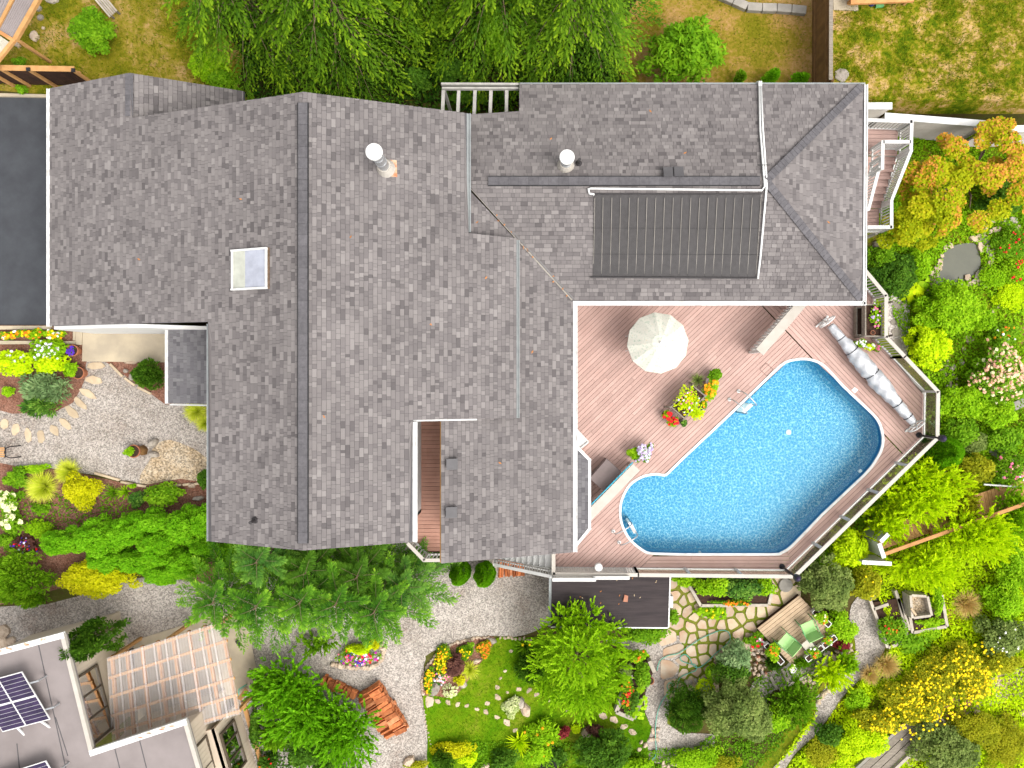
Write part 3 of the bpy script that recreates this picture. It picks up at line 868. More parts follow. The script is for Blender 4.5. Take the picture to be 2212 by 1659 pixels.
# ---------------------------------------------------------------- solar pool heater mat and its pipes
def ows(u, v, dz=.05): return hit(u, v, lambda x, y: zws(x, y)+dz)
mat_root = empty('solar_pool_heater', ows(1460, 510), 'black ribbed solar pool heating mat strapped to the wing roof', 'solar heater')
a_, b_, c_, d_ = ows(1284, 421), ows(1644, 421), ows(1633, 599), ows(1281, 597)
NS = 19
for i in range(NS):
    f0, f1 = i/NS, (i+.978)/NS
    p0, p1 = a_.lerp(b_, f0), a_.lerp(b_, f1); q0, q1 = d_.lerp(c_, f0), d_.lerp(c_, f1)
    m = MB(); nr = 8
    for k in range(nr):
        g0, g1 = (k+.05)/nr, (k+.95)/nr
        m.prism([p0.lerp(p1, g0), p0.lerp(p1, g1), q0.lerp(q1, g1), q0.lerp(q1, g0)], h=.03)
    m.build('mat_strip', 'solar_mat', mat_root)
for i in range(NS+1):
    f0 = max(0.002, (i-.011)/NS)
    MB().beam(a_.lerp(b_, f0) + Vector((0, -.1, .02)), d_.lerp(c_, f0) + Vector((0, .1, .02)), .012, .012).build('hold_down', 'concrete_grey', mat_root)
for f0 in (.4, .72):
    MB().tube([a_.lerp(d_, f0) + Vector((-.1, 0, .02)), b_.lerp(c_, f0) + Vector((.12, 0, .02))], .004, 5).build('strap_cable', 'black_line', mat_root)
MB().tube([a_ + Vector((-.02, .03, .02)), b_ + Vector((.02, .03, .02))], .028, 8).build('header_pipe', 'plastic_dark', mat_root)
MB().tube([d_ + Vector((-.1, -.03, .02)), c_ + Vector((.02, -.03, .02))], .028, 8).build('header_pipe', 'plastic_dark', mat_root)
pr = empty('pool_heater_pipe', ows(1652, 400), 'white plastic pipe run from the solar mat over the roof ridge', 'pipe')
def zwing(x, y): return min(zws(x, y), zwn(x, y)) + .09
def opw(u, v): return hit(u, v, zwing)
MB().tube([opw(*q) for q in ((1284, 420), (1273, 418), (1271, 408), (1276, 407), (1460, 409), (1646, 411), (1652, 402), (1650, 378), (1642, 280), (1640, 186))], .035, 8).build('pipe', 'pipe_white', pr, smooth=True)
MB().tube([opw(*q) for q in ((1637, 602), (1642, 560), (1650, 470), (1656, 402), (1655, 378), (1648, 280), (1644, 186))], .035, 8).build('pipe', 'pipe_white', pr, smooth=True)
for u0, v0 in ((1640, 186), (1644, 186)):
    q = opw(u0, v0)
    MB().tube([q, q + Vector((.01, .16, -.02)), q + Vector((.01, .25, -.3)), q + Vector((.01, .26, -2.5))], .035, 8).build('downpipe', 'pipe_white', pr, smooth=True)
MB().tube([opw(1648, 357) + Vector((-.2, 0, .04)), opw(1650, 357) + Vector((.2, 0, .04))], .012, 5).build('clip', 'black_line', pr)

# ---------------------------------------------------------------- white pergola on the north side
pg = empty('white_pergola', P(1035, 215, 2.4), 'weathered white timber pergola between the two roofs on the north side', 'pergola')
zp = 5.35
pz = lambda x, y: P(*t(1, 0, x, y), zp)
MB().beam(pz(648, 548), pz(1150, 550), .07, .2).build('beam', 'weathered_white', pg)
MB().beam(pz(655, 575), pz(1150, 575), .06, .18).build('beam', 'weathered_white', pg)
for x0, x1 in ((660, 652), (760, 752), (866, 858), (970, 962), (1072, 1068)):
    MB().beam(pz(x0, 562) + Vector((0, 0, -.12)), pz(x1, 760) + Vector((0, 0, -.12)), .115, .1).build('rafter', 'weathered_white', pg)
for x0 in (660, 1060):
    q = pz(x0, 565); MB().beam((q.x, q.y, 2.3), (q.x, q.y, zp-.2), .1, .1).build('post', 'weathered_white', pg)
# ================================================================ pool deck
DZ = 3.0
def D(u, v, dz=0.0): return P(u, v, DZ + dz)
RAIL_Z = DZ + 1.05
def RL(u, v): return P(u, v, RAIL_Z)
# corner points of the railing (read at the top rail) -> plan
rail_uv = T(2, 1, [(1120, 20), (1318, 255), (1318, 525), (1655, 880), (1650, 1180)]) + [t(2, 2, 725, 418), t(1, 2, 1375, 402)]
rail_pt = [RL(u, v) for u, v in rail_uv]
rail_pt[0] = Vector((11.05, 3.1 + .35, RAIL_Z)) if False else rail_pt[0]
pool_uv = ([t(1, 1, x, y) for x, y in ((1812, 1640), (1830, 1560), (1880, 1480), (1960, 1432), (2040, 1418), (2112, 1418))] +
           [t(2, 1, x, y) for x, y in ((0, 1320), (300, 1038), (600, 748), (645, 708), (700, 682), (790, 672), (870, 690), (935, 735), (1040, 850), (1200, 1000), (1262, 1070), (1290, 1150), (1290, 1230), (1255, 1310), (1170, 1420))] +
           [t(2, 2, x, y) for x, y in ((900, 15), (800, 120), (705, 216), (640, 258), (560, 270), (0, 270))] +
           [t(1, 2, x, y) for x, y in ((2020, 265), (1950, 240), (1870, 170), (1822, 75))])
pw = [D(u, v) for u, v in pool_uv]
notch = pw[5]
pool = []
k_ = len(pw)
sm_ = cr([(p.x, p.y) for p in pw], 5)
# keep the sharp inner notch and straight sides
for i in range(k_):
    seg = sm_[i*5:(i+1)*5]
    a_, b_ = pw[i], pw[(i+1) % k_]
    if i in (5, 6, 7, 13, 14, 20, 21, 22, 25, 26) or (b_-a_).length > 1.2:
        seg = [tuple((a_.lerp(b_, j/5))[:2]) for j in range(5)]
    pool += seg
ar = sum(pool[i][0]*pool[(i+1) % len(pool)][1] - pool[(i+1) % len(pool)][0]*pool[i][1] for i in range(len(pool)))
if ar < 0: pool.reverse()
def offs(loop, d):
    out = []; n = len(loop)
    for i in range(n):
        a_, b_ = Vector(loop[i-1]), Vector(loop[(i+1) % n])
        tdir = (b_-a_).normalized(); nn = Vector((tdir.y, -tdir.x))
        out.append(tuple(Vector(loop[i]) + nn*d))
    return out
deck = empty('pool_deck', D(1500, 900, -.05), 'raised pinkish composite deck around the swimming pool', 'deck')
edge = [Vector((p.x, p.y)) for p in rail_pt]
deck_out = [Vector((1.12, 3.1)), Vector((11.0, 3.1)), Vector((11.05, 3.6)), edge[0], edge[1], edge[2], edge[3], edge[4], edge[5] + Vector((-.06, -.3)), edge[6] + Vector((0, -.3)), Vector((edge[6].x, -5.75)), Vector((1.12, -5.75))]
cut = offs(pool, .03)
dv1 = D(*t(2, 1, 490, 300)); dv2 = D(*t(2, 1, 1430, 1292))
Lp = Vector((dv1.x, dv1.y)); Ld = Vector((dv2.x-dv1.x, dv2.y-dv1.y)).normalized()
Ln = Vector((-Ld.y, Ld.x))      # towards the north-east side
if Ln.x < 0: Ln = -Ln
def clip(poly, p, n):
    """keep the side n of a line"""
    out = []
    for i in range(len(poly)):
        a_, b_ = poly[i], poly[(i+1) % len(poly)]
        da, db = (a_-p).dot(n), (b_-p).dot(n)
        if da >= 0: out.append(a_)
        if (da >= 0) != (db >= 0): out.append(a_.lerp(b_, da/(da-db)))
    return out
regB = clip(deck_out, Lp, Ln)
rest = clip(deck_out, Lp, -Ln)
bd = -Ld.x, -Ld.y
Lperp = Vector((-Ld.y, Ld.x))
# south strip with boards along the edge
s1, s2 = D(1415, 1196), D(1382, 1228)
S1 = Vector((s1.x, s1.y)); Sd = Vector((s2.x-s1.x, s2.y-s1.y)).normalized(); Sn = Vector((-Sd.y, Sd.x))
if Sn.x < 0: Sn = -Sn
m1, m2 = D(1700, 1187), D(1712, 1235)
M1 = Vector((m1.x, m1.y)); Md = Vector((m2.x-m1.x, m2.y-m1.y)).normalized(); Mn = Vector((-Md.y, Md.x))
if Mn.x > 0: Mn = -Mn
ysplit = D(1500, 1150).y
below = clip(rest, Vector((0, ysplit)), Vector((0, -1)))
above = clip(rest, Vector((0, ysplit)), Vector((0, 1)))
southD = clip(clip(below, S1, Sn), M1, Mn)
westA2 = clip(below, S1, -Sn)
eastC2 = clip(clip(below, S1, Sn), M1, -Mn)
def boards(parent, polys, d, pitch, z, mat, name='deck_board', maxlen=5.2, gap=.012, thick=.03, holes=()):
    d = Vector(d).normalized(); e_ = Vector((-d.y, d.x))
    loops = [[(p[0]*e_.x + p[1]*e_.y, p[0]*d.x + p[1]*d.y) for p in q] for q in list(polys)]
    loops += [[(p[0]*e_.x + p[1]*e_.y, p[0]*d.x + p[1]*d.y) for p in q] for q in holes]
    n = 0
    np_ = len(list(polys))
    def ints(s):
        iv = []
        for q in loops[:np_]:
            c = crossings(q, s); iv += [[c[i], c[i+1]] for i in range(0, len(c)-1, 2)]
        iv.sort(); un = []
        for a, b in iv:
            if un and a <= un[-1][1] + .01: un[-1][1] = max(un[-1][1], b)
            else: un.append([a, b])
        for q in loops[np_:]:
            c = crossings(q, s)
            for i in range(0, len(c)-1, 2):
                nx_ = []
                for a, b in un:
                    if c[i+1] <= a or c[i] >= b: nx_.append([a, b])
                    else:
                        if a < c[i]: nx_.append([a, c[i]])
                        if b > c[i+1]: nx_.append([c[i+1], b])
                un = nx_
        return un
    smin = min(p[0] for q in loops[:np_] for p in q); smax = max(p[0] for q in loops[:np_] for p in q)
    rows_ = []
    s = math.floor(smin/pitch)*pitch
    while s < smax:
        lo, hi = max(s, smin), min(s+pitch, smax)
        if hi-lo > .01:
            A_, B_ = ints(lo+.004), ints(hi-.004)
            if len(A_) != len(B_): A_ = B_ = ints((lo+hi)/2)
            rows_ += [(lo, hi, a, b) for a, b in zip(A_, B_)]
        s += pitch
    for s0, s1, A, B in rows_:
        if s1-s0 < pitch*.3: continue
        s0 += gap/2; s1 -= gap/2
        lo, hi = min(A[0], B[0]), max(A[1], B[1])
        if hi-lo < .06: continue
        cuts = [None]
        x = lo + random.uniform(1.5, maxlen)
        js = []
        while x < hi-.8:
            js.append(x); x += random.uniform(2.4, maxlen)
        bounds = [(A[0], B[0])] + [(j, j) for j in js] + [(A[1], B[1])]
        for (l0, l1), (h0, h1) in zip(bounds[:-1], bounds[1:]):
            g = .003
            q = [(s0, l0+g), (s0, h0-g), (s1, h1-g), (s1, l1+g)]
            MB().prism([(e_.x*s + d.x*tt, e_.y*s + d.y*tt, z) for s, tt in q], h=thick).build(name, mat, parent)
            n += 1
    return n
boards(deck, [regB], Ld, .142, DZ, 'deck_board', holes=[cut])
boards(deck, [above, westA2, eastC2], Lperp, .142, DZ, 'deck_board', holes=[cut])
boards(deck, [southD], (1, 0), .142, DZ-.0015, 'deck_board', holes=[cut])
# substructure: joists and rim so that gaps look down into shade
rim = MB()
for a_, b_ in zip(deck_out, deck_out[1:]+deck_out[:1]):
    rim.beam((a_.x, a_.y, DZ-.17), (b_.x, b_.y, DZ-.17), .06, .26)
rim.build('rim_joist', 'cream_paint', deck)
for x in np.arange(1.6, 17, .8):
    ts = crossings([(p.x, p.y) for p in deck_out], x)
    for i in range(0, len(ts)-1, 2):
        hs_ = [c for c in crossings(cut, x) if ts[i] < c < ts[i+1]]
        bb = [ts[i]+.05] + hs_ + [ts[i+1]-.05]
        for j in range(0, len(bb)-1, 2):
            MB().beam((x, bb[j], DZ-.14), (x, bb[j+1], DZ-.14), .05, .2).build('joist', 'fence_dark', deck)
for p in rail_pt[1:6]:
    MB().beam((p.x, p.y, 0), (p.x, p.y, DZ-.3), .14, .14).build('support_post', 'cream_paint', deck)

# ---------------------------------------------------------------- pool
pc = Vector((sum(p[0] for p in pool)/len(pool), sum(p[1] for p in pool)/len(pool), 1.7))
pl = empty('swimming_pool', pc, 'keyhole shaped blue swimming pool with a white rim set into the deck', 'swimming pool')
n = len(pool)
def band(loop, z0, z1, mat, name, parent):
    m = MB()
    for i in range(len(loop)):
        a_, b_ = loop[i], loop[(i+1) % len(loop)]
        m.quad((*a_, z0), (*b_, z0), (*b_, z1), (*a_, z1))
    return m.build(name, mat, parent)
FZ = 2.0
def fill(loop, z, mat, name, parent):
    bm = bmesh.new()
    f = bm.faces.new([bm.verts.new((x, y, z)) for x, y in loop])
    bmesh.ops.triangulate(bm, faces=[f])
    for f in bm.faces:
        if f.normal.z < 0: f.normal_flip()
    me = bpy.data.meshes.new(name); bm.to_mesh(me); bm.free(); me.materials.append(MAT[mat])
    return link(bpy.data.objects.new(name, me), parent)
band(pool, FZ+.12, DZ-.30, 'pool_liner', 'pool_wall', pl)
inn = offs(pool, -.12)
cv = MB()
for i in range(n):
    j = (i+1) % n
    cv.quad((*pool[i], FZ+.12), (*inn[i], FZ), (*inn[j], FZ), (*pool[j], FZ+.12))
cv.build('pool_cove', 'pool_liner', pl)
fill(inn, FZ, 'pool_liner', 'pool_floor', pl)
band(pool, DZ-.30, DZ-.11, 'liner_band', 'tile_band', pl)
band(pool, DZ-.11, DZ-.005, 'liner_border', 'border_band', pl)
o_out, o_in = offs(pool, .075), offs(pool, -.02)
cp = MB()
for i in range(n):
    j = (i+1) % n
    a0, a1, b0, b1 = o_in[i], o_in[j], o_out[i], o_out[j]
    zt_ = DZ + .022
    cp.quad((*a0, zt_), (*b0, zt_), (*b1, zt_), (*a1, zt_))
    cp.quad((*a0, DZ-.03), (*a0, zt_), (*a1, zt_), (*a1, DZ-.03))
    cp.quad((*b0, zt_), (*b0, DZ-.03), (*b1, DZ-.03), (*b1, zt_))
cp.build('coping', 'white_trim', pl)
wsurf = fill(offs(pool, -.004), DZ-.14, 'pool_water', 'water', pl)
q = P(*t(2, 1, 686, 1142), FZ)
MB().lathe(q, [(.11, .004), (.11, .02), (.06, .03)], 16).build('main_drain', 'siding_white', pl)
for u, v in (t(2, 1, 1148, 1393), t(2, 2, 110, 262)):
    MB().box(D(u, v, -.22), (.12, .1, .12), .7).build('return_inlet', 'white_trim', pl)
slab('skimmer_lid', T(2, 1, [(1115, 848), (1138, 868), (1116, 890), (1093, 870)]), DZ+.012, .01, 'white_trim', pl)
MB().lathe(D(*t(2, 1, 1115, 869), .012), [(.075, 0), (.075, .012), (.02, .016)], 14).build('skimmer_cap', 'siding_white', pl)
hat = MB()
hq = [D(u, v, .004) for u, v in T(2, 1, [(500, 735), (540, 692), (586, 735), (545, 778)])]
for a_, b_ in zip(hq, hq[1:]+hq[:1]): hat.beam(a_, b_, .012, .006)
hat.build('access_hatch', 'fence_dark', deck)

# ladders
def pool_ladder(b1, b2, inward, label):
    b1, b2 = Vector(b1), Vector(b2); iw = Vector((inward[0], inward[1], 0)).normalized()
    r_ = empty('pool_ladder', (b1+b2)/2, label, 'ladder')
    for b in (b1, b2):
        pts = [b, b + Vector((0, 0, .45))]
        pts += [b + iw*(.38-.38*math.cos(a_*math.pi/8)) + Vector((0, 0, .45 + .28*math.sin(a_*math.pi/8))) for a_ in range(1, 9)]
        pts += [b + iw*.76 + Vector((0, 0, .1)), b + iw*.76 + Vector((0, 0, -1.0))]
        MB().tube(pts, .024, 8).build('handrail', 'galvanised', r_, smooth=True)
        MB().lathe(b, [(.075, .002), (.07, .03), (.03, .05)], 14).build('escutcheon', 'white_trim', r_)
    for i in range(4):
        z = .02 - .28*i
        MB().beam(b1 + iw*.72 + Vector((0, 0, z)), b2 + iw*.72 + Vector((0, 0, z)), .13, .03).build('tread', 'white_trim', r_, bevel=.006)
    return r_
pool_ladder(D(*t(2, 1, 303, 930)), D(*t(2, 1, 362, 876)), (.72, -.69), 'steel pool ladder on the straight side beside the flower planter')
pool_ladder(D(*t(1, 2, 1762, 125)), D(*t(1, 2, 1800, 196)), (.86, .50), 'steel pool ladder at the round end of the pool')

# ---------------------------------------------------------------- railings
def seg_posts(a_, b_, spacing):
    L = (b_-a_).length; k = max(1, round(L/spacing))
    return [a_.lerp(b_, i/k) for i in range(k+1)]
def railing(pts, style, label, first=True, last=True, spacing=1.55, z0=DZ, hgt=1.05, cap=.14, group=None):
    pts = [Vector((p[0], p[1], 0)) for p in pts]
    rr = empty('deck_railing', Vector((pts[0].x, pts[0].y, z0)), label, 'railing', group)
    for si, (a_, b_) in enumerate(zip(pts[:-1], pts[1:])):
        ps = seg_posts(a_, b_, spacing)
        dv = (b_-a_).normalized()
        up = Vector((0, 0, 1))
        MB().beam(a_ + up*(z0+hgt), b_ + up*(z0+hgt), cap, .045, ext=cap*.22).build('top_rail', 'cream_paint', rr, bevel=.006)
        MB().beam(a_ + up*(z0+hgt-.06), b_ + up*(z0+hgt-.06), .05, .06).build('upper_rail', 'white_paint', rr)
        MB().beam(a_ + up*(z0+.10), b_ + up*(z0+.10), .06, .06).build('bottom_rail', 'white_paint', rr)
        for i, p in enumerate(ps):
            if i == len(ps)-1 and si < len(pts)-2: continue
            MB().beam(p + up*z0, p + up*(z0+hgt-.024), .09, .09).build('post', 'white_paint', rr)
        for p, q in zip(ps[:-1], ps[1:]):
            if style == 'glass':
                m = MB().beam(p + dv*.06 + up*(z0+.5*hgt+.02), q - dv*.06 + up*(z0+.5*hgt+.02), .01, hgt-.28)
                m.build('glass_pane', 'rail_glass', rr)
            elif style == 'picket':
                L = (q-p).length; k = int(L/.125)
                for j in range(1, k):
                    c = p.lerp(q, j/k)
                    MB().beam(c + up*(z0+.13), c + up*(z0+hgt-.09), .035, .035).build('baluster', 'white_paint', rr)
            elif style == 'lattice':
                m = MB()
                L = (q-p).length; k = int(L/.09)
                for j in range(1, k):
                    c = p.lerp(q, j/k)
                    m.beam(c + up*(z0+.13), c + up*(z0+hgt-.09), .06, .012)
                m.build('lattice_panel', 'lattice', rr)
                m = MB()
                for j in range(7):
                    z = z0+.2+j*.115
                    m.beam(p + up*z, q + up*z, .02, .05)
                m.build('lattice_panel', 'lattice', rr)
    return rr
e3 = lambda i: Vector((rail_pt[i].x, rail_pt[i].y, 0))
gs = D(*t(2, 1, 1345, 655)); 
fr_ = .36
sp = e3(2).lerp(e3(3), fr_)
railing([e3(0), e3(1), e3(2), sp], 'picket', 'white picket railing on the north-east deck corner by the tiered planter', spacing=1.5)
railing([sp, e3(3), e3(4), e3(5)], 'glass', 'cream capped glass railing along the east and south-east edge of the pool deck', spacing=1.62)
wp = D(*t(1, 2, 1900, 345)); wx = wp.x
wsp = Vector((wx, e3(5).y + (e3(6).y-e3(5).y)*(wx-e3(5).x)/(e3(6).x-e3(5).x), 0))
railing([e3(5), wsp], 'glass', 'cream capped glass railing along the south edge of the pool deck', spacing=1.95)
railing([wsp, e3(6)], 'lattice', 'white lattice railing above the dark shed roof', spacing=2.2)
e6 = e3(6)
railing([e6, Vector((e6.x, -5.9, 0))], 'picket', 'short white railing at the head of the garden stairs', spacing=1.4)
# extra stepped lattice screens outside the corner
ls = empty('lattice_screen', Vector((e6.x+.9, e6.y-.1, DZ-.6)), 'stepped white lattice screen at the south-west corner of the deck', 'screen')
for k, (x0, x1, yy, z1) in enumerate(((e6.x-.05, e6.x+1.55, e6.y-.13, DZ+1.34), (e6.x+1.45, e6.x+2.8, e6.y-.10, DZ+1.19))):
    m = MB()
    for x in np.arange(x0+.05, x1, .08): m.beam((x, yy, DZ-.1), (x, yy, z1), .05, .012)
    for z in np.arange(DZ, z1, .1): m.beam((x0, yy+.012, z), (x1, yy+.012, z), .014, .045)
    m.build('lattice_panel', 'lattice', ls)
    MB().beam((x0, yy, z1+.02), (x1, yy, z1+.02), .12, .05).build('cap_rail', 'white_paint', ls)
    for x in (x0+.03, x1-.03): MB().beam((x, yy, DZ-.6), (x, yy, z1), .07, .07).build('post', 'white_paint', ls)
q = D(*t(1, 2, 1665, 352), 1.05)
MB().lathe(q, [(.13, 0), (.15, .05), (.14, .2), (.11, .22)], 14).build('hanging_bucket', 'white_trim', ls)

# deck lamps
def deck_lamp(u, v, label):
    b = D(u, v)
    r_ = empty('deck_lamp', b, label, 'lamp')
    MB().lathe(b, [(.11, 0), (.11, .04), (.05, .08), (.035, .12)], 14).build('base', 'black_metal', r_)
    MB().tube([b + Vector((0, 0, .1)), b + Vector((0, 0, 1.55))], .038, 10).build('pole', 'black_metal', r_)
    MB().lathe(b, [(.05, 1.53), (.12, 1.56), (.135, 1.66), (.13, 1.74), (.05, 1.80)], 16).build('lantern', 'black_metal', r_)
    MB().lathe(b, [(.085, 1.81), (.06, 1.84), (.02, 1.86)], 12).build('solar_cap', 'solar_cell', r_)
deck_lamp(*t(2, 1, 1530, 1160), 'black lamp post at the eastern corner of the deck rail')
deck_lamp(*t(2, 2, 643, 353), 'black lamp post at the southern tip of the deck rail')

# privacy screens standing on the deck: vertical boards both sides of a frame, wide flat cap
def privacy(p, q, hgt, label, slat='siding_white'):
    p, q = Vector(p), Vector(q); d = (q-p).normalized(); nn = Vector((-d.y, d.x, 0)); up = Vector((0, 0, 1))
    r_ = empty('privacy_screen', (p+q)/2, label, 'screen')
    L = (q-p).length; k = int(L/.155)
    for i in range(k):
        for s in (-1, 1):
            c = p.lerp(q, (i+.5 + (.25 if s > 0 else -.25))/k) + nn*s*.075
            MB().beam(c + up*.06, c + up*(hgt-.03), .09, .022, up=tuple(nn)).build('slat', slat, r_)
    for z in (.25, hgt-.2):
        MB().beam(p + up*z, q + up*z, .09, .05).build('cross_rail', 'white_paint', r_)
    for c in (p, q):
        MB().beam(c, c + up*(hgt-.03), .1, .1).build('post', 'white_paint', r_)
    MB().beam(p + up*hgt, q + up*hgt, .36, .05, ext=.06).build('cap_board', 'cream_paint', r_, bevel=.008)
    return r_
zc = 1.35
privacy(P(*t(2, 1, 505, 615), DZ+zc) - Vector((0, 0, zc)), P(*t(2, 1, 805, 270), DZ+zc) - Vector((0, 0, zc)), zc, 'white louvred privacy screen on the deck running under the wing eave')
ps2 = privacy(P(*t(1, 1, 1905, 1375), DZ+1.2) - Vector((0, 0, 1.2)), P(*t(1, 2, 1600, 30), DZ+1.2) - Vector((0, 0, 1.2)), 1.2, 'white privacy screen between the storage box and the round end of the pool')
pole = MB().tube([P(*t(1, 1, 1890, 1335), DZ+1.27), P(*t(1, 1, 1620, 1610), DZ+1.27)], .02, 8).build('pool_pole', 'hose_blue')
tag(pole, 'teal pool cleaning pole lying along the top of a white screen', 'pole')

# ---------------------------------------------------------------- umbrella, furniture
um = empty('patio_umbrella', P(1424, 740, DZ), 'large cream floral patio umbrella open on the deck', 'umbrella')
UZ = 5.25
ub = P(1424, 740, UZ)
um.location = (ub.x, ub.y, DZ)
ru = 67/ppm(UZ-.1)
cz = MB(); N = 12
rows = [(0.0, .50), (.25, .44), (.55, .27), (.82, .09), (1.0, -.03)]
def upt(f, z, k, sub):
    a_ = 2*math.pi*(k + sub)/N + .1
    r_ = ru*f*(1 - (.035 if sub == .5 else 0)*f)
    return (ub.x + r_*math.cos(a_), ub.y + r_*math.sin(a_), UZ - .25 + z - (.035*f if sub == .5 else 0))
for k in range(N):
    for s0, s1 in ((0, .5), (.5, 1.0)):
        for (f0, z0), (f1, z1) in zip(rows[:-1], rows[1:]):
            A_ = upt(f0, z0, k + int(s0), s0 % 1 if s0 < 1 else 0); B_ = upt(f1, z1, k, s0 if s0 < 1 else 0)
            g = lambda f, z, s: upt(f, z, k + (1 if s == 1.0 else 0), 0 if s == 1.0 else s)
            if f0 == 0: cz.poly([g(f0, z0, s0), g(f1, z1, s0), g(f1, z1, s1)])
            else: cz.quad(g(f0, z0, s0), g(f1, z1, s0), g(f1, z1, s1), g(f0, z0, s1))
        f1, z1 = rows[-1]
        cz.quad(g(f1, z1, s0), tuple(Vector(g(f1, z1, s0)) + Vector((0, 0, -.1))), tuple(Vector(g(f1, z1, s1)) + Vector((0, 0, -.1))), g(f1, z1, s1))
cz.build('canopy', 'umbrella_cloth', um)
for k in range(N):
    MB().tube([Vector(upt(0, .48, k, 0)) + Vector((0, 0, -.04)), Vector(upt(.55, .25, k, 0)) + Vector((0, 0, -.03)), Vector(upt(.98, -.04, k, 0)) + Vector((0, 0, -.02))], .009, 5).build('rib', 'white_paint', um)
MB().tube([Vector((ub.x, ub.y, DZ+.04)), Vector((ub.x, ub.y, UZ+.22))], .022, 10).build('pole', 'white_paint', um)
MB().lathe((ub.x, ub.y, DZ), [(.26, .001), (.27, .05), (.10, .09), (.04, .25)], 18).build('base', 'plastic_dark', um)
MB().lathe((ub.x, ub.y, UZ), [(.05, .235), (.045, .27), (.01, .31)], 10).build('finial', 'white_paint', um)
# table and chair beneath
tb = empty('patio_table', (ub.x, ub.y, DZ), 'round white patio table under the cream umbrella', 'table')
MB().lathe((ub.x, ub.y, DZ), [(.04, .70), (.55, .70), (.56, .72), (.04, .725)], 22).build('table_top', 'white_trim', tb)
for i in range(4):
    a_ = i*math.pi/2 + .4
    MB().tube([(ub.x + .42*math.cos(a_), ub.y + .42*math.sin(a_), DZ), (ub.x + .35*math.cos(a_), ub.y + .35*math.sin(a_), DZ+.7)], .018, 6).build('leg', 'white_trim', tb)
def chair(c, rz, seat_m, frame_m, label, z0, w_=.52, group=None, slats=True, seat_h=.40, back=.46, cat='chair'):
    c = Vector((c[0], c[1], z0)); f = Vector((math.cos(rz), math.sin(rz), 0)); s = Vector((-f.y, f.x, 0)); up = Vector((0, 0, 1))
    r_ = empty('garden_chair', c, label, cat, group)
    d = .48
    MB().prism([c + f*(d/2) + s*(w_/2) + up*(seat_h+.03), c + f*(d/2) - s*(w_/2) + up*(seat_h+.03), c - f*(d/2) - s*(w_/2) + up*(seat_h-.01), c - f*(d/2) + s*(w_/2) + up*(seat_h-.01)], h=.03).build('seat', seat_m, r_, bevel=.008)
    m = MB()
    p0, p1 = c - f*(d/2-.01) + up*(seat_h+.02), c - f*(d/2+.16) + up*(seat_h+back)
    m.beam(p0, p1, w_, .03, up=tuple(f)).build('backrest', seat_m, r_, bevel=.008)
    for sg in (-1, 1):
        e_ = s*sg*(w_/2+.025)
        MB().tube([c + f*(d/2+.12) + e_, c + f*(d/2+.04) + e_ + up*.60, c - f*(d/2+.08) + e_ + up*.62], .017, 6).build('arm', frame_m, r_, smooth=True)
        MB().tube([c + f*(d/2+.10) + e_, c + f*(d/2-.02) + e_ + up*seat_h], .015, 6).build('leg', frame_m, r_)
        MB().tube([c - f*(d/2+.14) + e_, c - f*(d/2-.14) + e_ + up*seat_h, c - f*(d/2+.16) + e_ + up*(seat_h+back)], .015, 6).build('leg', frame_m, r_)
    return r_
cb = D(1365, 742)
chair((cb.x+.14, cb.y), 0.0, 'umbrella_cloth', 'white_trim', 'cream patio chair poking out from under the umbrella', DZ, back=.6)

# planter trough on the deck with legs
def trough(c4, z0, hgt, depth, mat, label, tilt_legs=.12):
    c4 = [Vector(p) for p in c4]; cen = sum(c4, Vector())/4
    r_ = empty('planter_trough', (cen.x, cen.y, z0), label, 'planter')
    top = [Vector((p.x, p.y, z0+hgt)) for p in c4]
    names = ('side_board', 'end_board', 'side_board', 'end_board')
    for i in range(4):
        a_, b_ = top[i], top[(i+1) % 4]
        MB().beam(a_ - Vector((0, 0, depth/2)), b_ - Vector((0, 0, depth/2)), .04, depth, ext=.02 if i % 2 == 0 else -.021).build(names[i], mat, r_)
    MB().prism([cen.lerp(p, .95) + Vector((0, 0, z0+hgt-.05-cen.z)) if False else Vector((cen.x+(p.x-cen.x)*.95, cen.y+(p.y-cen.y)*.95, z0+hgt-.06)) for p in top], h=.05).build('soil', 'soil', r_)
    for p in top:
        o_ = Vector((p.x-cen.x, p.y-cen.y, 0)).normalized()
        MB().beam(Vector((p.x, p.y, z0)) + o_*tilt_legs, Vector((p.x, p.y, z0+hgt-.02)) + o_*.02, .07, .07).build('leg', mat, r_)
    return r_
zf = lambda x, y: (1341.8 + x/6.0, 731.9 + y/6.0)
TZ = DZ+.75
tr_pts = [P(*zf(930, 610), TZ), P(*zf(1090, 740), TZ), P(*zf(820, 1030), TZ), P(*zf(650, 880), TZ)]
trough([tr_pts[3], tr_pts[0], tr_pts[1], tr_pts[2]], DZ, .75, .3, 'grey_wood', 'weathered raised wooden flower trough on legs beside the pool')
def pot(p, r_, h_, mat, label, soil=True, name='flower_pot', cat='pot', group=None):
    p = Vector(p)
    e_ = empty(name, p, label, cat, group)
    MB().lathe(p, [(r_*.7, 0), (r_*.95, h_*.85), (r_*1.03, h_*.86), (r_*1.03, h_), (r_*.9, h_), (r_*.86, h_*.88)], 16).build('body', mat, e_)
    MB().lathe(p, [(.01, h_*.86), (r_*.88, h_*.86), (r_*.88, h_*.885)], 14).build('soil', 'soil', e_)
    return e_
POTS = []
def dpot(x, y, r_, h_, mat, label):
    b = P(*zf(x, y), DZ+h_); b.z = DZ
    pot(b, r_, h_, mat, label); return b
dpot(1220, 480, .15, .30, 'pot_dark', 'dark pot with a bushy green plant at the north end of the deck trough')
dpot(1000, 530, .15, .28, 'pot_dark', 'dark pot of spiky grass at the trough corner')
dpot(1165, 640, .18, .30, 'pot_dark', 'dark pot of marigolds at the trough end')
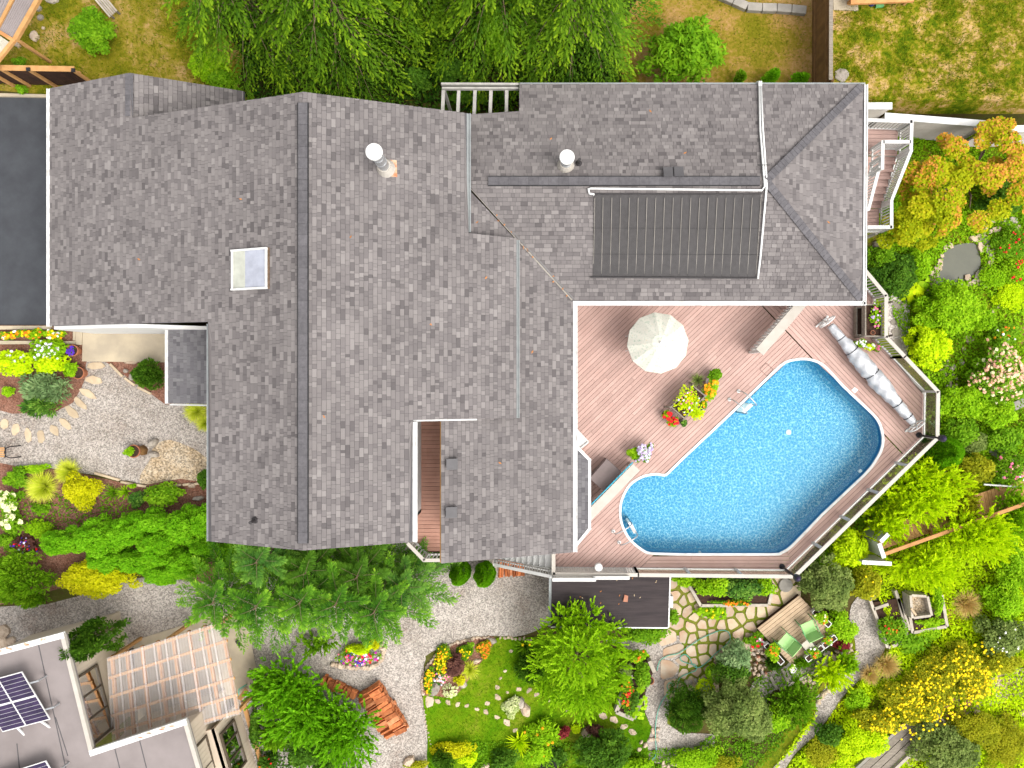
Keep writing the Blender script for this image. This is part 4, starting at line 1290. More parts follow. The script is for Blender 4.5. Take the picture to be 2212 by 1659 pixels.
dpot(575, 985, .14, .26, 'pot_dark', 'dark pot of red geraniums farther from the pool')
dpot(675, 1065, .14, .26, 'pot_dark', 'dark pot of red geraniums nearer the pool')
dpot(815, 1090, .13, .25, 'pot_dark', 'small dark pot at the foot of the deck trough')
dpot(960, 960, .16, .28, 'pot_dark', 'dark pot of trailing green beside the trough')
dpot(1060, 850, .14, .26, 'pot_dark', 'dark pot with a lone orange bloom beside the trough')
dpot(165, 1465, .16, .34, 'siding_white', 'pale glazed pot of clipped green by the privacy screen')
dpot(320, 1480, .17, .40, 'pot_dark', 'pot of lilac petunias at the end of the privacy screen')
q = P(*zf(1145, 555), DZ+.5)
st = MB().lathe((q.x, q.y, DZ), [(.05, 0), (.06, .46), (.14, .47), (.145, .50), (.02, .505)], 20).build('pedestal_table', 'bbq_cover')
tag(st, 'small round grey pedestal stand among the potted flowers', 'stand')
q0 = P(*zf(985, 890), DZ)
lp = empty('path_light', q0, 'short solar garden light beside the flower trough', 'lamp')
MB().tube([q0, q0 + Vector((0, 0, .62))], .02, 8).build('stake', 'black_metal', lp)
MB().lathe(q0, [(.03, .60), (.085, .66), (.075, .72), (.02, .75)], 14).build('lantern', 'black_metal', lp)

# tiered planter near the north-east corner
z6 = lambda x, y: (1843.3 + x/6.0, 506.9 + y/6.0)
tp = empty('tiered_planter', P(*z6(250, 1110), DZ), 'tall weathered two-tier planter of herbs and pink flowers by the picket rail', 'planter')
Zt = DZ+.85; Zl = DZ+.35
def tierbox(x0, y0, x1, y1, z, dep, soilm='soil'):
    c = [P(*z6(x0, y0), z), P(*z6(x1, y0), z), P(*z6(x1, y1), z), P(*z6(x0, y1), z)]
    for i in range(4):
        a_, b_ = c[i], c[(i+1) % 4]
        MB().beam(a_ - Vector((0, 0, dep/2)), b_ - Vector((0, 0, dep/2)), .045, dep, ext=.022 if i % 2 == 0 else -.023).build('board', 'grey_wood', tp)
    MB().prism([p + (sum(c, Vector())/4 - p)*.06 - Vector((0, 0, .07)) for p in c], h=.05).build('soil', soilm, tp)
tierbox(160, 905, 370, 1315, Zt, .3)
tierbox(45, 945, 128, 1300, Zl, .25)
for x, y in ((20, 915), (20, 1330), (385, 895), (385, 1320)):
    b = P(*z6(x, y), DZ); MB().beam(b, b + Vector((.02, 0, .82)), .07, .07).build('leg', 'grey_wood', tp)
for x, y, lab in ((95, 1415, 'white flower pot under the picket rail nearest the pool cover'), (215, 1450, 'middle pot of white flowers under the picket rail'), (310, 1470, 'pot of pink flowers against the picket rail')):
    b = P(*z6(x, y), DZ+.26); b.z = DZ
    pot(b, .14, .26, 'pot_terracotta', lab)
b = P(*z6(255, 1270), Zt+.08); b.z = Zt-.06
pot(b, .085, .15, 'pot_terracotta', 'small terracotta pot sitting in the upper tier of the planter')

# rolled pool cover on its reel
rc = empty('pool_cover_reel', D(*t(2, 1, 1220, 760)), 'silver pool cover rolled on a white-wheeled reel beside the pool', 'pool cover')
ra, rb = P(*t(2, 1, 940, 430), DZ+.45), P(*t(2, 1, 1510, 1098), DZ+.45)
dv = (rb-ra).normalized(); sv = Vector((-dv.y, dv.x, 0)); upv = Vector((0, 0, 1))
NSEG, NR = 90, 22
prof = [(0, .16), (.08, .20), (.13, .19), (.2, .27), (.25, .27), (.32, .36), (.40, .37), (.46, .38), (.5, .33), (.55, .40), (.62, .37), (.70, .32), (.76, .27), (.8, .23), (.86, .24), (.93, .20), (1, .17)]
def prad(s):
    for (a_, r0), (b_, r1) in zip(prof[:-1], prof[1:]):
        if a_ <= s <= b_: return r0 + (r1-r0)*(s-a_)/(b_-a_)
    return .2
m = MB(); ph = [random.uniform(0, 6.28) for _ in range(12)]
for i in range(NSEG+1):
    s = i/NSEG
    c = ra.lerp(rb, .03 + .94*s)
    r0 = prad(s)*.86
    for k in range(NR):
        an = 2*math.pi*k/NR
        rip = 1 + .05*math.sin(5*an + 40*s + ph[0]) + .045*math.sin(3*an - 75*s + ph[1]) + .03*math.sin(9*an + 120*s + ph[2]) + random.uniform(-.02, .02)
        r_ = r0*rip
        zz = max(-.43, math.sin(an)*r_)
        m.v.append(tuple(c + sv*(math.cos(an)*r_) + upv*zz))
for i in range(NSEG):
    for k in range(NR):
        j = (k+1) % NR
        m.f.append((i*NR+k, i*NR+j, (i+1)*NR+j, (i+1)*NR+k))
m.f.append(tuple(range(NR-1, -1, -1))); m.f.append(tuple(range(NSEG*NR, (NSEG+1)*NR)))
m.build('rolled_cover', 'tarp', rc, smooth=True)
for s in (.13, .26, .50, .81, .94):
    c = ra.lerp(rb, .03 + .94*s); r_ = prad(s)*.86*1.08
    pts = [c + sv*(math.cos(x)*r_) + upv*max(-.43, math.sin(x)*r_) for x in np.linspace(0, 2*math.pi, 21)]
    MB().tube(pts, .014, 5).build('strap', 'black_line', rc)
for c, sg in ((ra, -1), (rb, 1)):
    ring = [c + dv*sg*.03 + sv*(math.cos(x)*.33) + upv*(math.sin(x)*.33) for x in np.linspace(0, 2*math.pi, 25)]
    MB().tube(ring, .028, 8).build('wheel', 'white_trim', rc, smooth=True)
    sp_ = MB()
    for x in (0, math.pi/3, 2*math.pi/3):
        e_ = sv*(math.cos(x)*.32) + upv*(math.sin(x)*.32)
        sp_.beam(c + dv*sg*.03 - e_, c + dv*sg*.03 + e_, .04, .025, up=tuple(dv))
    sp_.build('spokes', 'white_trim', rc)
    MB().beam(c + dv*sg*.08 + sv*.32 - upv*.42, c + dv*sg*.08 - sv*.32 - upv*.42, .06, .05).build('foot', 'white_trim', rc)
    MB().beam(c + dv*sg*.08 - upv*.42, c + dv*sg*.08, .05, .05, up=(1, 0, 0)).build('upright', 'white_trim', rc)
MB().tube([ra - dv*.1, ra - dv*.22 + sv*.15], .02, 6).build('crank_handle', 'white_trim', rc)

# storage box by the screen
c4 = [P(*t(1, 1, x, y), DZ+.75) for x, y in ((1720, 1312), (1815, 1398), (1700, 1525), (1608, 1442))]
bx = empty('storage_box', Vector((c4[0].x, c4[2].y, DZ)), 'brown lidded storage box beside the privacy screen', 'box')
bx.location = ((c4[0].x+c4[2].x)/2, (c4[0].y+c4[2].y)/2, DZ)
MB().prism([p + Vector((0, 0, .0)) for p in c4], h=.05).build('lid', 'bbq_cover', bx, bevel=.02)
cc = sum(c4, Vector())/4
MB().prism([cc + (p-cc)*.95 - Vector((0, 0, .052)) for p in c4], z0=DZ+.002).build('body', 'bbq_cover', bx, bevel=.02)
c4 = [P(*t(1, 1, x, y), DZ+.8) for x, y in ((1518, 1116), (1602, 1205), (1512, 1275), (1440, 1190))]
wc = empty('white_cabinet', Vector(((c4[0].x+c4[2].x)/2, (c4[0].y+c4[2].y)/2, DZ)), 'white deck cabinet with a tray top half under the eave', 'cabinet')
cc = sum(c4, Vector())/4
MB().prism([cc + (p-cc)*.94 - Vector((0, 0, .04)) for p in c4], z0=DZ+.002).build('body', 'siding_white', wc)
m = MB()
for a_, b_ in zip(c4, c4[1:]+c4[:1]): m.beam(a_, b_, .05, .06)
m.build('tray_rim', 'white_paint', wc)

# ---------------------------------------------------------------- small balcony between the roofs
BZ = 3.8
bal = empty('balcony', P(922, 1050, BZ), 'narrow reddish balcony between two shingle roofs', 'balcony')
bpoly = [P(*t(1, 1, 455, 1040), BZ), P(*t(1, 1, 665, 1040), BZ), P(*t(1, 2, 650, 262), BZ), P(*t(1, 2, 560, 262), BZ), P(*t(1, 2, 440, 170), BZ)]
boards(bal, [[(p.x, p.y) for p in bpoly]], (1, 0), .143, BZ, 'balcony_board', maxlen=9, gap=.011)
MB().prism([p - Vector((0, 0, .04)) for p in bpoly], h=.2).build('floor_frame', 'fence_dark', bal)
br = [P(*t(1, 2, 432, 205), BZ+1.0), P(*t(1, 2, 535, 312), BZ+1.0), P(*t(1, 2, 655, 312), BZ+1.0)]
railing([(p.x, p.y) for p in br], 'picket', 'white picket railing at the south end of the narrow balcony', z0=BZ, hgt=1.0, spacing=1.4, cap=.13)

# ---------------------------------------------------------------- stairs and landing on the east side
zs = lambda x, y: (1843.3 + x/6.0, 230.4 + y/6.0)
UZ1, LZ1 = 3.9, 2.55
es = empty('exterior_staircase', P(*zs(400, 900), .3), 'reddish outdoor staircase with white rails down the east end of the house', 'staircase')
lp_ = [P(*zs(x, y), UZ1) for x, y in ((60, 270), (580, 290), (570, 640), (60, 600))]
boards(es, [[(p.x, p.y) for p in lp_]], (1, 0), .143, UZ1, 'deck_board', name='landing_board', maxlen=9)
MB().prism([p - Vector((0, 0, .04)) for p in lp_], h=.18).build('landing_frame', 'cream_paint', es)
ll = [P(*zs(x, y), LZ1) for x, y in ((60, 1320), (335, 1320), (335, 1625), (60, 1625))]
boards(es, [[(p.x, p.y) for p in ll]], (1, 0), .143, LZ1, 'deck_board', name='landing_board', maxlen=9)
MB().prism([p - Vector((0, 0, .04)) for p in ll], h=.18).build('landing_frame', 'cream_paint', es)
x0l, x1l = P(*zs(240, 660), UZ1).x, P(*zs(565, 660), UZ1).x
y0, y1 = lp_[2].y, ll[1].y
NT = 7
for i in range(NT):
    f = (i+.5)/NT
    z = UZ1 + (LZ1-UZ1)*(i+1)/(NT+1)
    yy = y0 + (y1-y0)*f
    xr = (zs(565, 0)[0]*(1-f) + zs(350, 0)[0]*f - NX)*(H-z)/FPX
    xl = max(10.9, xr - 1.25)
    for s in (-1, 1):
        MB().beam((xl, yy + s*.073, z), (xr, yy + s*.073, z), .138, .035).build('tread', 'deck_board', es)
    if i == 0: strA = (xr, yy)
for xx0, xx1 in ((lp_[2].x, ll[1].x),):
    MB().beam((xx0+.02, y0+.1, UZ1-.1), (xx1+.02, y1-.1, LZ1-.1), .05, .24).build('stringer', 'white_paint', es)
    MB().beam((xx0-1.1, y0+.1, UZ1-.1), (max(10.9, xx1-1.1), y1-.1, LZ1-.1), .05, .24).build('stringer', 'white_paint', es)
def slope_rail(p, q, name_parent, hgt=.95, n=20):
    p, q = Vector(p), Vector(q); up = Vector((0, 0, 1))
    MB().beam(p + up*hgt, q + up*hgt, .12, .045, ext=.05).build('hand_rail', 'white_paint', name_parent)
    MB().beam(p + up*.12, q + up*.12, .05, .05).build('lower_rail', 'white_paint', name_parent)
    for i in range(1, n):
        c = p.lerp(q, i/n)
        MB().beam(c + up*.13, c + up*(hgt-.02), .035, .035).build('baluster', 'white_paint', name_parent)
    for c in (p, q):
        MB().beam(c, c + up*(hgt+.02), .09, .09).build('post', 'white_paint', name_parent)
slope_rail(lp_[0] + Vector((0, -.05, 0)), lp_[1] + Vector((0, -.05, 0)), es, n=11)
slope_rail(lp_[1] + Vector((.03, -.05, 0)), lp_[2] + Vector((.03, 0, 0)), es, n=9)
slope_rail(lp_[2] + Vector((.03, -.1, 0)), ll[1] + Vector((.03, .1, 0)), es, n=19)
slope_rail(ll[1] + Vector((.03, 0, 0)), ll[2] + Vector((.03, 0, 0)), es, n=8)
slope_rail(ll[3] + Vector((0, 0, 0)), ll[2] + Vector((0, 0, 0)), es, n=8)
il = [P(*zs(x, y), UZ1) for x, y in ((250, 560), (560, 560))]
slope_rail(il[0], il[1], es, n=9)
slope_rail(il[0] + Vector((-.06, 0, 0)), il[0] + Vector((-.08, -.95, 0)), es, n=6)
ra_, rb_ = P(*zs(372, 650), UZ1+.95), P(*zs(195, 1330), LZ1+.95)
slope_rail(Vector((ra_.x, ra_.y, UZ1)), Vector((rb_.x, rb_.y, LZ1)), es, n=16)
for c in (lp_[1], lp_[2], ll[1], ll[2]):
    MB().beam((c.x, c.y, 0), (c.x, c.y, (UZ1 if c in lp_ else LZ1)-.2), .1, .1).build('support_post', 'cream_paint', es)

# garden stairs at the south-west corner of the deck, going down westwards
gs_ = empty('garden_stairs', Vector((e6.x-1.4, e6.y+.5, .3)), 'white open garden stairs with a railing below the south-west deck corner', 'staircase')
ytop = P(0, t(1, 2, 0, 345)[1], 3.0).y
xs0, xs1 = e6.x - .03, P(*t(1, 2, 1000, 300), 1.1).x
NT = 10
for i in range(NT):
    f = (i+.6)/NT
    z = DZ - (DZ-zg(xs1, ytop)-.1)*(i+1)/(NT+1)
    x = xs0 + (xs1-xs0)*f
    MB().beam((x, ytop+.95, z), (x, ytop-.12, z), .27, .04).build('tread', 'siding_white', gs_)
zb = zg(xs1, ytop)
slope_rail((xs0-.05, ytop-.20, DZ), (xs1, ytop-.20, zb+.15), gs_, hgt=.9, n=22)
MB().beam((xs0, ytop-.14, DZ-.1), (xs1, ytop-.14, zb+.05), .05, .25).build('stringer', 'white_paint', gs_)
MB().beam((xs0, ytop+.96, DZ-.1), (xs1, ytop+.96, zb+.05), .05, .25).build('stringer', 'white_paint', gs_)

# ---------------------------------------------------------------- dark felt shed roof south of the deck
SZ = 2.35
sc4 = [P(*t(1, 2, x, y), SZ) for x, y in ((1362, 392), (2122, 400), (2117, 748), (1358, 742))]
sh = empty('garden_shed', Vector((sc4[0].x+2, sc4[0].y-1, .15)), 'flat dark felt-roofed shed tucked below the south edge of the deck', 'shed')
sc4[0].z = sc4[1].z = 2.55; 
MB().prism(sc4, h=.10).build('roof', 'roll_roof', sh)
cc = sum(sc4, Vector())/4
inner = [cc + (p-cc)*.95 for p in sc4]
for a_, b_ in zip(inner, inner[1:]+inner[:1]):
    MB().quad((a_.x, a_.y, .1), (b_.x, b_.y, .1), (b_.x, b_.y, b_.z-.14), (a_.x, a_.y, a_.z-.14)).build('wall', 'siding_white', sh)
MB().beam(sc4[1] + Vector((.02, 0, -.04)), sc4[2] + Vector((.02, 0, -.04)), .05, .13).build('fascia', 'white_trim', sh)
MB().beam(sc4[2] + Vector((0, -.02, -.05)), sc4[3] + Vector((0, -.02, -.05)), .05, .12).build('fascia', 'white_trim', sh)
MB().beam(sc4[3] + Vector((-.05, 0, -.05)), sc4[0] + Vector((-.05, 0, -.05)), .10, .10).build('gutter', 'grey_gutter', sh)
MB().box(P(*t(1, 2, 2131, 572), 1.5), (.14, .45, .5)).build('meter_box', 'white_trim', sh)
for k in range(14):
    x, y = random.uniform(.03, .97), random.uniform(.05, .95)
    c = (sc4[0].lerp(sc4[1], x)).lerp(sc4[3].lerp(sc4[2], x), y) + Vector((0, 0, .012))
    a_ = random.uniform(0, 6.28); l_ = random.uniform(.03, .06)
    u_ = Vector((math.cos(a_), math.sin(a_), 0)); w_ = Vector((-u_.y, u_.x, 0))
    MB().quad(c - u_*l_, c - w_*.02 + Vector((0, 0, .01)), c + u_*l_, c + w_*.02 + Vector((0, 0, .012))).build('fallen_leaf', 'brown_leaf' if k % 2 else 'stone_pale', sh)
c = P(*t(1, 2, 1842, 560), 2.5)
MB().prism([c + Vector((x, y, .02)) for x, y in ((-.1, -.12), (.08, -.14), (.1, .1), (-.04, .15))], h=.03).build('brick_scrap', 'stone_red', sh)

# ---------------------------------------------------------------- fences
def plank_fence(p, q, hgt, mat, post_m, cap_m, label, spacing=2.0, plank=.14, side=1, posts_side=0, cap_w=.13, post_cap=None):
    p, q = Vector(p), Vector(q); up = Vector((0, 0, 1)); d = (q-p); L = d.length; d.normalize(); nn = Vector((-d.y, d.x, 0))
    r_ = empty('plank_fence', p, label, 'fence')
    k = int(L/plank)
    for i in range(k):
        c = p.lerp(q, (i+.5)/k)
        MB().beam(c + up*.03, c + up*(hgt-.02 + random.uniform(-.004, .004)), plank*.95, .022, up=tuple(nn)).build('plank', mat, r_)
    for z in (.35, hgt-.35):
        MB().beam(p - nn*side*.04 + up*z, q - nn*side*.04 + up*z, .05, .09).build('cross_rail', post_m, r_)
    for c in seg_posts(p, q, spacing):
        MB().beam(c + nn*side*.07, c + nn*side*.07 + up*(hgt+.02), .1, .1, up=tuple(nn)).build('post', post_m, r_)
        if post_cap:
            MB().box(c + nn*side*.07 + up*(hgt+.09), (.13, .13, .06)).build('post_cap', post_cap, r_)
    MB().beam(p + up*(hgt+.02), q + up*(hgt+.02), cap_w, .04).build('cap_board', cap_m, r_)
    return r_
fa, fb = P(-60, 181, GZ), P(215, 186, GZ)
plank_fence(fa, fb, 1.6, 'fence_dark', 'tan_wood', 'tan_wood', 'dark brown fence with pale posts and cap behind the driveway', spacing=1.75, side=-1, post_cap='black_metal', cap_w=.2)
fa, fb = P(*t(2, 0, 840, -90), GZ), P(*t(2, 0, 838, 640), GZ)
plank_fence(fa, fb, 1.85, 'fence_brown', 'fence_brown', 'grey_wood', 'tall brown plank fence dividing the two back lawns', spacing=2.4, side=1, cap_w=.14)
def siding_wall(p, q, z0, z1, label, cap=.26):
    p, q = Vector((p[0], p[1], 0)), Vector((q[0], q[1], 0)); d = (q-p).normalized(); nn = Vector((d.y, -d.x, 0)); up = Vector((0, 0, 1))
    r_ = empty('siding_fence', Vector((p.x, p.y, z0)), label, 'fence')
    k = int((z1-z0)/.12)
    for i in range(k):
        z = z0 + (i+.5)*(z1-z0)/k
        MB().beam(p + up*z + nn*.03, q + up*z + nn*.03, .025, (z1-z0)/k*.90, up=(nn*.3 + up)).build('siding_board', 'cream_paint', r_)
    MB().beam(p + up*(z0+z1)/2, q + up*(z0+z1)/2, .06, z1-z0-.05).build('core_panel', 'cream_paint', r_)
    MB().beam(p + up*(z1+.03), q + up*(z1+.03), cap, .06).build('cap_board', 'white_trim', r_)
    return r_
b0 = 10.47
siding_wall((P(*t(2, 0, 1150, 690), 3.15).x, b0+.02), (P(*t(2, 0, 1358, 695), 3.15).x, b0+.02), .2, 3.1, 'higher white capped siding fence touching the house corner')
siding_wall((P(*t(2, 0, 1310, 740), 2.4).x, b0-.1), (P(*t(2, 0, 1990, 758), 2.4).x, b0-.42), .2, 2.35, 'long low siding fence with a white cap above the maple')
siding_wall((P(*t(2, 0, 1985, 770), 2.4).x, b0-.6), (P(*t(2, 0, 2400, 765), 2.4).x, b0-.6), .2, 2.35, 'siding fence with a white cap at the right edge')
# grey block edging on the middle lawn
bl = empty('block_edging', G(*t(2, 0, 420, 70)), 'curved edging of grey concrete blocks on the brown lawn', 'edging')
pth = cr(T(2, 0, [(150, -60), (290, 0), (420, 58), (520, 62), (640, 66), (830, 84)]), 8, closed=False)
acc = [G(u, v, .02) for u, v in pth]
tot = sum((b-a).length for a, b in zip(acc[:-1], acc[1:]))
def along(pts, s):
    for a, b in zip(pts[:-1], pts[1:]):
        L = (b-a).length
        if s <= L: return a.lerp(b, s/L if L else 0), (b-a).normalized()
        s -= L
    return pts[-1], (pts[-1]-pts[-2]).normalized()
s = 0
while s < tot-.5:
    a_, _ = along(acc, s); b_, _ = along(acc, s+.56)
    MB().beam(a_ + Vector((0, 0, .1)), b_ + Vector((0, 0, .1)), .32, .24).build('block', 'concrete_grey', bl, bevel=.02)
    s += .58
# ================================================================ neighbouring house (bottom left)
NZ = 6.3
nh = empty('neighbour_house', P(-40, 1560, 2.4), 'beige neighbouring house with a flat grey roof and solar panels', 'house')
def n2(x, y, z): return P(*t(0, 2, x, y), z)
outer = [(-300, 985), (412, 795), (600, 1555), (1205, 1355), (1420, 2100), (-300, 2100)]
rp = [n2(x, y, NZ) for x, y in outer]
MB().prism(rp, h=.22).build('roof', 'flat_roof', nh)
def parapet(pts, mat, wdt, hh, z=0.0):
    m = MB()
    for a_, b_ in zip(pts[:-1], pts[1:]):
        m.beam(a_ + Vector((0, 0, z)), b_ + Vector((0, 0, z)), wdt, hh, ext=wdt*.3)
    return m
parapet(rp[0:2], 'white_trim', .20, .12, .03).build('eave_trim', 'white_trim', nh)
parapet(rp[1:3], 'cream_paint', .14, .13, .02).build('eave_trim', 'cream_paint', nh)
parapet(rp[2:4], 'white_trim', .20, .12, .03).build('eave_trim', 'white_trim', nh)
parapet(rp[3:5], 'cream_paint', .14, .13, .02).build('eave_trim', 'cream_paint', nh)
for k in range(14):    # rusty flakes on the white edge
    s_ = random.random()
    a_, b_ = (rp[0], rp[1]) if k % 2 else (rp[2], rp[3])
    c = a_.lerp(b_, .25+.7*s_) + Vector((random.uniform(-.05, .05), random.uniform(-.05, .05), .094))
    MB().prism([c + Vector((random.uniform(-.07, .07)+dx, random.uniform(-.03, .03)+dy, 0)) for dx, dy in ((-.06, -.03), (.06, -.03), (.06, .03), (-.06, .03))], h=.003).build('rust_stain', 'rust_flash', nh)
for x0, y0, x1, y1 in ((250, 860, 480, 1900), (110, 1500, 160, 2000), (740, 1515, 860, 2000), (900, 1460, 1010, 1900), (360, 1330, 440, 1580)):
    MB().beam(n2(x0, y0, NZ) + Vector((0, 0, .004)), n2(x1, y1, NZ) + Vector((0, 0, .004)), .03, .006).build('roof_seam', 'roof_deck', nh)
din = (rp[2]-rp[1]).normalized(); dac = (rp[3]-rp[2]).normalized()
inset = -dac*.02
def nwall(a_, b_, z0, z1, mat='siding_beige', ribs=True):
    a_, b_ = Vector((a_.x, a_.y, 0)), Vector((b_.x, b_.y, 0)); up = Vector((0, 0, 1))
    d = (b_-a_).normalized(); nn = Vector((d.y, -d.x, 0))
    o = MB().beam(a_ + up*(z0+z1)/2 - nn*.08, b_ + up*(z0+z1)/2 - nn*.08, .12, z1-z0).build('wall', mat, nh)
    if ribs:
        m = MB(); L = (b_-a_).length
        for i in range(int(L/.16)):
            c = a_ + d*(i*.16+.08) - nn*.014
            m.beam(c + up*z0, c + up*(z1-.01), .05, .006, up=tuple(nn))
        m.build('cladding_ribs', mat, nh)
    return o
W1, W2, W3, W4 = rp[1] + din*.15, rp[2] + dac*0 , rp[3], rp[4]
nwall(rp[2] - dac*.30, rp[1] - dac*.30 + din*.3, 2.3, NZ-.24)
nwall(rp[4] - dac*.35, rp[3] - dac*.35 + din*.35, 2.3, NZ-.24)
nwall(rp[3] - dac*.35 + din*.35, rp[2] - dac*.30 + din*.35, 2.3, NZ-.24, ribs=False)
nwall(rp[1] - dac*.30 + din*.3, rp[0] + din*.3, 2.3, NZ-.24, ribs=False)
def nwindow(a_, b_, z0, z1, nn, panes, curtain=True):
    up = Vector((0, 0, 1)); a_, b_ = Vector((a_.x, a_.y, 0)), Vector((b_.x, b_.y, 0))
    w_ = MB()
    w_.beam(a_ + up*z0 + nn*.03, b_ + up*z0 + nn*.03, .09, .07, ext=.04).beam(a_ + up*z1 + nn*.03, b_ + up*z1 + nn*.03, .09, .07, ext=.04)
    for c in (a_, b_): w_.beam(c + up*z0 + nn*.028, c + up*z1 + nn*.028, .07, .085, up=tuple(nn))
    wo_ = w_.build('window', 'window_frame', nh)
    ed = [0] + list(np.cumsum(panes)/sum(panes))
    for i, (s0, s1) in enumerate(zip(ed[:-1], ed[1:])):
        p, q = a_.lerp(b_, s0), a_.lerp(b_, s1)
        MB().quad(p + up*z0 + nn*.02, q + up*z0 + nn*.02, q + up*z1 + nn*.02, p + up*z1 + nn*.02).build('pane', 'house_glass', wo_)
        MB().quad(p + up*z0 + nn*.002, q + up*z0 + nn*.002, q + up*z1 + nn*.002, p + up*z1 + nn*.002).build('blind_or_dark_backing', 'curtain' if (curtain and i != 0) else 'dark_void', wo_)  # first pane gets a near-black sheet painting the unlit room behind
        if i: MB().beam(p + up*z0 + nn*.03, p + up*z1 + nn*.03, .05, .07, up=tuple(nn)).build('mullion', 'window_frame', wo_)
    return wo_
wn = Vector((-din.y, din.x, 0));
if wn.dot(dac) < 0: wn = -wn
base1 = rp[1] - dac*.30
base3 = rp[3] - dac*.35
L1 = (rp[2]-rp[1]).length
nwindow(base1 + din*(L1*.40), base1 + din*(L1*.97), 4.6, 5.9, wn, (1, 1.1, 1.1))
nwindow(base3 + din*1.2, base3 + din*3.0, 4.7, 5.9, wn, (1, 1))
# lower storey pushed out to the east, seen below the roof edge
LZn = 4.75
e1, e2 = n2(1545, 1235, 2.4), n2(1760, 1960, 2.4)
ee = (Vector((e2.x, e2.y, 0)) - Vector((e1.x, e1.y, 0))).normalized()
en = Vector((-ee.y, ee.x, 0)); en = en if en.dot(dac) > 0 else -en
nwall(e2, e1, 2.3, 4.6)
top_in = [Vector((e1.x, e1.y, 4.6)), Vector((e2.x, e2.y, 4.6)), Vector((e2.x, e2.y, 4.6)) - en*2.8, Vector((e1.x, e1.y, 4.6)) - en*2.8]
MB().prism(top_in, h=.1).build('lower_roof', 'siding_beige', nh)
nwindow(Vector((e1.x, e1.y, 0)) + ee*.35, Vector((e1.x, e1.y, 0)) + ee*2.0, 3.2, 4.4, en, (.8, 1, 1))
MB().beam(Vector((e1.x, e1.y, 4.64)) - en*.75, Vector((e2.x, e2.y, 4.64)) - en*.75, .1, .06).build('timber_batten', 'tan_wood', nh)
MB().beam(Vector((e1.x, e1.y, 2.45)) + en*.22, Vector((e2.x, e2.y, 2.45)) + en*.22, .16, .1).build('base_board', 'tan_wood', nh)
# low wing by the dark bush
b4 = [n2(x, y, 3.0) for x, y in ((465, 960), (668, 858), (735, 850), (762, 915), (700, 950), (700, 1010), (500, 1010))]
MB().prism(b4, z0=2.3).build('side_wing', 'siding_beige', nh)
MB().beam(b4[2] + Vector((0, 0, .03)), b4[3] + Vector((0, 0, .03)), .09, .06).build('edge_trim', 'white_trim', nh)

# solar panels on the flat roof
def solar(c4, label):
    c4[3] = c4[0] + c4[2] - c4[1]
    cc = sum(c4, Vector())/4
    r_ = empty('rooftop_solar_array', cc - Vector((0, 0, .4)), label, 'solar panel', 'solar panels on the flat roof')
    MB().prism(c4, h=.04).build('frame', 'white_trim', r_)
    A_, B_, C_, D_ = [p + Vector((0, 0, .006)) for p in c4]
    for i in range(2):
        for j in range(2):
            q = lambda s, u: (A_.lerp(B_, s)).lerp(D_.lerp(C_, s), u)
            s0, s1, u0, u1 = .015+.5*i, .485+.5*i, .015+.5*j, .485+.5*j
            for k in range(6):
                g0, g1 = u0+(u1-u0)*(k+.04)/6, u0+(u1-u0)*(k+.96)/6
                MB().prism([q(s0, g0), q(s1, g0), q(s1, g1), q(s0, g1)], h=.004).build('cell_strip', 'solar_cell', r_)
    ax = (B_-A_).normalized()
    for s in (.25, .8):
        p, q_ = A_.lerp(D_, s), B_.lerp(C_, s)
        MB().beam(p - Vector((0, 0, .06)), q_ + ax*.35 - Vector((0, 0, .06)), .05, .05).build('mount_rail', 'galvanised', r_)
        MB().beam(q_ + ax*.3 - Vector((0, 0, .06)), Vector((q_.x+ax.x*.3, q_.y+ax.y*.3, NZ+.01)), .05, .05).build('mount_leg', 'galvanised', r_)
    for s in (.3, .8):
        p = D_.lerp(C_, s)
        dn = (D_-A_).normalized()
        MB().beam(p - Vector((0, 0, .05)), Vector((p.x, p.y, NZ+.02)) + dn*.35, .06, .05).build('mount_leg', 'white_trim', r_)
solar([n2(-170, 1120, NZ+.35), n2(140, 1035, NZ+.55), n2(325, 1345, NZ+.30), n2(-60, 1450, NZ+.12)], 'large tilted solar array nearest the roof corner')
solar([n2(-100, 1740, NZ+.35), n2(295, 1612, NZ+.5), n2(470, 1900, NZ+.3), n2(80, 2010, NZ+.12)], 'solar array cut by the bottom edge of the picture')

# clear corrugated patio roof with timber frame
PZ = 4.5
pr_ = empty('patio_cover', P(*t(0, 2, 1100, 1150), 2.4), 'clear corrugated patio roof on orange timber beside the beige house', 'patio cover')
pc4 = [n2(695, 945, PZ+.12), n2(1440, 705, PZ), n2(1556, 1310, PZ), n2(735, 1560, PZ+.12)]
pu = (pc4[1]-pc4[0]); pv = (pc4[3]-pc4[0])
def pq(s, u, dz=0): return (pc4[0].lerp(pc4[1], s)).lerp(pc4[3].lerp(pc4[2], s), u) + Vector((0, 0, dz))
NSH = 10
for i in range(NSH):
    s0, s1 = i/NSH, (i+1.16)/NSH
    m = MB(); K = 10
    rows_ = []
    for j in range(K+1):
        s = s0 + (s1-s0)*j/K
        dz = .035*math.cos(j*math.pi) + (.006 if i % 2 else 0)
        rows_.append((pq(min(s, 1), 0, dz), pq(min(s, 1), 1, dz)))
    for (a0, a1), (b0, b1) in zip(rows_[:-1], rows_[1:]):
        m.quad(a0, b0, b1, a1)
    m.build('corrugated_sheet', 'poly_sheet', pr_)
for u in (.03, .22, .42, .62, .80, .97):
    MB().beam(pq(-.005, u, -.08), pq(1.005, u, -.08), .10, .07).build('purlin', 'tan_wood', pr_)
for s in (.02, .15, .28, .42, .55, .69, .83, .97):
    MB().beam(pq(s, 0, -.18), pq(s, 1, -.18), .10, .12).build('rafter', 'cedar_wood', pr_)
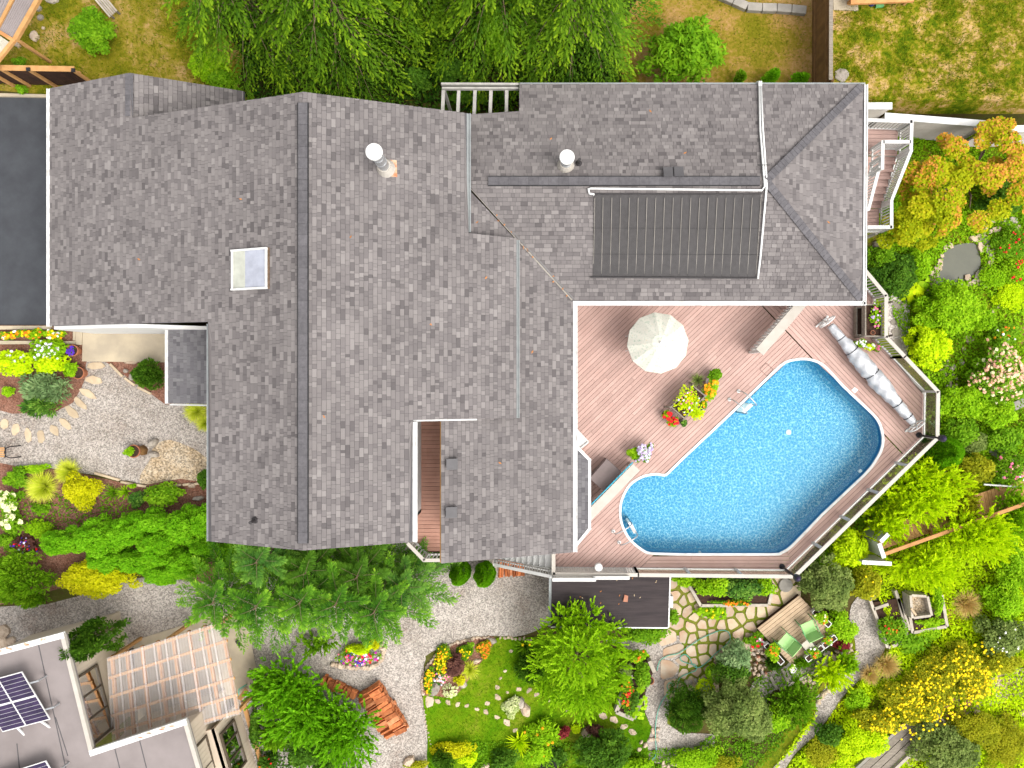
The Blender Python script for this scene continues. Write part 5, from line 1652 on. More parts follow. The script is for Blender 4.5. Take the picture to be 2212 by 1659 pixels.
for s, u in ((.02, .02), (.98, .02), (.98, .97), (.5, .02)):
    c = pq(s, u, -.2); MB().beam((c.x, c.y, 2.3), (c.x, c.y, c.z), .11, .11).build('post', 'tan_wood', pr_)
# patio floor and furniture under it
fl = [pq(s, u) for s, u in ((-.05, .02), (1.0, .02), (1.0, .95), (-.05, .95))]
MB().prism([Vector((p.x, p.y, 2.46)) for p in fl], h=.2).build('paving', 'concrete', None)
bpy.data.objects['paving']['kind'] = 'structure'
c = n2(1545, 850, 2.5)
shoe = MB().box(c, (.10, .26, .10), .6).build('boot', 'plastic_dark'); tag(shoe, 'dark garden shoe left on the pale doorstep', 'shoe')
# leaning timber and hose by the cover
ln = MB().beam(n2(1550, 1215, 2.9), n2(1600, 1150, 2.6), .18, .05).build('timber_offcut', 'tan_wood'); tag(ln, 'short orange timber plank by the corner of the patio cover', 'plank')
hb = MB().tube([n2(1545, 1200, 2.8), n2(1548, 1150, 2.9), n2(1590, 1122, 2.7), n2(1600, 1118, 2.5)], .025, 6).build('coiled_hose', 'hose'); tag(hb, 'green hose hooked beside the patio cover', 'hose')

# ================================================================ neighbour patio roof (top left)
TZ_ = 4.4
nr = empty('neighbour_patio_roof', P(0, 60, 2.4), 'corrugated patio roof with timber edges in the top left corner', 'patio cover')
def n0(x, y, dz=0): return P(*t(0, 0, x, y), TZ_+dz)
def corr(c4, n_, name, mat):
    m = MB(); a_, b_, c_, d_ = c4
    for j in range(n_):
        f0, f1 = j/n_, (j+1)/n_
        z0, z1 = .014*(-1)**j, .014*(-1)**(j+1)
        m.quad(a_.lerp(b_, f0) + Vector((0, 0, z0)), a_.lerp(b_, f1) + Vector((0, 0, z1)), d_.lerp(c_, f1) + Vector((0, 0, z1)), d_.lerp(c_, f0) + Vector((0, 0, z0)))
    return m.build(name, mat, nr)
corr([n0(-150, -60), n0(105, -60), n0(-20, 190), n0(-150, 150)], 22, 'corrugated_sheet', 'flat_roof')
corr([n0(115, -60), n0(285, -60), n0(95, 255), n0(-10, 200)], 20, 'corrugated_sheet', 'flat_roof')
corr([n0(-150, 160), n0(-10, 225), n0(70, 280), n0(-100, 480)], 18, 'corrugated_sheet', 'stool_seat')
MB().beam(n0(282, -60, -.02), n0(98, 262, -.02), .16, .14).build('edge_beam', 'tan_wood', nr)
MB().beam(n0(110, -60, .02), n0(-20, 195, .02), .12, .08).build('edge_beam', 'tan_wood', nr)
MB().beam(n0(-40, 185, .03), n0(100, 270, .03), .13, .10).build('edge_beam', 'cedar_wood', nr)
MB().beam(n0(85, 270, -.03), n0(-60, 450, -.03), .13, .12).build('edge_beam', 'tan_wood', nr)
for x, y in ((105, 255), (-40, 420)):
    c = n0(x, y); MB().beam((c.x, c.y, 2.3), (c.x, c.y, TZ_-.1), .1, .1).build('post', 'tan_wood', nr)
# slatted bench at the top
bn = empty('slatted_bench', G(*t(0, 0, 690, 30)), 'weathered grey slatted bench at the top edge of the lawn', 'bench')
ba, bb_ = n0(625, -40, -1.55), n0(735, 90, -1.55)
bd_ = (bb_-ba).normalized(); bs_ = Vector((-bd_.y, bd_.x, 0))
for i in range(5):
    o_ = bs_*(i-2)*.085
    MB().beam(ba + o_ - bd_*.6, bb_ + o_, .065, .035).build('slat', 'grey_wood_pale', bn)
for c in (bb_ - bd_*.15, ba + bd_*.1):
    for s in (-.14, .14):
        p = c + bs_*s; MB().beam(p, Vector((p.x, p.y, zg(p.x, p.y))), .06, .06).build('leg', 'grey_wood', bn)
# things at the top right: shed eave, toy
tq = lambda x, y, z: P(*t(2, 0, x, y), z)
sd_ = MB().prism([tq(1090, 25, 3.0), tq(1500, 8, 3.0), tq(1500, -120, 3.0), tq(1090, -120, 3.0)], h=.12).build('shed_roof_edge', 'cedar_wood')
tag(sd_, 'brown shed roof edge cut off by the top of the picture', 'roof')
for x in (1110, 1480):
    c = tq(x, -20, 3.0); o = MB().beam((c.x, c.y, 2.4), (c.x, c.y, 2.9), .1, .1).build('post', 'tan_wood', sd_)
ty = MB().box(tq(1275, 34, 2.5), (.3, .16, .12), .1).build('toy_truck', 'chair_green_dark'); tag(ty, 'small green toy on the grass below the brown shed edge', 'toy')
pa = MB().lathe(tq(1220, 28, 2.42), [(.10, 0), (.13, .2), (.12, .2), (.09, .02)], 12).build('bucket', 'blue_pail'); tag(pa, 'small dark blue bucket beside the green toy', 'bucket')

# ================================================================ firewood
def split_log(c, d, L, w_, h_, parent, mat):
    d = Vector(d).normalized(); s = Vector((-d.y, d.x, 0)); up = Vector((0, 0, 1))
    k = random.choice((3, 4, 4))
    prof_ = [(-.5, -.5), (.5, -.5), (.5, .35), (-.35, .5)] if k == 4 else [(-.5, -.45), (.5, -.5), (.1, .5)]
    prof_ = [(x*w_*random.uniform(.85, 1.1), z*h_*random.uniform(.85, 1.1)) for x, z in prof_]
    m = MB(); n_ = len(prof_)
    j1, j2 = random.uniform(-.03, .03), random.uniform(-.03, .03)
    for e_, jj in ((-.5, j1), (.5, j2)):
        for x, z in prof_: m.v.append(tuple(c + d*(e_*L + jj) + s*x + up*z))
    for i in range(n_):
        j = (i+1) % n_; m.f.append((i, j, n_+j, n_+i))
    m.f.append(tuple(range(n_-1, -1, -1))); m.f.append(tuple(range(n_, 2*n_)))
    return m.build('split_log', mat, parent)
def woodpile(p, q, rows, L, label, w_=.17):
    p, q = Vector(p), Vector(q); d = (q-p); Lt = d.length; d.normalize(); ac = Vector((-d.y, d.x, 0))
    r_ = empty('firewood_stack', (p+q)/2, label, 'firewood')
    for ri, (off_, lays) in enumerate(rows):
        for ly in range(lays):
            x = random.uniform(0, .05)
            while x < Lt:
                ww = w_*random.uniform(.7, 1.35)
                z = .09 + ly*.145 + random.uniform(-.03, .03)
                c = p + d*(x+ww/2) + ac*(off_ + random.uniform(-.04, .04)) + Vector((0, 0, z))
                dd = ac + d*random.uniform(-.10, .10)
                split_log(c, dd, L*random.uniform(.88, 1.08), ww, .16, r_, random.choice(('firewood', 'firewood', 'firewood_pale')))
                x += ww*.97
    return r_
wpa, wpb = hit(*t(1, 2, 165, 1150), lambda x, y: zg(x, y)+.4), hit(*t(1, 2, 345, 1435), lambda x, y: zg(x, y)+.4)
wpa.z = zg(wpa.x, wpa.y)+.03; wpb.z = zg(wpb.x, wpb.y)+.03
woodpile(wpa, wpb, ((.30, 4), (-.22, 3)), .48, 'double row of split orange firewood stacked on the gravel')
wpa, wpb = G(*t(0, 2, 2095, 1075)), G(*t(1, 2, 88, 1165))
for pp in (wpa, wpb): pp.z += .03
woodpile(wpa, wpb, ((0.0, 2),), .34, 'single low row of firewood along the edge of the big juniper', .16)
wpa, wpb = G(*t(1, 2, 1012, 330)), G(*t(1, 2, 1175, 322))
woodpile(wpa, wpb, ((.15, 2), (-.35, 1)), .42, 'split firewood heaped beneath the white garden stairs', .13)

# ================================================================ stones
def stone(c, rx, ry, h_, ang, mat, name='stone', parent=None, k=None, sharp=.22, dome=.0, label=None, cat=None, group=None):
    k = k or random.randint(5, 7)
    c = Vector(c); pts = []
    for i in range(k):
        a_ = 2*math.pi*(i + random.uniform(-.28, .28))/k
        rr = 1 - random.uniform(0, sharp)
        x, y = math.cos(a_)*rx*rr, math.sin(a_)*ry*rr
        pts.append(Vector((c.x + x*math.cos(ang) - y*math.sin(ang), c.y + x*math.sin(ang) + y*math.cos(ang), c.z + h_)))
    cc = sum(pts, Vector())/k
    m = MB()
    if dome:
        m.v = [tuple(Vector((p.x, p.y, c.z-.05))) for p in pts]
        m.v += [tuple(cc + (p-cc)*.93 + Vector((0, 0, -h_*.35 + random.uniform(-.05, .05)*h_))) for p in pts]
        m.v += [tuple(cc + (p-cc)*random.uniform(.42, .66) + Vector((0, 0, random.uniform(-.12, .1)*h_))) for p in pts]
        for lv in (0, k):
            for i in range(k):
                j = (i+1) % k; m.f.append((lv+i, lv+j, lv+k+j, lv+k+i))
        m.f.append(tuple(range(2*k, 3*k)))
    else:
        m.prism(pts, h=h_+.04)
    o = m.build(name, mat, parent, bevel=.012 if not dome else 0)
    if label: tag(o, label, cat, group)
    return o
def gstone(uv, r1, r2, ang, mat, parent=None, h_=.03, **kw):
    c = G(*uv)
    return stone(c, r1, r2, h_, ang, mat, parent=parent, **kw)
# stepping stones across the front gravel
fp = empty('stepping_stone_path', G(*t(0, 1, 450, 950)), kind='structure')
for x, y, a_, b_, an in ((627, 712, .42, .17, .0), (610, 805, .38, .19, -.2), (572, 890, .42, .17, -.55), (525, 955, .42, .15, -.75), (468, 1012, .36, .19, -.75), (425, 1085, .36, .16, -.75), (355, 1128, .28, .18, -.9), (268, 1168, .33, .16, -1.5), (186, 1163, .36, .15, -1.5), (106, 1120, .29, .17, 1.3), (33, 1088, .26, .21, 1.2)):
    gstone(t(0, 1, x, y), a_, b_, an, 'stone_pale', fp, h_=.05, name='stepping_stone', k=7)
# edging of pale flat stones along the mulch
eg = empty('stone_edging', G(*t(0, 1, 900, 1470)), 'thin pale stone edging along the front mulch bed', 'edging')
for (x0, y0, x1, y1) in ((620, 1405, 780, 1450), (790, 1462, 870, 1478), (880, 1480, 955, 1492), (1080, 1490, 1180, 1482), (1190, 1482, 1240, 1476), (1262, 1478, 1310, 1468), (720, 700, 800, 780), (815, 790, 880, 838), (900, 850, 985, 893)):
    a_, b_ = G(*t(0, 1, x0, y0)), G(*t(0, 1, x1, y1))
    MB().beam(a_ + Vector((0, 0, .05)), b_ + Vector((0, 0, .05)), .09, .12).build('edging_stone', 'stone_pale', eg, bevel=.01)
# boulders and rocks, front and lawn
def rock(uv, r1, r2, h_, ang, mat, label, name='rock'):
    c = G(*uv); return stone(c, r1, r2, h_, ang, mat, name=name, dome=1, label=label, cat='rock', sharp=.3, k=8)
rock(t(0, 1, 1005, 1210), .26, .17, .32, .5, 'stone_grey', 'mossy dark rock at the back of the gravel fountain group')
rock(t(0, 1, 938, 1258), .17, .22, .35, .1, 'fence_brown', 'brown rounded rock beside the gravel-yard pot')
rock(t(0, 1, 1005, 1285), .24, .15, .28, -.3, 'stone_grey', 'pointed grey rock at the front of the gravel-yard group')
rock(t(0, 1, 1250, 1485), .16, .13, .2, 0, 'stone_warm', 'beige rock on the front bed edging')
rock(t(0, 1, 1290, 1570), .26, .12, .2, .1, 'stone_grey', 'half-hidden grey rock in the front mulch near the wall')
rock(t(0, 1, 820, 745), .12, .12, .14, 0, 'stone_grey', 'small grey rock under the clipped cypress')
rock(t(0, 1, 860, 785), .14, .18, .16, 0, 'stone_grey', 'larger grey rock beside the clipped cypress')
rock(t(0, 1, 855, 690), .34, .08, .12, .05, 'stone_warm', 'long pale slab between the walkway and the cypress')
rock(t(0, 0, 340, 8), .36, .14, .18, 0, 'stone_grey', 'flat grey rock at the top edge near the patio roof')
rock(t(0, 0, 250, 55), .18, .22, .2, .2, 'stone_grey', 'grey rock beside the timber patio roof')
rock(t(0, 0, 268, 118), .15, .13, .16, 0, 'stone_grey', 'round grey rock on the dry north lawn')
rock(t(0, 0, 228, 242), .24, .26, .16, .4, 'stone_warm', 'split pale rock in the dry north lawn')
rock(t(0, 0, 120, 292), .14, .16, .14, .4, 'stone_warm', 'pale rock by the timber post in the top left')
rock(t(0, 0, 285, 185), .10, .08, .1, .4, 'stone_warm', 'smallest pale rock on the north lawn')
rock(t(2, 0, 1030, 492), .36, .34, .12, .4, 'stone_grey', 'grey lichen rock set in the east lawn beside the fence')
rock(t(0, 2, 25, 765), .40, .34, .18, .4, 'stone_warm', 'large tan boulder at the left edge of the lower path')
rock(t(0, 2, 80, 832), .26, .24, .14, .4, 'stone_warm', 'tan paving boulder touching the flat roof corner')
rock(t(0, 2, 22, 850), .3, .3, .14, .4, 'stone_warm', 'tan boulder half under the flat roof edge')
# south lawn rocks
rock(t(1, 2, 1150, 1230), .32, .26, .36, .5, 'stone_grey', 'grey boulder in the middle of the lawn beside variegated leaves')
rock(t(1, 2, 1192, 1275), .24, .34, .32, .2, 'stone_warm', 'tan boulder in the middle of the lawn')
rock(t(1, 2, 600, 1140), .36, .33, .3, .6, 'stone_grey', 'smooth grey boulder at the tip of the curved flower bed')
rock(t(1, 2, 785, 1110), .2, .24, .2, .6, 'stone_grey', 'grey rock at the inner side of the curved flower bed')
rock(t(1, 2, 552, 1228), .34, .30, .06, .1, 'stone_warm', 'flat tan slab where the gravel meets the lawn')
rock(t(1, 2, 970, 828), .26, .16, .2, -.4, 'stone_grey', 'pitted grey rock at the top of the curved flower bed')
rock(t(1, 2, 875, 962), .25, .12, .14, .2, 'stone_warm', 'pale rock between bed flowers and lawn')
rock(t(1, 2, 1586, 1420), .23, .32, .34, .1, 'stone_warm', 'pale pointed boulder among the plants south of the lawn')
rock(t(1, 2, 440, 1610), .28, .26, .25, .1, 'stone_warm', 'tan boulder at the bottom edge of the gravel path')
rock(t(1, 2, 112, 757), .16, .18, .16, .1, 'stone_warm', 'round pale rock below the spreading cedars')
rock(t(1, 2, 935, 1645), .22, .14, .18, .1, 'stone_warm', 'pale rock at the bottom edge beside the lawn')
rock(t(2, 2, 135, 1530), .36, .22, .2, .1, 'stone_grey', 'flat grey rock where the lower gravel path bends')
rock(z6(195, 275)[0:2], .36, .34, .34, .5, 'stone_grey', 'big grey boulder beside the house near the staircase foot')
rock(z6(330, 130)[0:2], .4, .25, .3, .3, 'stone_grey', 'shaded grey boulder under the staircase landing')
rock(t(2, 1, 1800, 690), .16, .17, .2, 0, 'stone_grey', 'round grey rock in the east border below the shrubs')
rock(t(2, 1, 1740, 725), .2, .16, .2, .4, 'stone_grey', 'grey rock beside the stony border strip')
for i, (x, y, r1) in enumerate(((1880, 1182, .24), (1838, 1232, .26), (1800, 1282, .24), (1735, 1215, .2), (1700, 1250, .18), (1768, 1245, .16))):
    rock(t(2, 2, x, y), r1, r1*.85, .2, .4*i, 'stone_red', ('top', 'second', 'lowest round', 'left upper', 'leftmost', 'middle small')[i] + ' red sandstone rock by the yellow flowers')
for x, y, nm in ((1975, 1235, 'pink-grey rock on the dirt path by the red rocks'), (2130, 1390, 'white rock at the lower right edge'), (2200, 1300, 'pale rock at the right edge of the dirt path'), (1905, 1290, 'small white rock on the dirt path')):
    rock(t(2, 2, x, y), .2, .16, .16, .3, 'stone_warm', nm)
# small stones ringing the flower beds: pieces of one edging each
def ring(uv, n_, r0, mat, label, parent_uv, jit=.03, closed=False):
    pts = [G(u, v) for u, v in cr(uv, 8, closed=closed)]
    L = sum((b-a).length for a, b in zip(pts[:-1], pts[1:]))
    r_ = empty('rock_edging', G(*parent_uv), label, 'edging')
    for i in range(n_):
        c, d = along(pts, L*(i+.5)/n_)
        stone(c + Vector((random.uniform(-jit, jit), random.uniform(-jit, jit), 0)), r0*random.uniform(.7, 1.25), r0*random.uniform(.6, .95), r0*random.uniform(.8, 1.1), random.uniform(0, 3), mat, name='edging_stone', parent=r_, dome=1, k=6)
ring(T(1, 2, [(530, 1185), (525, 1080), (560, 1000), (640, 905), (740, 848), (860, 818), (960, 806)]), 40, .10, 'stone_warm', 'rounded stones edging the curved flower bed', t(1, 2, 560, 1000))
ring(T(1, 2, [(-60, 985), (60, 1002), (150, 1005), (230, 985), (268, 930), (262, 870), (230, 820)]), 22, .15, 'stone_warm', 'rounded stones around the petunia island bed', t(1, 2, 200, 1000))
ring(T(1, 2, [(1020, 815), (1090, 815), (1180, 822), (1240, 830)]), 9, .09, 'stone_warm', 'small pale stones between gravel and the top of the lawn', t(1, 2, 1100, 815))
ring(T(1, 2, [(540, 1270), (552, 1380), (575, 1500), (590, 1560)]), 12, .06, 'stone_warm', 'low stones between the gravel path and the left side of the lawn', t(1, 2, 545, 1300), .02)
z48 = lambda x, y: (1423.1 + x/4.8, 1219.8 + y/4.8)
ring([z48(*p) for p in ((575, 1010), (600, 940), (680, 880), (760, 850), (850, 800), (930, 750), (1000, 690))], 20, .10, 'stone_warm', 'line of rounded stones between the flagstones and the rockery', z48(760, 850))
ring(T(2, 2, [(1030, 1060), (960, 1120), (900, 1190), (880, 1240)]), 12, .14, 'stone_pale', 'pale stones edging the gravel path below the feathery junipers', t(2, 2, 950, 1130), .08)
ring(T(2, 2, [(0, 1110), (60, 1100), (120, 1095), (170, 1060)]), 8, .16, 'stone_grey', 'rough stones at the lower end of the flagstone patio', t(2, 2, 60, 1100), .08)
ring(T(1, 2, [(1900, 1525), (1960, 1500), (2030, 1460), (2020, 1380)]), 12, .13, 'stone_warm', 'scattered pale stones at the lawn corner by the hose', t(1, 2, 1960, 1500), .16)
ring(T(1, 2, [(2060, 1625), (2140, 1640), (2212, 1600), (2290, 1560)]), 10, .16, 'stone_warm', 'pale stones at the bottom of the hose gravel path', t(1, 2, 2140, 1640), .12)
# stepping stones in the lawn
sp_ = empty('stepping_stone_path', G(*t(1, 2, 900, 1260)), kind='structure')
for x, y, r1 in ((622, 1222, .2), (690, 1230, .18), (755, 1242, .17), (812, 1252, .14), (878, 1272, .14), (935, 1290, .21), (1006, 1325, .18), (1065, 1358, .26), (1125, 1410, .17), (943, 1236, .17), (1008, 1195, .22), (1076, 1165, .12), (1147, 1147, .17), (1215, 1155, .18), (1265, 1180, .18), (1010, 1132, .17), (1032, 1075, .1), (1060, 1027, .11), (1100, 898, .14), (1342, 1220, .1), (1468, 1288, .14), (1695, 1316, .26), (1765, 1342, .26), (1828, 1387, .22), (1888, 1422, .24)):
    gstone(t(1, 2, x, y), r1*.95, r1*.62, random.uniform(-.8, .8), 'stone_warm', sp_, h_=.075, name='stepping_stone', sharp=.3)
# flagstone patio: irregular cells
fpoly = [G(*p) for p in [z48(*q) for q in ((110, 170), (300, 165), (330, 230), (430, 420), (700, 440), (1140, 430), (1190, 160), (1330, 150), (1400, 260), (1020, 650), (960, 740), (760, 840), (600, 930), (540, 1050), (470, 1180), (230, 1290), (140, 1300), (150, 1100), (130, 700), (200, 600))]]
fpl = [(p.x, p.y) for p in fpoly]
def inside(x, y, poly):
    c = False
    for i in range(len(poly)):
        (x0, y0), (x1, y1) = poly[i], poly[i-1]
        if (y0 > y) != (y1 > y) and x < (x1-x0)*(y-y0)/(y1-y0)+x0: c = not c
    return c
seeds = []
xs_ = [p[0] for p in fpl]; ys_ = [p[1] for p in fpl]
tries = 0
while len(seeds) < 150 and tries < 40000:
    tries += 1
    x, y = random.uniform(min(xs_), max(xs_)), random.uniform(min(ys_), max(ys_))
    if inside(x, y, fpl) and all((x-a)**2+(y-b)**2 > .40**2 for a, b in seeds): seeds.append((x, y))
pat = empty('flagstone_patio', (sum(xs_)/len(xs_), sum(ys_)/len(ys_), .17), kind='structure')
for i, (x, y) in enumerate(seeds):
    cell = [Vector((x+a, y+b)) for a, b in ((-.6, -.6), (.6, -.6), (.6, .6), (-.6, .6))]
    for j, (a, b) in enumerate(seeds):
        if i != j and (x-a)**2+(y-b)**2 < 1.7:
            mid = Vector(((x+a)/2, (y+b)/2)); nn = Vector((x-a, y-b)).normalized()
            cell = clip(cell, mid + nn*random.uniform(.03, .075), nn)
            if len(cell) < 3: break
    if len(cell) < 3: continue
    cc = sum(cell, Vector((0, 0)))/len(cell)
    # knock the corners off
    q = []
    for k in range(len(cell)):
        a, b = cell[k], cell[(k+1) % len(cell)]
        f1, f2 = random.uniform(.06, .2), random.uniform(.8, .94)
        q += [a.lerp(b, f1), a.lerp(b, f2)]
    z = zg(x, y)+.03 + random.uniform(.02, .035)
    MB().prism([Vector((p.x, p.y, z)) for p in q], h=.06).build('flagstone', 'stone_flag' if random.random() < .75 else 'stone_pale', pat)
# side path slabs by the north-east deck rail
sl_ = empty('stone_slab_path', G(*z6(560, 1100)), kind='structure')
for x, y, r1, r2 in ((575, 960, .26, .42), (545, 1125, .30, .18), (555, 1265, .28, .22), (560, 1400, .24, .2), (650, 890, .14, .2)):
    gstone(z6(x, y), r1, r2, .1, 'stone_grey', sl_, h_=.05, name='path_slab', k=8)
for i, (x, y, r1, r2, an) in enumerate(((1900, 910, .28, .10, .8), (1790, 1000, .13, .10, .3), (1725, 1065, .24, .13, .9), (1495, 1345, .24, .26, .2), (1430, 1505, .10, .24, .2), (1665, 2200, .1, .1, 0))[:5]):
    gstone(z6(x, y), r1, r2, an, 'white_paint' if False else 'stone_pale', sl_, h_=.07, name='path_slab', k=7)
# pond with stone rim
pond_uv = [z6(*p) for p in ((1250, 175), (1340, 130), (1560, 110), (1620, 220), (1650, 330), (1630, 440), (1540, 540), (1440, 600), (1340, 640), (1220, 695), (1040, 725), (1050, 620), (1090, 480), (1130, 360), (1160, 260))]
po = [G(u, v, .06) for u, v in cr(pond_uv, 3)]
pd = MB().poly([p for p in po]).build('pond', 'pond_water'); tag(pd, kind='structure')
pe = empty('pond_stone_rim', po[0], 'ring of flat pale stones around the murky pond', 'edging')
for x, y, r1, r2, an, mt in ((1690, 90, .3, .36, .2, 'stone_grey'), (1560, 60, .3, .16, -.3, 'stone_pale'), (1640, 20, .3, .12, 0, 'stone_pale'), (1630, 170, .16, .26, .2, 'stone_warm'), (1780, 230, .22, .16, .5, 'stone_pale'), (1720, 190, .12, .26, .1, 'stone_grey'), (1735, 410, .4, .07, .9, 'stone_pale'), (1770, 300, .16, .2, .3, 'stone_grey'), (1755, 370, .12, .3, -.4, 'stone_warm'), (1710, 525, .3, .24, .4, 'stone_grey'), (1650, 600, .34, .2, .7, 'stone_pale'), (1560, 590, .2, .1, .6, 'stone_grey'), (1500, 640, .3, .12, .3, 'stone_warm'), (1460, 565, .17, .2, .1, 'stone_warm'), (1590, 520, .12, .24, -.4, 'stone_grey'), (1360, 650, .2, .1, .4, 'stone_grey'), (1010, 600, .24, .26, .2, 'stone_warm'), (1030, 520, .26, .2, -.5, 'stone_warm'), (1085, 440, .2, .2, .6, 'stone_pale'), (1010, 690, .16, .22, .2, 'stone_pale'), (1110, 370, .15, .2, .3, 'stone_warm'), (1190, 170, .2, .14, .7, 'stone_warm'), (1250, 150, .12, .2, .7, 'stone_warm'), (1130, 270, .1, .16, .3, 'stone_pale'), (1780, 140, .14, .1, .3, 'stone_pale'), (970, 745, .16, .16, .3, 'stone_warm'),
                             (1690, 640, .2, .22, .2, 'stone_pale'), (1650, 470, .10, .25, -.5, 'stone_grey')):
    gstone(z6(x, y), r1, r2, an, mt, pe, h_=.11 + random.uniform(0, .06), name='rim_stone', k=6, sharp=.28)
for k, (x, y) in enumerate(((1560, 1450), (1530, 1500), (1640, 1420), (1700, 1450), (1900, 1470), (2000, 1500), (1800, 1480), (2060, 1480), (2110, 1570), (1680, 1610), (1750, 1630), (1830, 1600), (1950, 1480), (1640, 1570))):
    gstone(zs(x, y), random.uniform(.12, .3), random.uniform(.1, .2), random.uniform(0, 3), random.choice(('stone_pale', 'stone_grey', 'stone_warm')), pe, h_=random.uniform(.1, .2), name='rim_stone', k=6, sharp=.3)
pu_ = MB().tube([G(*z6(1350, 625), .1), G(*z6(1360, 550), .5), G(*z6(1395, 630), .1)], .02, 6).build('pond_hoop', 'black_metal'); tag(pu_, 'thin black hoop at the south edge of the pond', 'hoop')
# stony scree in the east border
sc0 = empty('rock_strip', G(*t(2, 1, 1720, 800)), 'strip of loose stones in the east garden border', 'rocks')
for k in range(46):
    s_ = random.random(); u, v = t(2, 1, 1690 + 80*s_ + random.uniform(-45, 45), 690 + 230*s_ + random.uniform(-25, 25))
    gstone((u, v), random.uniform(.05, .13), random.uniform(.05, .1), random.uniform(0, 3), random.choice(('stone_warm', 'stone_grey')), sc0, h_=random.uniform(.05, .12), name='loose_stone', k=5, dome=1)
rk0 = empty('rockery', G(*z48(1020, 930)), 'rockery of pinkish stones west of the wooden platform', 'rockery')
for k in range(60):
    u, v = z48(random.uniform(930, 1170), random.uniform(800, 1150))
    gstone((u, v), random.uniform(.06, .17), random.uniform(.05, .13), random.uniform(0, 3), random.choice(('stone_warm', 'stone_warm', 'stone_grey', 'stone_red')), rk0, h_=random.uniform(.06, .16), name='rockery_stone', k=6, dome=1)
rk1 = empty('rockery', G(*z48(1860, 860)), 'rockery of pale stones between the platform planters and gravel path', 'rockery')
for k in range(44):
    s_ = random.random(); u, v = z48(1500 + 480*s_ + random.uniform(-60, 60), 1230 - 420*s_ + random.uniform(-60, 60))
    gstone((u, v), random.uniform(.08, .2), random.uniform(.07, .14), random.uniform(0, 3), random.choice(('stone_warm', 'stone_pale', 'stone_grey')), rk1, h_=random.uniform(.06, .16), name='rockery_stone', k=6, dome=1)

# ================================================================ wooden platform with chairs
PFZ = .45
pf = empty('wooden_platform', G(*z48(1400, 700)), 'small pale wooden platform in the garden with lawn chairs', 'platform')
pfc = [P(*z48(*q), PFZ) for q in ((1020, 660), (1455, 318), (1815, 700), (1400, 1065))]
dd = Vector((pfc[1].x-pfc[0].x, pfc[1].y-pfc[0].y)).normalized()
boards(pf, [[(p.x, p.y) for p in pfc]], dd, .15, PFZ, 'platform_board', name='platform_board', maxlen=9, gap=.014)
cc = sum(pfc, Vector())/4
MB().prism([cc + (p-cc)*.99 - Vector((0, 0, .06)) for p in pfc], z0=.1).build('platform_frame', 'fence_dark', pf)
seat = P(*z48(1325, 800), PFZ+.45)
chair((seat.x, seat.y), math.atan2(1.0, -1.15), 'chair_green', 'chair_green_dark', 'lime green lawn chair on the left of the wooden platform', PFZ, w_=.56)
seat = P(*z48(1555, 655), PFZ+.45)
chair((seat.x, seat.y), math.atan2(1.2, -.55), 'chair_green', 'chair_green_dark', 'lime green lawn chair on the right of the wooden platform', PFZ, w_=.56)
seat = P(*z48(1555, 845), PFZ+.45)
chair((seat.x, seat.y), math.atan2(1.0, -.9), 'stool_seat', 'plastic_dark', 'beige seated folding chair at the front of the wooden platform', PFZ, w_=.40, back=.1)
# planter boxes round the platform
PBX = []
def planter_box(q0, q1, label):
    a_, b_ = P(*z48(*q0), PFZ+.2), P(*z48(*q1), PFZ+.2)
    d = (b_-a_).normalized(); s = Vector((-d.y, d.x, 0))
    r_ = empty('planter_box', (a_+b_)/2 - Vector((0, 0, .28)), label, 'planter')
    for o_ in (-.11, .11):
        MB().beam(a_ + s*o_, b_ + s*o_, .025, .22).build('side_board', 'siding_white', r_)
    for c in (a_, b_): MB().beam(c - s*.098, c + s*.098, .025, .22).build('end_board', 'siding_white', r_)
    MB().beam(a_ + Vector((0, 0, .03)), b_ + Vector((0, 0, .03)), .19, .1, ext=-.02).build('soil', 'soil', r_)
    PBX.append((a_, b_))
planter_box((1105, 820), (1275, 1015), 'white planter box on the west edge of the wooden platform')
planter_box((1345, 1045), (1405, 1095), 'short white planter box at the south tip of the wooden platform')
planter_box((1525, 980), (1690, 845), 'white planter box on the south-east edge behind the beige chair')
planter_box((1700, 840), (1825, 740), 'white planter box at the east corner of the wooden platform')
planter_box((1600, 470), (1765, 625), 'white planter box on the north-east edge of the wooden platform')
# timber edged steps below the platform
stp = empty('timber_steps', G(*z48(1250, 1180)), 'gravel steps with timber risers below the wooden platform', 'steps')
for q0, q1 in (((1150, 1150), (1220, 1280)), ((1270, 1070), (1340, 1230)), ((1240, 1285), (1560, 1130)), ((1540, 1090), (1560, 1140)), ((1630, 990), (1660, 1050)), ((1700, 910), (1760, 970)), ((1560, 1130), (1760, 960))):
    a_, b_ = G(*z48(*q0)), G(*z48(*q1))
    MB().beam(a_ + Vector((0, 0, .06)), b_ + Vector((0, 0, .06)), .12, .12).build('timber_riser', 'grey_wood_pale', stp)

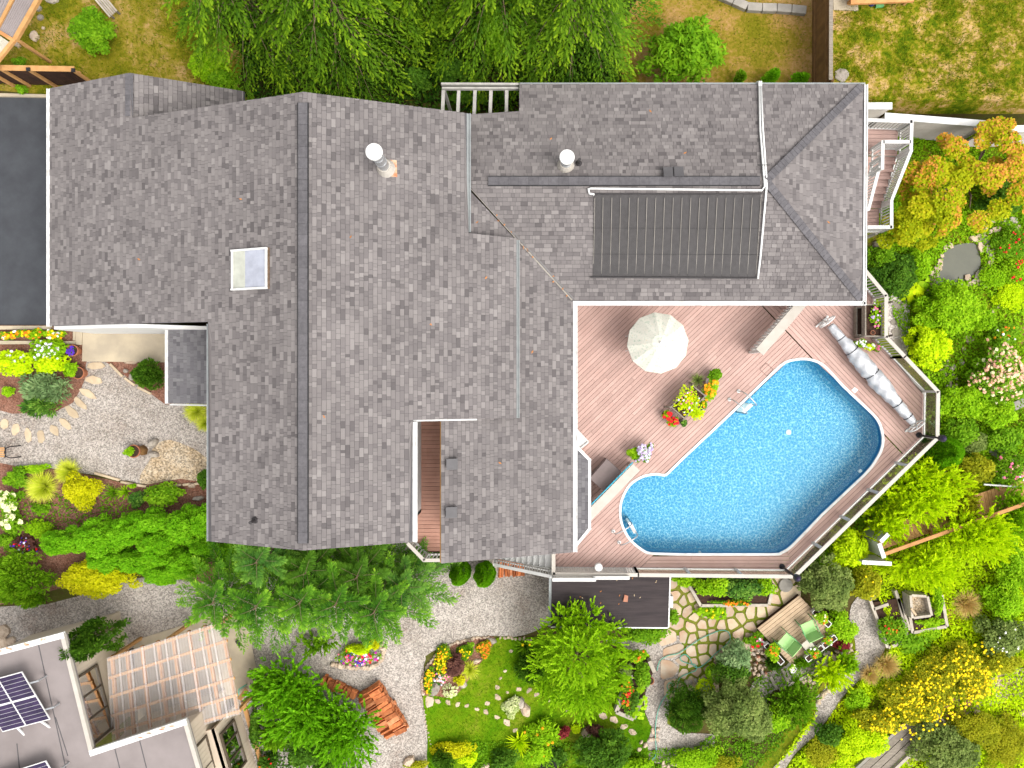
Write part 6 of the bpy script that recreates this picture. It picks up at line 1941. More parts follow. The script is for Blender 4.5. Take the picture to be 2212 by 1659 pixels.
# ================================================================ garden hose
hz = [z48(*p) for p in ((-330, 1720), (-250, 1560), (-120, 1320), (30, 1530), (100, 1370), (150, 1240), (110, 1225), (85, 1270), (130, 1320), (185, 1290), (215, 1180), (300, 1130), (385, 1095), (380, 1040), (330, 1030), (240, 1000), (225, 955), (270, 930), (320, 970), (360, 1050), (420, 1065), (500, 1010), (590, 920), (690, 840), (740, 770), (720, 700), (650, 680), (560, 710), (430, 770), (280, 870), (200, 920), (90, 945), (10, 1000), (-20, 1100))]
hz2 = [(t(1, 2, x, y)) for x, y in ((1985, 1615), (2030, 1590), (2040, 1540), (2035, 1450), (2040, 1350), (2065, 1250), (2110, 1180), (2140, 1140), (2150, 1110))] + hz[5:]
ho = MB().tube([Vector((p[0], p[1], p[2])) for p in cr([tuple(G(u, v, .11)) for u, v in hz2], 5, closed=False)], .019, 6).build('garden_hose', 'hose', smooth=True)
tag(ho, 'teal garden hose looping over the flagstones and gravel', 'hose')
rd = MB().lathe(G(*z48(1308, 205), .02), [(.29, 0), (.30, .10), (.28, .13), (.05, .14)], 22).build('cistern_cover', 'concrete_grey'); tag(rd, 'round grey lid in the flagstones near the lamp post', 'lid')

# ================================================================ raised vegetable beds
def bedframe(lines, zt, label, loc, mat='grey_wood_pale', wdt=.12, hh=.28, soil=None, name='raised_bed'):
    r_ = empty(name, G(*loc), label, 'garden bed')
    for (q0, q1) in lines:
        a_, b_ = P(*q0, zt), P(*q1, zt)
        MB().beam(a_ - Vector((0, 0, hh/2)), b_ - Vector((0, 0, hh/2)), wdt, hh, ext=.0).build('timber', mat, r_)
    if soil:
        MB().prism([P(*q, zt-.07) for q in soil], h=.2).build('soil', 'soil', r_)
    return r_
Z1 = .15
tt = lambda *p: [t(2, 2, *q) for q in p]
bedframe([tt((45, 480), (120, 610)), tt((330, 605), (555, 605)), tt((120, 607), (330, 607)), tt((560, 600), (590, 470))], .5, 'raised bed of vegetables and lilies beneath the deck', t(2, 2, 300, 550), soil=tt((50, 450), (580, 450), (550, 596), (125, 600)))
bedframe([tt((1205, 540), (1330, 880)), tt((1335, 880), (1460, 835)), tt((1240, 630), (1335, 598)), tt((1400, 560), (1462, 830))], .45, 'left raised vegetable bed with red flowers by the gravel path', t(2, 2, 1330, 700), soil=tt((1215, 590), (1400, 560), (1455, 832), (1335, 874)))
bedframe([tt((1452, 535), (1492, 785)), tt((1494, 783), (1712, 742)), tt((1680, 540), (1716, 742)), tt((1380, 510), (1474, 765))], .45, 'right raised bed with leafy greens around a compost box', t(2, 2, 1600, 720), soil=tt((1458, 520), (1678, 520), (1710, 740), (1496, 780)))
cb_ = empty('compost_box', G(*t(2, 2, 1545, 620)), 'square pale wooden compost box inside the right raised bed', 'box')
cq = tt((1478, 540), (1588, 548), (1616, 672), (1490, 688))
for i in range(4):
    for lv in range(3):
        a_, b_ = P(*cq[i], .95), P(*cq[(i+1) % 4], .95)
        MB().beam(a_ - Vector((0, 0, .1+.22*lv)), b_ - Vector((0, 0, .1+.22*lv)), .10, .2, ext=.0 if i % 2 else -.05).build('plank', 'grey_wood_pale', cb_)
MB().prism([P(*q, .6) for q in cq], h=.2).build('compost', 'river_gravel', cb_)
MB().beam(P(*t(2, 2, 1480, 625), 1.0), P(*t(2, 2, 1512, 668), 1.0), .08, .05).build('loose_batten', 'platform_board', cb_)
z8 = lambda x, y: (1219.8 + x/6.0, 1382.5 + y/6.0)
bedframe([(z8(850, 490), z8(670, 935)), (z8(670, 935), z8(895, 1030)), (z8(755, 495), z8(885, 480)), (z8(1100, 275), z8(1165, 420)), (z8(895, 1020), z8(1010, 760))], .6, 'long raised bed of red-orange flowers beside the bright lawn tree', z8(900, 650), soil=[z8(830, 500), z8(690, 920), z8(890, 1010), z8(1060, 620), z8(1150, 420), z8(1090, 280), z8(760, 300)], hh=.35, wdt=.16)
b = P(*z8(1110, 530), .45); b.z = .18
pot(b, .16, .28, 'pot_terracotta', 'terracotta pot standing on the gravel beside the long raised bed')

# ================================================================ timber boardwalk with rails (east)
zb_ = lambda x, y: (1843.3 + x/6.0, 1016.5 + y/6.0)
bw = empty('boardwalk', G(*zb_(1700, 500)), 'orange timber garden walkway with handrails at the right edge', 'boardwalk')
bzz = .75
a0, a1 = P(*zb_(330, 930), bzz), P(*zb_(2350, 230), bzz)
c0, c1 = P(*zb_(390, 1010), bzz), P(*zb_(2350, 340), bzz)
Lw = (a1-a0).length; nn_ = int(Lw/.15)
for i in range(nn_):
    f0, f1 = (i+.03)/nn_, (i+.97)/nn_
    w0 = 1.0
    p0, p1, q0, q1 = a0.lerp(a1, f0), a0.lerp(a1, f1), c0.lerp(c1, f0), c0.lerp(c1, f1)
    o_ = (q0-p0).normalized()*.55
    MB().prism([p0 - o_, p1 - o_, q1, q0], h=.04).build('plank', 'tan_wood', bw)
for a_, b_ in ((c0, c1), (a0, a1)):
    MB().beam(a_ - Vector((0, 0, .12)), b_ - Vector((0, 0, .12)), .06, .18).build('stringer', 'cedar_wood', bw)
r0, r1 = P(*zb_(395, 1085), 1.7), P(*zb_(2350, 385), 1.7)
MB().beam(r0, r1, .14, .06).build('hand_rail', 'cedar_wood', bw)
for i in range(7):
    c = r0.lerp(r1, i/6); g_ = c0.lerp(c1, i/6)
    MB().beam((g_.x, g_.y, .2), (c.x, c.y, 1.68), .08, .08).build('post', 'cedar_wood', bw)
# white corner fence by the boardwalk
wf = empty('white_board_fence', P(*zb_(300, 1000), .2), 'white board fence corner at the near end of the timber walkway', 'fence')
def wpan(p, q, z0, z1):
    p, q = Vector((p.x, p.y, 0)), Vector((q.x, q.y, 0)); k = max(2, int((z1-z0)/.16)); up = Vector((0, 0, 1))
    for i in range(k):
        z = z0 + (i+.5)*(z1-z0)/k
        MB().beam(p + up*z, q + up*z, .03, (z1-z0)/k*.95).build('board', 'white_paint', wf)
    MB().beam(p + up*(z1+.02), q + up*(z1+.02), .16, .05).build('cap_board', 'white_trim', wf)
wpan(P(*zb_(330, 940), 1.9), P(*zb_(395, 1130), 1.9), .2, 1.9)
wpan(P(*zb_(110, 1185), 1.75), P(*zb_(490, 1205), 1.75), .2, 1.75)
wpan(P(*zb_(350, 920), 1.95), P(*zb_(450, 820), 1.95), .2, 1.95)
wpole = MB().tube([G(*zb_(1690, 180), .9), G(*zb_(2400, 230), .9)], .035, 8).build('white_pole', 'white_paint')
tag(wpole, 'thin white pole above the pink roses at the right edge', 'pole')
MB().tube([G(*zb_(1700, 181), 0), G(*zb_(1700, 181), .9)], .03, 6).build('support', 'white_paint', wpole)
# grey plank walkway at the bottom right
gw = empty('plank_walkway', G(*t(2, 2, 1450, 1480)), 'grey plank walkway beneath the yellow flowers at the bottom right', 'walkway')
g0, g1 = P(*t(2, 2, 1180, 1720), .45), P(*t(2, 2, 1630, 1300), .45)
gd = (g1-g0).normalized(); gn = Vector((-gd.y, gd.x, 0))
for o_, mt, z_ in ((-.3, 'grey_wood', 0), (0, 'grey_wood', 0), (.3, 'grey_wood', 0), (.55, 'concrete_grey', .02), (-.52, 'grey_wood_pale', .08)):
    MB().beam(g0 + gn*o_ + Vector((0, 0, z_)), g1 + gn*o_ + Vector((0, 0, z_)), .27 if abs(o_) < .4 else .12, .06 if abs(o_) < .4 else .14).build('plank', mt, gw)
MB().beam(g1 - gn*.6 + gd*.04, g1 + gn*.62 + gd*.04, .08, .2).build('end_board', 'grey_wood', gw)
pv_ = tag(MB().prism([P(*t(2, 2, x, y), .24) for x, y in ((1640, 1290), (1700, 1265), (1790, 1300), (1690, 1400))], h=.1).build('paving_slab', 'stone_red'), kind='structure')
# east grey path pieces under the roses
patch('slate_path', T(2, 1, [(1960, 1250), (2080, 1235), (2110, 1290), (2030, 1310)]), 'concrete_grey', .06)
patch('slate_path', T(2, 1, [(2120, 960), (2250, 900), (2250, 960), (2140, 1010)]), 'concrete_grey', .06)
# iron bench at left edge and front garden pots
ib = empty('iron_bench', G(*t(0, 1, 20, 1275)), 'small iron and timber bench cut by the left edge on the gravel', 'bench')
b0, b1 = P(*t(0, 1, -90, 1270), GZ+.45), P(*t(0, 1, 35, 1272), GZ+.45)
for i in range(5):
    MB().beam(b0 + Vector((0, .16-.08*i, 0)), b1 + Vector((0, .16-.08*i, 0)), .05, .025).build('slat', 'tan_wood', ib)
e_ = b1
for sgn in (1, -1):
    MB().tube([e_ + Vector((-.02, 0, .02)), e_ + Vector((.06, sgn*.16, .05)), e_ + Vector((.18, sgn*.22, .0)), e_ + Vector((.30, sgn*.22, -.42))], .022, 6).build('leg', 'black_metal', ib)
MB().tube([e_ + Vector((0, .22, .03)), e_ + Vector((.05, 0, .06)), e_ + Vector((0, -.22, .03))], .02, 6).build('end_frame', 'black_metal', ib)
def gpot(uv, r_, h_, mat, label):
    b = hit(*uv, lambda x, y: zg(x, y)+h_); b.z = zg(b.x, b.y)+.02
    pot(b, r_, h_, mat, label); return b
gpot(t(0, 1, 865, 1265), .25, .42, 'pot_terracotta', 'round terracotta pot of greens beside the rocks in the gravel yard')
gpot(t(0, 1, 470, 612), .22, .4, 'pot_terracotta', 'terracotta pot of deep violet flowers by the walkway')
gpot(t(0, 1, 505, 758), .24, .4, 'pot_terracotta', 'terracotta pot almost hidden by the front bed foliage')
# ================================================================ plants
def nrm(a): return a / np.maximum(np.linalg.norm(a, axis=1, keepdims=True), 1e-6)
def leafquads(p, d, nr, L, W, fold=.0):
    """diamond leaves: centre p, direction d, normal nr"""
    d = nrm(d); s = nrm(np.cross(d, nr)); L = np.asarray(L).reshape(-1, 1); W = np.asarray(W).reshape(-1, 1)
    k = len(p)
    out = np.empty((k, 4, 3))
    out[:, 0] = p - d*L*.5
    out[:, 1] = p + s*W*.5 + d*L*.05
    out[:, 2] = p + d*L*.5
    out[:, 3] = p - s*W*.5 + d*L*.05
    return out
def rdir(k):
    return nrm(RNG.normal(size=(k, 3)))
def lobes_dome(rx, ry, h, k, fr=.45):
    """lobes filling a dome; columns cx,cy,cz,rx,ry,rz"""
    out = [(0, 0, h*.40, rx*.62, ry*.62, h*.46)]
    ph = RNG.uniform(0, 6.28, 3)
    for i in range(k):
        a_ = 2.399963*i + RNG.uniform(-.4, .4); q = math.sqrt((i+.5)/k)
        f = fr*RNG.uniform(.6, 1.35)
        wob = 1 + .13*math.sin(2*a_+ph[0]) + .10*math.sin(3*a_+ph[1]) + .07*math.sin(5*a_+ph[2])
        x, y = math.cos(a_)*q*(1-f*.7)*wob + RNG.normal()*.04, math.sin(a_)*q*(1-f*.7)*wob + RNG.normal()*.04
        z = .20 + .62*math.sqrt(max(0, 1-q*q)) * RNG.uniform(.75, 1.2)
        out.append((x*rx, y*ry, z*h*.9, rx*f, ry*f*RNG.uniform(.8, 1.2), h*f*.62))
    return np.array(out)
def lobe_leaves(lb, n, L, W, shell=.30, up=.25, mode='leaf', zmin=.03):
    vol = lb[:, 3]*lb[:, 4] + lb[:, 5]*lb[:, 3]
    pick = RNG.choice(len(lb), n, p=vol/vol.sum())
    q = lb[pick]; d = rdir(n); d[:, 2] = np.where(d[:, 2] < -.25, -d[:, 2], d[:, 2])
    r = 1 - np.abs(RNG.normal(size=n))*shell; r = np.clip(r, .25, 1.08)
    p = q[:, :3] + d*q[:, 3:]*r[:, None]
    p[:, 2] = np.maximum(p[:, 2], zmin)
    lobv = RNG.uniform(0, 1, len(lb))[pick]
    if mode == 'leaf':
        nr = nrm(d*.6 + rdir(n)*.7 + np.array([0, 0, up+.5]))
        dr = nrm(np.cross(nr, rdir(n)) + d*.3)
    elif mode == 'spray':    # feathery: strokes run outwards and up
        dr = nrm(d*1.0 + rdir(n)*.45 + np.array([0, 0, .35])); nr = nrm(rdir(n)*.7 + d*.3 + np.array([0, 0, 1.0]))
    elif mode == 'droop':
        dr = nrm(d*np.array([1, 1, .1]) + rdir(n)*.4 + np.array([0, 0, -.5])); nr = nrm(rdir(n)*.7 + np.array([0, 0, .8]))
    Ls = L*RNG.uniform(.65, 1.3, n); Ws = W*RNG.uniform(.7, 1.25, n)
    var = np.clip(.12 + .50*RNG.uniform(0, 1, n) + .38*lobv, 0, 1)
    return leafquads(p, dr, nr, Ls, Ws), var, p
def tufts(lb, k, m, seg, L, W, lift=.45):
    """fluffy conifer foliage: k short plumes on the lobe surfaces, m leaf strokes each"""
    vol = lb[:, 3]*lb[:, 4] + lb[:, 5]*lb[:, 3]
    pick = RNG.choice(len(lb), k, p=vol/vol.sum()); q = lb[pick]
    d = rdir(k); d[:, 2] = np.where(d[:, 2] < -.15, -d[:, 2], d[:, 2])
    r = np.clip(.92 - np.abs(RNG.normal(size=k))*.2, .4, 1)
    base = q[:, :3] + d*q[:, 3:]*r[:, None]
    ax = nrm(d*np.array([1, 1, .6]) + rdir(k)*.55 + np.array([0, 0, lift]))
    pl = seg*RNG.uniform(.6, 1.3, k); pv = RNG.uniform(0, 1, k)*.6 + RNG.uniform(0, 1, len(lb))[pick]*.4
    i = np.repeat(np.arange(k), m); n = k*m
    s = RNG.uniform(0, 1, n)
    p = base[i] + ax[i]*(s*pl[i])[:, None]
    dr = nrm(ax[i] + rdir(n)*(.8*(1-s*.6))[:, None])
    Ls = L*(1.15-.5*s)*RNG.uniform(.7, 1.2, n)
    p = p + dr*(Ls*.35)[:, None]
    p[:, 2] = np.maximum(p[:, 2], .03)
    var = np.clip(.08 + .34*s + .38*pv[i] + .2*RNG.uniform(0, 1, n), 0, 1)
    return leafquads(p, dr, nrm(rdir(n)*.7 + d[i]*.3 + np.array([0, 0, 1.1])), Ls, W*RNG.uniform(.7, 1.2, n)), var, p
def conifer(h, r, nb, tw, lf, L, W, z0=.08, droop=.35, rise=.15, power=.8, tip=.12, bend=1.6, twl=1.0):
    """tall conifer: flat sprays on whorled limbs. returns quads, var, limb lines"""
    Q, V, limbs = [], [], []
    for b in range(nb):
        f = z0 + (1-z0)*((b+.5)/nb)**.9
        az = 2.399963*b + RNG.uniform(-.2, .2)
        ln = r*((1-f)/(1-z0))**power*RNG.uniform(.8, 1.12) + tip
        e_ = np.array([math.cos(az), math.sin(az), 0.0]); sd_ = np.array([-e_[1], e_[0], 0.0])
        def axis(s):
            s = np.asarray(s)
            return np.outer(s*ln, e_) + np.stack([0*s, 0*s, h*f + rise*s*ln - droop*ln*s**bend], 1)
        limbs.append(axis(np.linspace(0, .85, 5)))
        n = tw
        s = np.linspace(.12, 1.0, n); sgn = np.where(np.arange(n) % 2, 1.0, -1.0)
        tl = (.16 + .34*(1-s)*np.minimum(1, s*5))*ln*twl*RNG.uniform(.75, 1.2, n) + .08
        tp = axis(s)
        tdir = nrm(np.outer(np.ones(n)*.75, e_) + np.outer(sgn*.85*(1.02-s*.75), sd_) + np.stack([0*s, 0*s, -.15-.35*droop+RNG.normal(size=n)*.1], 1))
        i = np.repeat(np.arange(n), lf); k = n*lf
        u = np.tile(np.linspace(.08, 1, lf), n)
        sg = np.where(RNG.uniform(0, 1, k) < .5, -1.0, 1.0)
        tside = nrm(np.cross(tdir, np.array([0, 0, 1.0])))
        dr = nrm(tdir[i] + tside[i]*(sg*.8*(1.05-u*.7))[:, None] + RNG.normal(size=(k, 3))*.12)
        Ls = L*(1.15-.5*u)*RNG.uniform(.75, 1.2, k)
        p = tp[i] + tdir[i]*(u*tl[i])[:, None] + dr*(Ls*.45)[:, None]
        p[:, 2] -= .12*u*u*tl[i]
        nr_ = nrm(RNG.normal(size=(k, 3))*.35 + np.array([0, 0, 1.0]))
        Q.append(leafquads(p, dr, nr_, Ls, W*RNG.uniform(.7, 1.2, k)))
        V.append(np.clip(.05 + .35*u + .25*s[i] + .18*RNG.uniform(0, 1) + .2*RNG.uniform(0, 1, k), 0, 1))  # darker inwards: crown shade put into leaf colour, plus paler new growth
    return np.concatenate(Q), np.concatenate(V), limbs
def blades(n, r, h, W, spread=1.0, arch=.55, seg=3):
    a_ = RNG.uniform(0, 2*math.pi, n); ln = h*RNG.uniform(.65, 1.15, n); out = RNG.uniform(.25, 1.0, n)*spread
    b0 = np.stack([np.cos(a_)*r*.12*RNG.uniform(0, 1, n), np.sin(a_)*r*.12*RNG.uniform(0, 1, n), 0*a_], 1)
    e_ = np.stack([np.cos(a_), np.sin(a_), 0*a_], 1); s_ = np.stack([-np.sin(a_), np.cos(a_), 0*a_], 1)
    Q, V = [], []
    v0 = RNG.uniform(0, .65, n)
    def pt(u):
        return b0 + e_*(out*r*u**1.15)[:, None] + np.stack([0*a_, 0*a_, ln*(u - arch*out*u**2.2)], 1)
    us = np.linspace(0, 1, seg+1)
    for j in range(seg):
        w0, w1 = W*(1-us[j]*.75), W*(1-us[j+1]*.85)*(.25 if j == seg-1 else 1)
        A_, B_ = pt(us[j]), pt(us[j+1])
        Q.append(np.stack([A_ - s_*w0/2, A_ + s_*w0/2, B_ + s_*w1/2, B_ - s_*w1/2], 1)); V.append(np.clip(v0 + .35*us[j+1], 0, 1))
    return np.concatenate(Q), np.concatenate(V)
def discs(p, r, tilt=.35):
    """small five-petal like pentagons facing mostly up"""
    n = len(p); nr_ = nrm(rdir(n)*tilt + np.array([0, 0, 1.0]))
    a_ = nrm(np.cross(nr_, rdir(n))); b_ = np.cross(nr_, a_)
    rr = r*RNG.uniform(.7, 1.2, n)
    out = np.empty((n, 6, 3))
    for k in range(6):
        an = 2*math.pi*k/6
        out[:, k] = p + (a_*math.cos(an) + b_*math.sin(an))*rr[:, None] - nr_*(rr*(.25 if k % 2 else 0))[:, None]
    return out
def put(name, quads, var, mat, parent, c, smooth=False):
    v = quads.reshape(-1, 3) + np.array([c.x, c.y, c.z])
    return np_mesh(name, v, quads.shape[1], mat, var, parent)
def stems(parent, c, rx, ry, h, k=5, r0=.02, name='stem', mat='twig'):
    m = MB()
    for i in range(k):
        a_ = 2*math.pi*i/k + random.uniform(-.4, .4); q = random.uniform(.3, .65)
        m.tube([c, c + Vector((math.cos(a_)*rx*q*.4, math.sin(a_)*ry*q*.4, h*.35)), c + Vector((math.cos(a_)*rx*q, math.sin(a_)*ry*q, h*.7))], [r0*1.6, r0, r0*.4], 5)
    return m.build(name, mat, parent)
def flowers(parent, cols, n, r, pts, c, lift=.03, name='flowers'):
    """blooms set on the upper leaves"""
    ps = pts[np.argsort(-(pts[:, 2] + RNG.uniform(0, .9, len(pts))*max(.1, np.ptp(pts[:, 2]))))][:max(n*4, len(pts)//3)]
    ps = ps[RNG.permutation(len(ps))[:n]]
    grp = np.array_split(np.arange(len(ps)), len(cols))
    for cn, g_ in zip(cols, grp):
        if len(g_) == 0: continue
        q = ps[g_].copy(); q[:, 2] += lift
        # each bloom: two stacked rosettes
        dq = np.concatenate([discs(q, r), discs(q + np.array([0, 0, r*.35]), r*.62)])
        o = put(name, dq, RNG.uniform(.2, 1, len(dq)), 'flower_' + cn, parent, c); o['kind'] = 'stuff'
def plant(kind, uv, ru, rv, h, leafm, name, label, cat='shrub', group=None, fl=None, dens=1.0, L=None, W=None, zbase=None, nl=None, seat=None):
    """uv, ru, rv: middle of the crown and half-extents in view pixels at mid height"""
    zf_ = (lambda x, y: zbase + h*.5) if zbase is not None else (lambda x, y: zg(x, y) + h*.5)
    c = hit(*uv, zf_); z0_ = (zbase if zbase is not None else zg(c.x, c.y))
    k = ppm(z0_ + h*.5)
    rx, ry = ru/k, rv/k
    c = Vector((c.x, c.y, z0_))
    root = empty(name, c, label, cat, group)
    area = math.pi*rx*ry + math.pi*(rx+ry)*h*.5
    pts = None
    if kind in ('bush', 'fine', 'spray', 'thuja', 'droop'):
        L0, W0, sh, cov, md = dict(bush=(.125, .075, .26, 2.5, 'leaf'), fine=(.085, .055, .22, 2.2, 'leaf'), spray=(.20, .055, .26, 2.6, 'spray'), thuja=(.15, .045, .16, 2.9, 'spray'), droop=(.20, .055, .3, 2.6, 'droop'))[kind]
        L_, W_ = L or L0, W or W0
        kl = nl or max(5, min(70, int(area/(.12 if name == 'hedge_cedar' else .22))))
        lb = lobes_dome(rx, ry, h, kl, fr=max(.22, min(.5, 1.6/math.sqrt(kl))))
        n = int(min(26000, max(60, dens*cov*area/(L_*W_*.5))))
        q, v, pts = lobe_leaves(lb, n, L_, W_, shell=sh, mode=md)
        put('foliage', q, v, 'leaf_' + leafm, root, c)
    elif kind == 'juniper':
        lb = lobes_dome(rx*.92, ry*.92, h*.9, max(6, min(40, int(area/.3))), .34)
        sg = min(.42, .3*max(rx, ry)+.1)
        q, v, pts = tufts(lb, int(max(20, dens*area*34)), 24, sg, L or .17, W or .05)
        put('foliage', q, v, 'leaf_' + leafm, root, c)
    elif kind == 'grass':
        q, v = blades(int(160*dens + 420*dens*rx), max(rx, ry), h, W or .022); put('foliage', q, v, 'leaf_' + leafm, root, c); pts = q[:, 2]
    elif kind == 'strap':
        q, v = blades(int(36*dens), max(rx, ry), h, W or .06, arch=.5, seg=4); put('foliage', q, v, 'leaf_' + leafm, root, c); pts = q[:, 2]
    elif kind == 'hosta':
        n = int(40*dens); a_ = RNG.uniform(0, 6.28, n); rr = np.sqrt(RNG.uniform(.03, 1, n))
        p = np.stack([np.cos(a_)*rr*rx*.85, np.sin(a_)*rr*ry*.85, h*(1-.6*rr*rr)], 1)
        d_ = np.stack([np.cos(a_), np.sin(a_), -.3-rr*.4], 1); nn = nrm(np.stack([np.cos(a_)*.4, np.sin(a_)*.4, 0*a_+1], 1) + RNG.normal(size=(n, 3))*.15)
        Lh = (L or .26)*RNG.uniform(.75, 1.2, n)
        q = leafquads(p, d_, nn, Lh, Lh*.68); put('foliage', q, RNG.uniform(.2, 1, n), 'leaf_' + leafm, root, c); pts = p
    elif kind == 'column':    # upright clipped cypress, narrowing to the top
        n = int(dens*2.6*area*2/(.14*.045*.5)); n = min(n, 22000)
        u = RNG.uniform(0, 1, n); a_ = RNG.uniform(0, 6.28, n)
        rad = np.sqrt(np.maximum(.02, np.sin(np.clip(u*1.0+.12, 0, 1.08)*math.pi*.93)))*(1-u*.45)
        rad = rad*(1 - np.abs(RNG.normal(size=n))*.13)*(1+.08*np.sin(a_*5+u*9))
        p = np.stack([np.cos(a_)*rad*rx, np.sin(a_)*rad*ry, u*h + .05], 1)
        d_ = nrm(np.stack([np.cos(a_)*.55, np.sin(a_)*.55, 0*a_+1.0], 1) + RNG.normal(size=(n, 3))*.3)
        q = leafquads(p, d_, nrm(np.stack([np.cos(a_), np.sin(a_), 0*a_+.3], 1) + RNG.normal(size=(n, 3))*.5), .14*RNG.uniform(.7, 1.3, n), .045*RNG.uniform(.7, 1.3, n))
        put('crown', q, np.clip(.1+.5*RNG.uniform(0, 1, n)+.3*u, 0, 1), 'leaf_' + leafm, root, c); pts = p
        MB().tube([c, c + Vector((0, 0, h*.8))], [.06, .02], 6).build('trunk', 'bark', root)
    if kind in ('bush', 'spray', 'thuja', 'juniper', 'droop', 'fine') and h > .5:
        stems(root, c, rx, ry, h)
    if fl: flowers(root, fl[0], fl[1], fl[2], pts, c)
    return root
def tree(kind, x, y, h, r, leafm, name, label, group=None, **kw):
    z = zg(x, y); c = Vector((x, y, z))
    root = empty(name, c, label, 'tree', group)
    q, v, limbs = conifer(h, r, **kw)
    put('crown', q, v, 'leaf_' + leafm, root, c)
    tk = MB().tube([c, c + Vector((0, 0, h*.5)), c + Vector((0, 0, h*.97))], [.09+h*.012, .05+h*.007, .02], 8)
    tk.build('trunk', 'bark', root, smooth=True)
    m = MB()
    for l_ in limbs: m.tube([c + Vector(p) for p in l_], [.03, .02, .014, .009, .005] if h > 6 else [.008, .007, .006, .005, .004], 4)
    m.build('limbs', 'twig', root)
    return root
POND = [(p.x, p.y) for p in po]
EPW = [(p.x, p.y) for p in (G(*q) for q in cr(EPATH, 3))]
def scatter(name, uvpoly, n, L, W, hh, leafm, mode='leaf', dz=.02, fl=None, label=None, cat=None):
    """uncountable low cover over an area"""
    pts = [G(u, v) for u, v in uvpoly]; pl_ = [(p.x, p.y) for p in pts]
    X = RNG.uniform(min(p[0] for p in pl_), max(p[0] for p in pl_), n*3); Y = RNG.uniform(min(p[1] for p in pl_), max(p[1] for p in pl_), n*3)
    cl = np.sin(X*2.1+np.cos(Y*1.7)*2)*np.cos(Y*2.3+np.sin(X*1.3)*2)
    def ins(poly):
        c = np.zeros(len(X), bool)
        for i in range(len(poly)):
            (x0, y0), (x1, y1) = poly[i], poly[i-1]
            if y0 == y1: continue
            c ^= ((y0 > Y) != (y1 > Y)) & (X < (x1-x0)*(Y-y0)/(y1-y0)+x0)
        return c
    keep = np.nonzero((cl > RNG.uniform(-1.5, .6, len(X))) & ins(pl_) & ~ins(POND) & ~ins(EPW))[0][:n]
    X, Y, cl = X[keep], Y[keep], cl[keep]; k = len(X)
    Z = np.array([zg(a, b) for a, b in zip(X, Y)]) + dz
    hgt = hh*RNG.uniform(.1, 1, k)*(.6+.5*cl)
    p = np.stack([X, Y, Z + np.maximum(.01, hgt)], 1)
    if mode == 'leaf': d_ = nrm(rdir(k)*np.array([1, 1, .4])); nn = nrm(rdir(k)*.7 + np.array([0, 0, .8]))
    else: d_ = nrm(rdir(k)*.55 + np.array([0, 0, .7])); nn = rdir(k)
    q = leafquads(p, d_, nn, L*RNG.uniform(.6, 1.3, k), W*RNG.uniform(.6, 1.3, k))
    o = np_mesh(name, q.reshape(-1, 3), 4, 'leaf_' + leafm, np.clip(.15+.55*RNG.uniform(0, 1, k)+.3*np.sin(X*.9+Y*.7)*.5, 0, 1))
    o['kind'] = 'stuff'
    if label: o['label'] = label
    if cat: o['category'] = cat
    return o

# ---- big conifers behind the house (north)
TG = 'tall conifers behind the house'
CK = dict(nb=84, tw=20, lf=10, L=.20, W=.065, z0=.06, droop=.75, rise=.3, power=.6, tip=.3, bend=2.0)
tree('c', -10.2, 13.6, 9.5, 3.1, 'conifer', 'conifer_tree', 'leftmost tall drooping conifer behind the main roof', TG, **CK)
tree('c', -7.0, 13.1, 10.5, 3.2, 'conifer', 'conifer_tree', 'tall conifer rising straight behind the main roof ridge', TG, **CK)
tree('c', -4.4, 15.0, 9.0, 2.7, 'conifer', 'conifer_tree', 'conifer set back behind the dark gap near the pergola', TG, **CK)
tree('c', -1.2, 13.8, 10.5, 3.2, 'conifer', 'conifer_tree', 'tall conifer leaning its sprays over the white pergola', TG, **CK)
tree('c', 1.5, 13.2, 10.0, 3.1, 'conifer', 'conifer_tree', 'rightmost tall conifer with tips over the wing roof', TG, **CK)

P_ = plant
# ---- north side shrubs
P_('bush', t(0, 0, 590, 205), 53, 50, 1.5, 'mid', 'round_shrub', 'round dark green bush alone on the dry north lawn', dens=1.2)
P_('bush', t(0, 0, 1350, 430), 42, 38, 1.3, 'bright', 'leafy_shrub', 'light green shrub between the lawn and the first conifer')
P_('bush', t(0, 0, 1450, 530), 34, 24, 1.1, 'mid', 'leafy_shrub', 'darker green shrub against the garage gable')
P_('fine', t(0, 0, 130, 405), 18, 12, .5, 'mid', 'leafy_shrub', 'small green tuft behind the brown driveway fence')
P_('fine', t(0, 0, 150, 585), 12, 9, .5, 'mid', 'leafy_shrub', 'small weed in the strip between driveway and fence')
P_('bush', t(1, 0, 480, 520), 40, 30, 1.4, 'dark', 'leafy_shrub', 'dark understory shrub beside the left end of the pergola')
P_('bush', t(1, 0, 700, 470), 46, 30, 1.4, 'dark', 'leafy_shrub', 'dark shrub just north of the white pergola')
P_('bush', t(1, 0, 980, 200), 34, 60, 4.2, 'mid', 'broadleaf_tree', 'leafy broadleaf tree squeezed between the two right-hand conifers', 'tree', dens=.9)
P_('bush', t(1, 0, 820, 640), 46, 14, .6, 'dark', 'fern_patch', 'low dark ferns beneath the pergola rafters', 'plant')
P_('bush', t(2, 0, 15, 330), 84, 76, 2.4, 'mid', 'laurel_shrub', 'large glossy laurel against the north eave', L=.30, W=.10, dens=1.1)
P_('thuja', t(2, 0, 372, 505), 15, 15, .8, 'mid', 'globe_cedar', 'left small globe cedar at the north eave', group='globe cedars at the eave')
P_('thuja', t(2, 0, 570, 505), 20, 17, .9, 'hedge', 'globe_cedar', 'middle small globe cedar beside the white roof pipe', group='globe cedars at the eave')
P_('thuja', t(2, 0, 752, 515), 22, 13, .9, 'hedge', 'globe_cedar', 'right small globe cedar next to the brown fence', group='globe cedars at the eave')
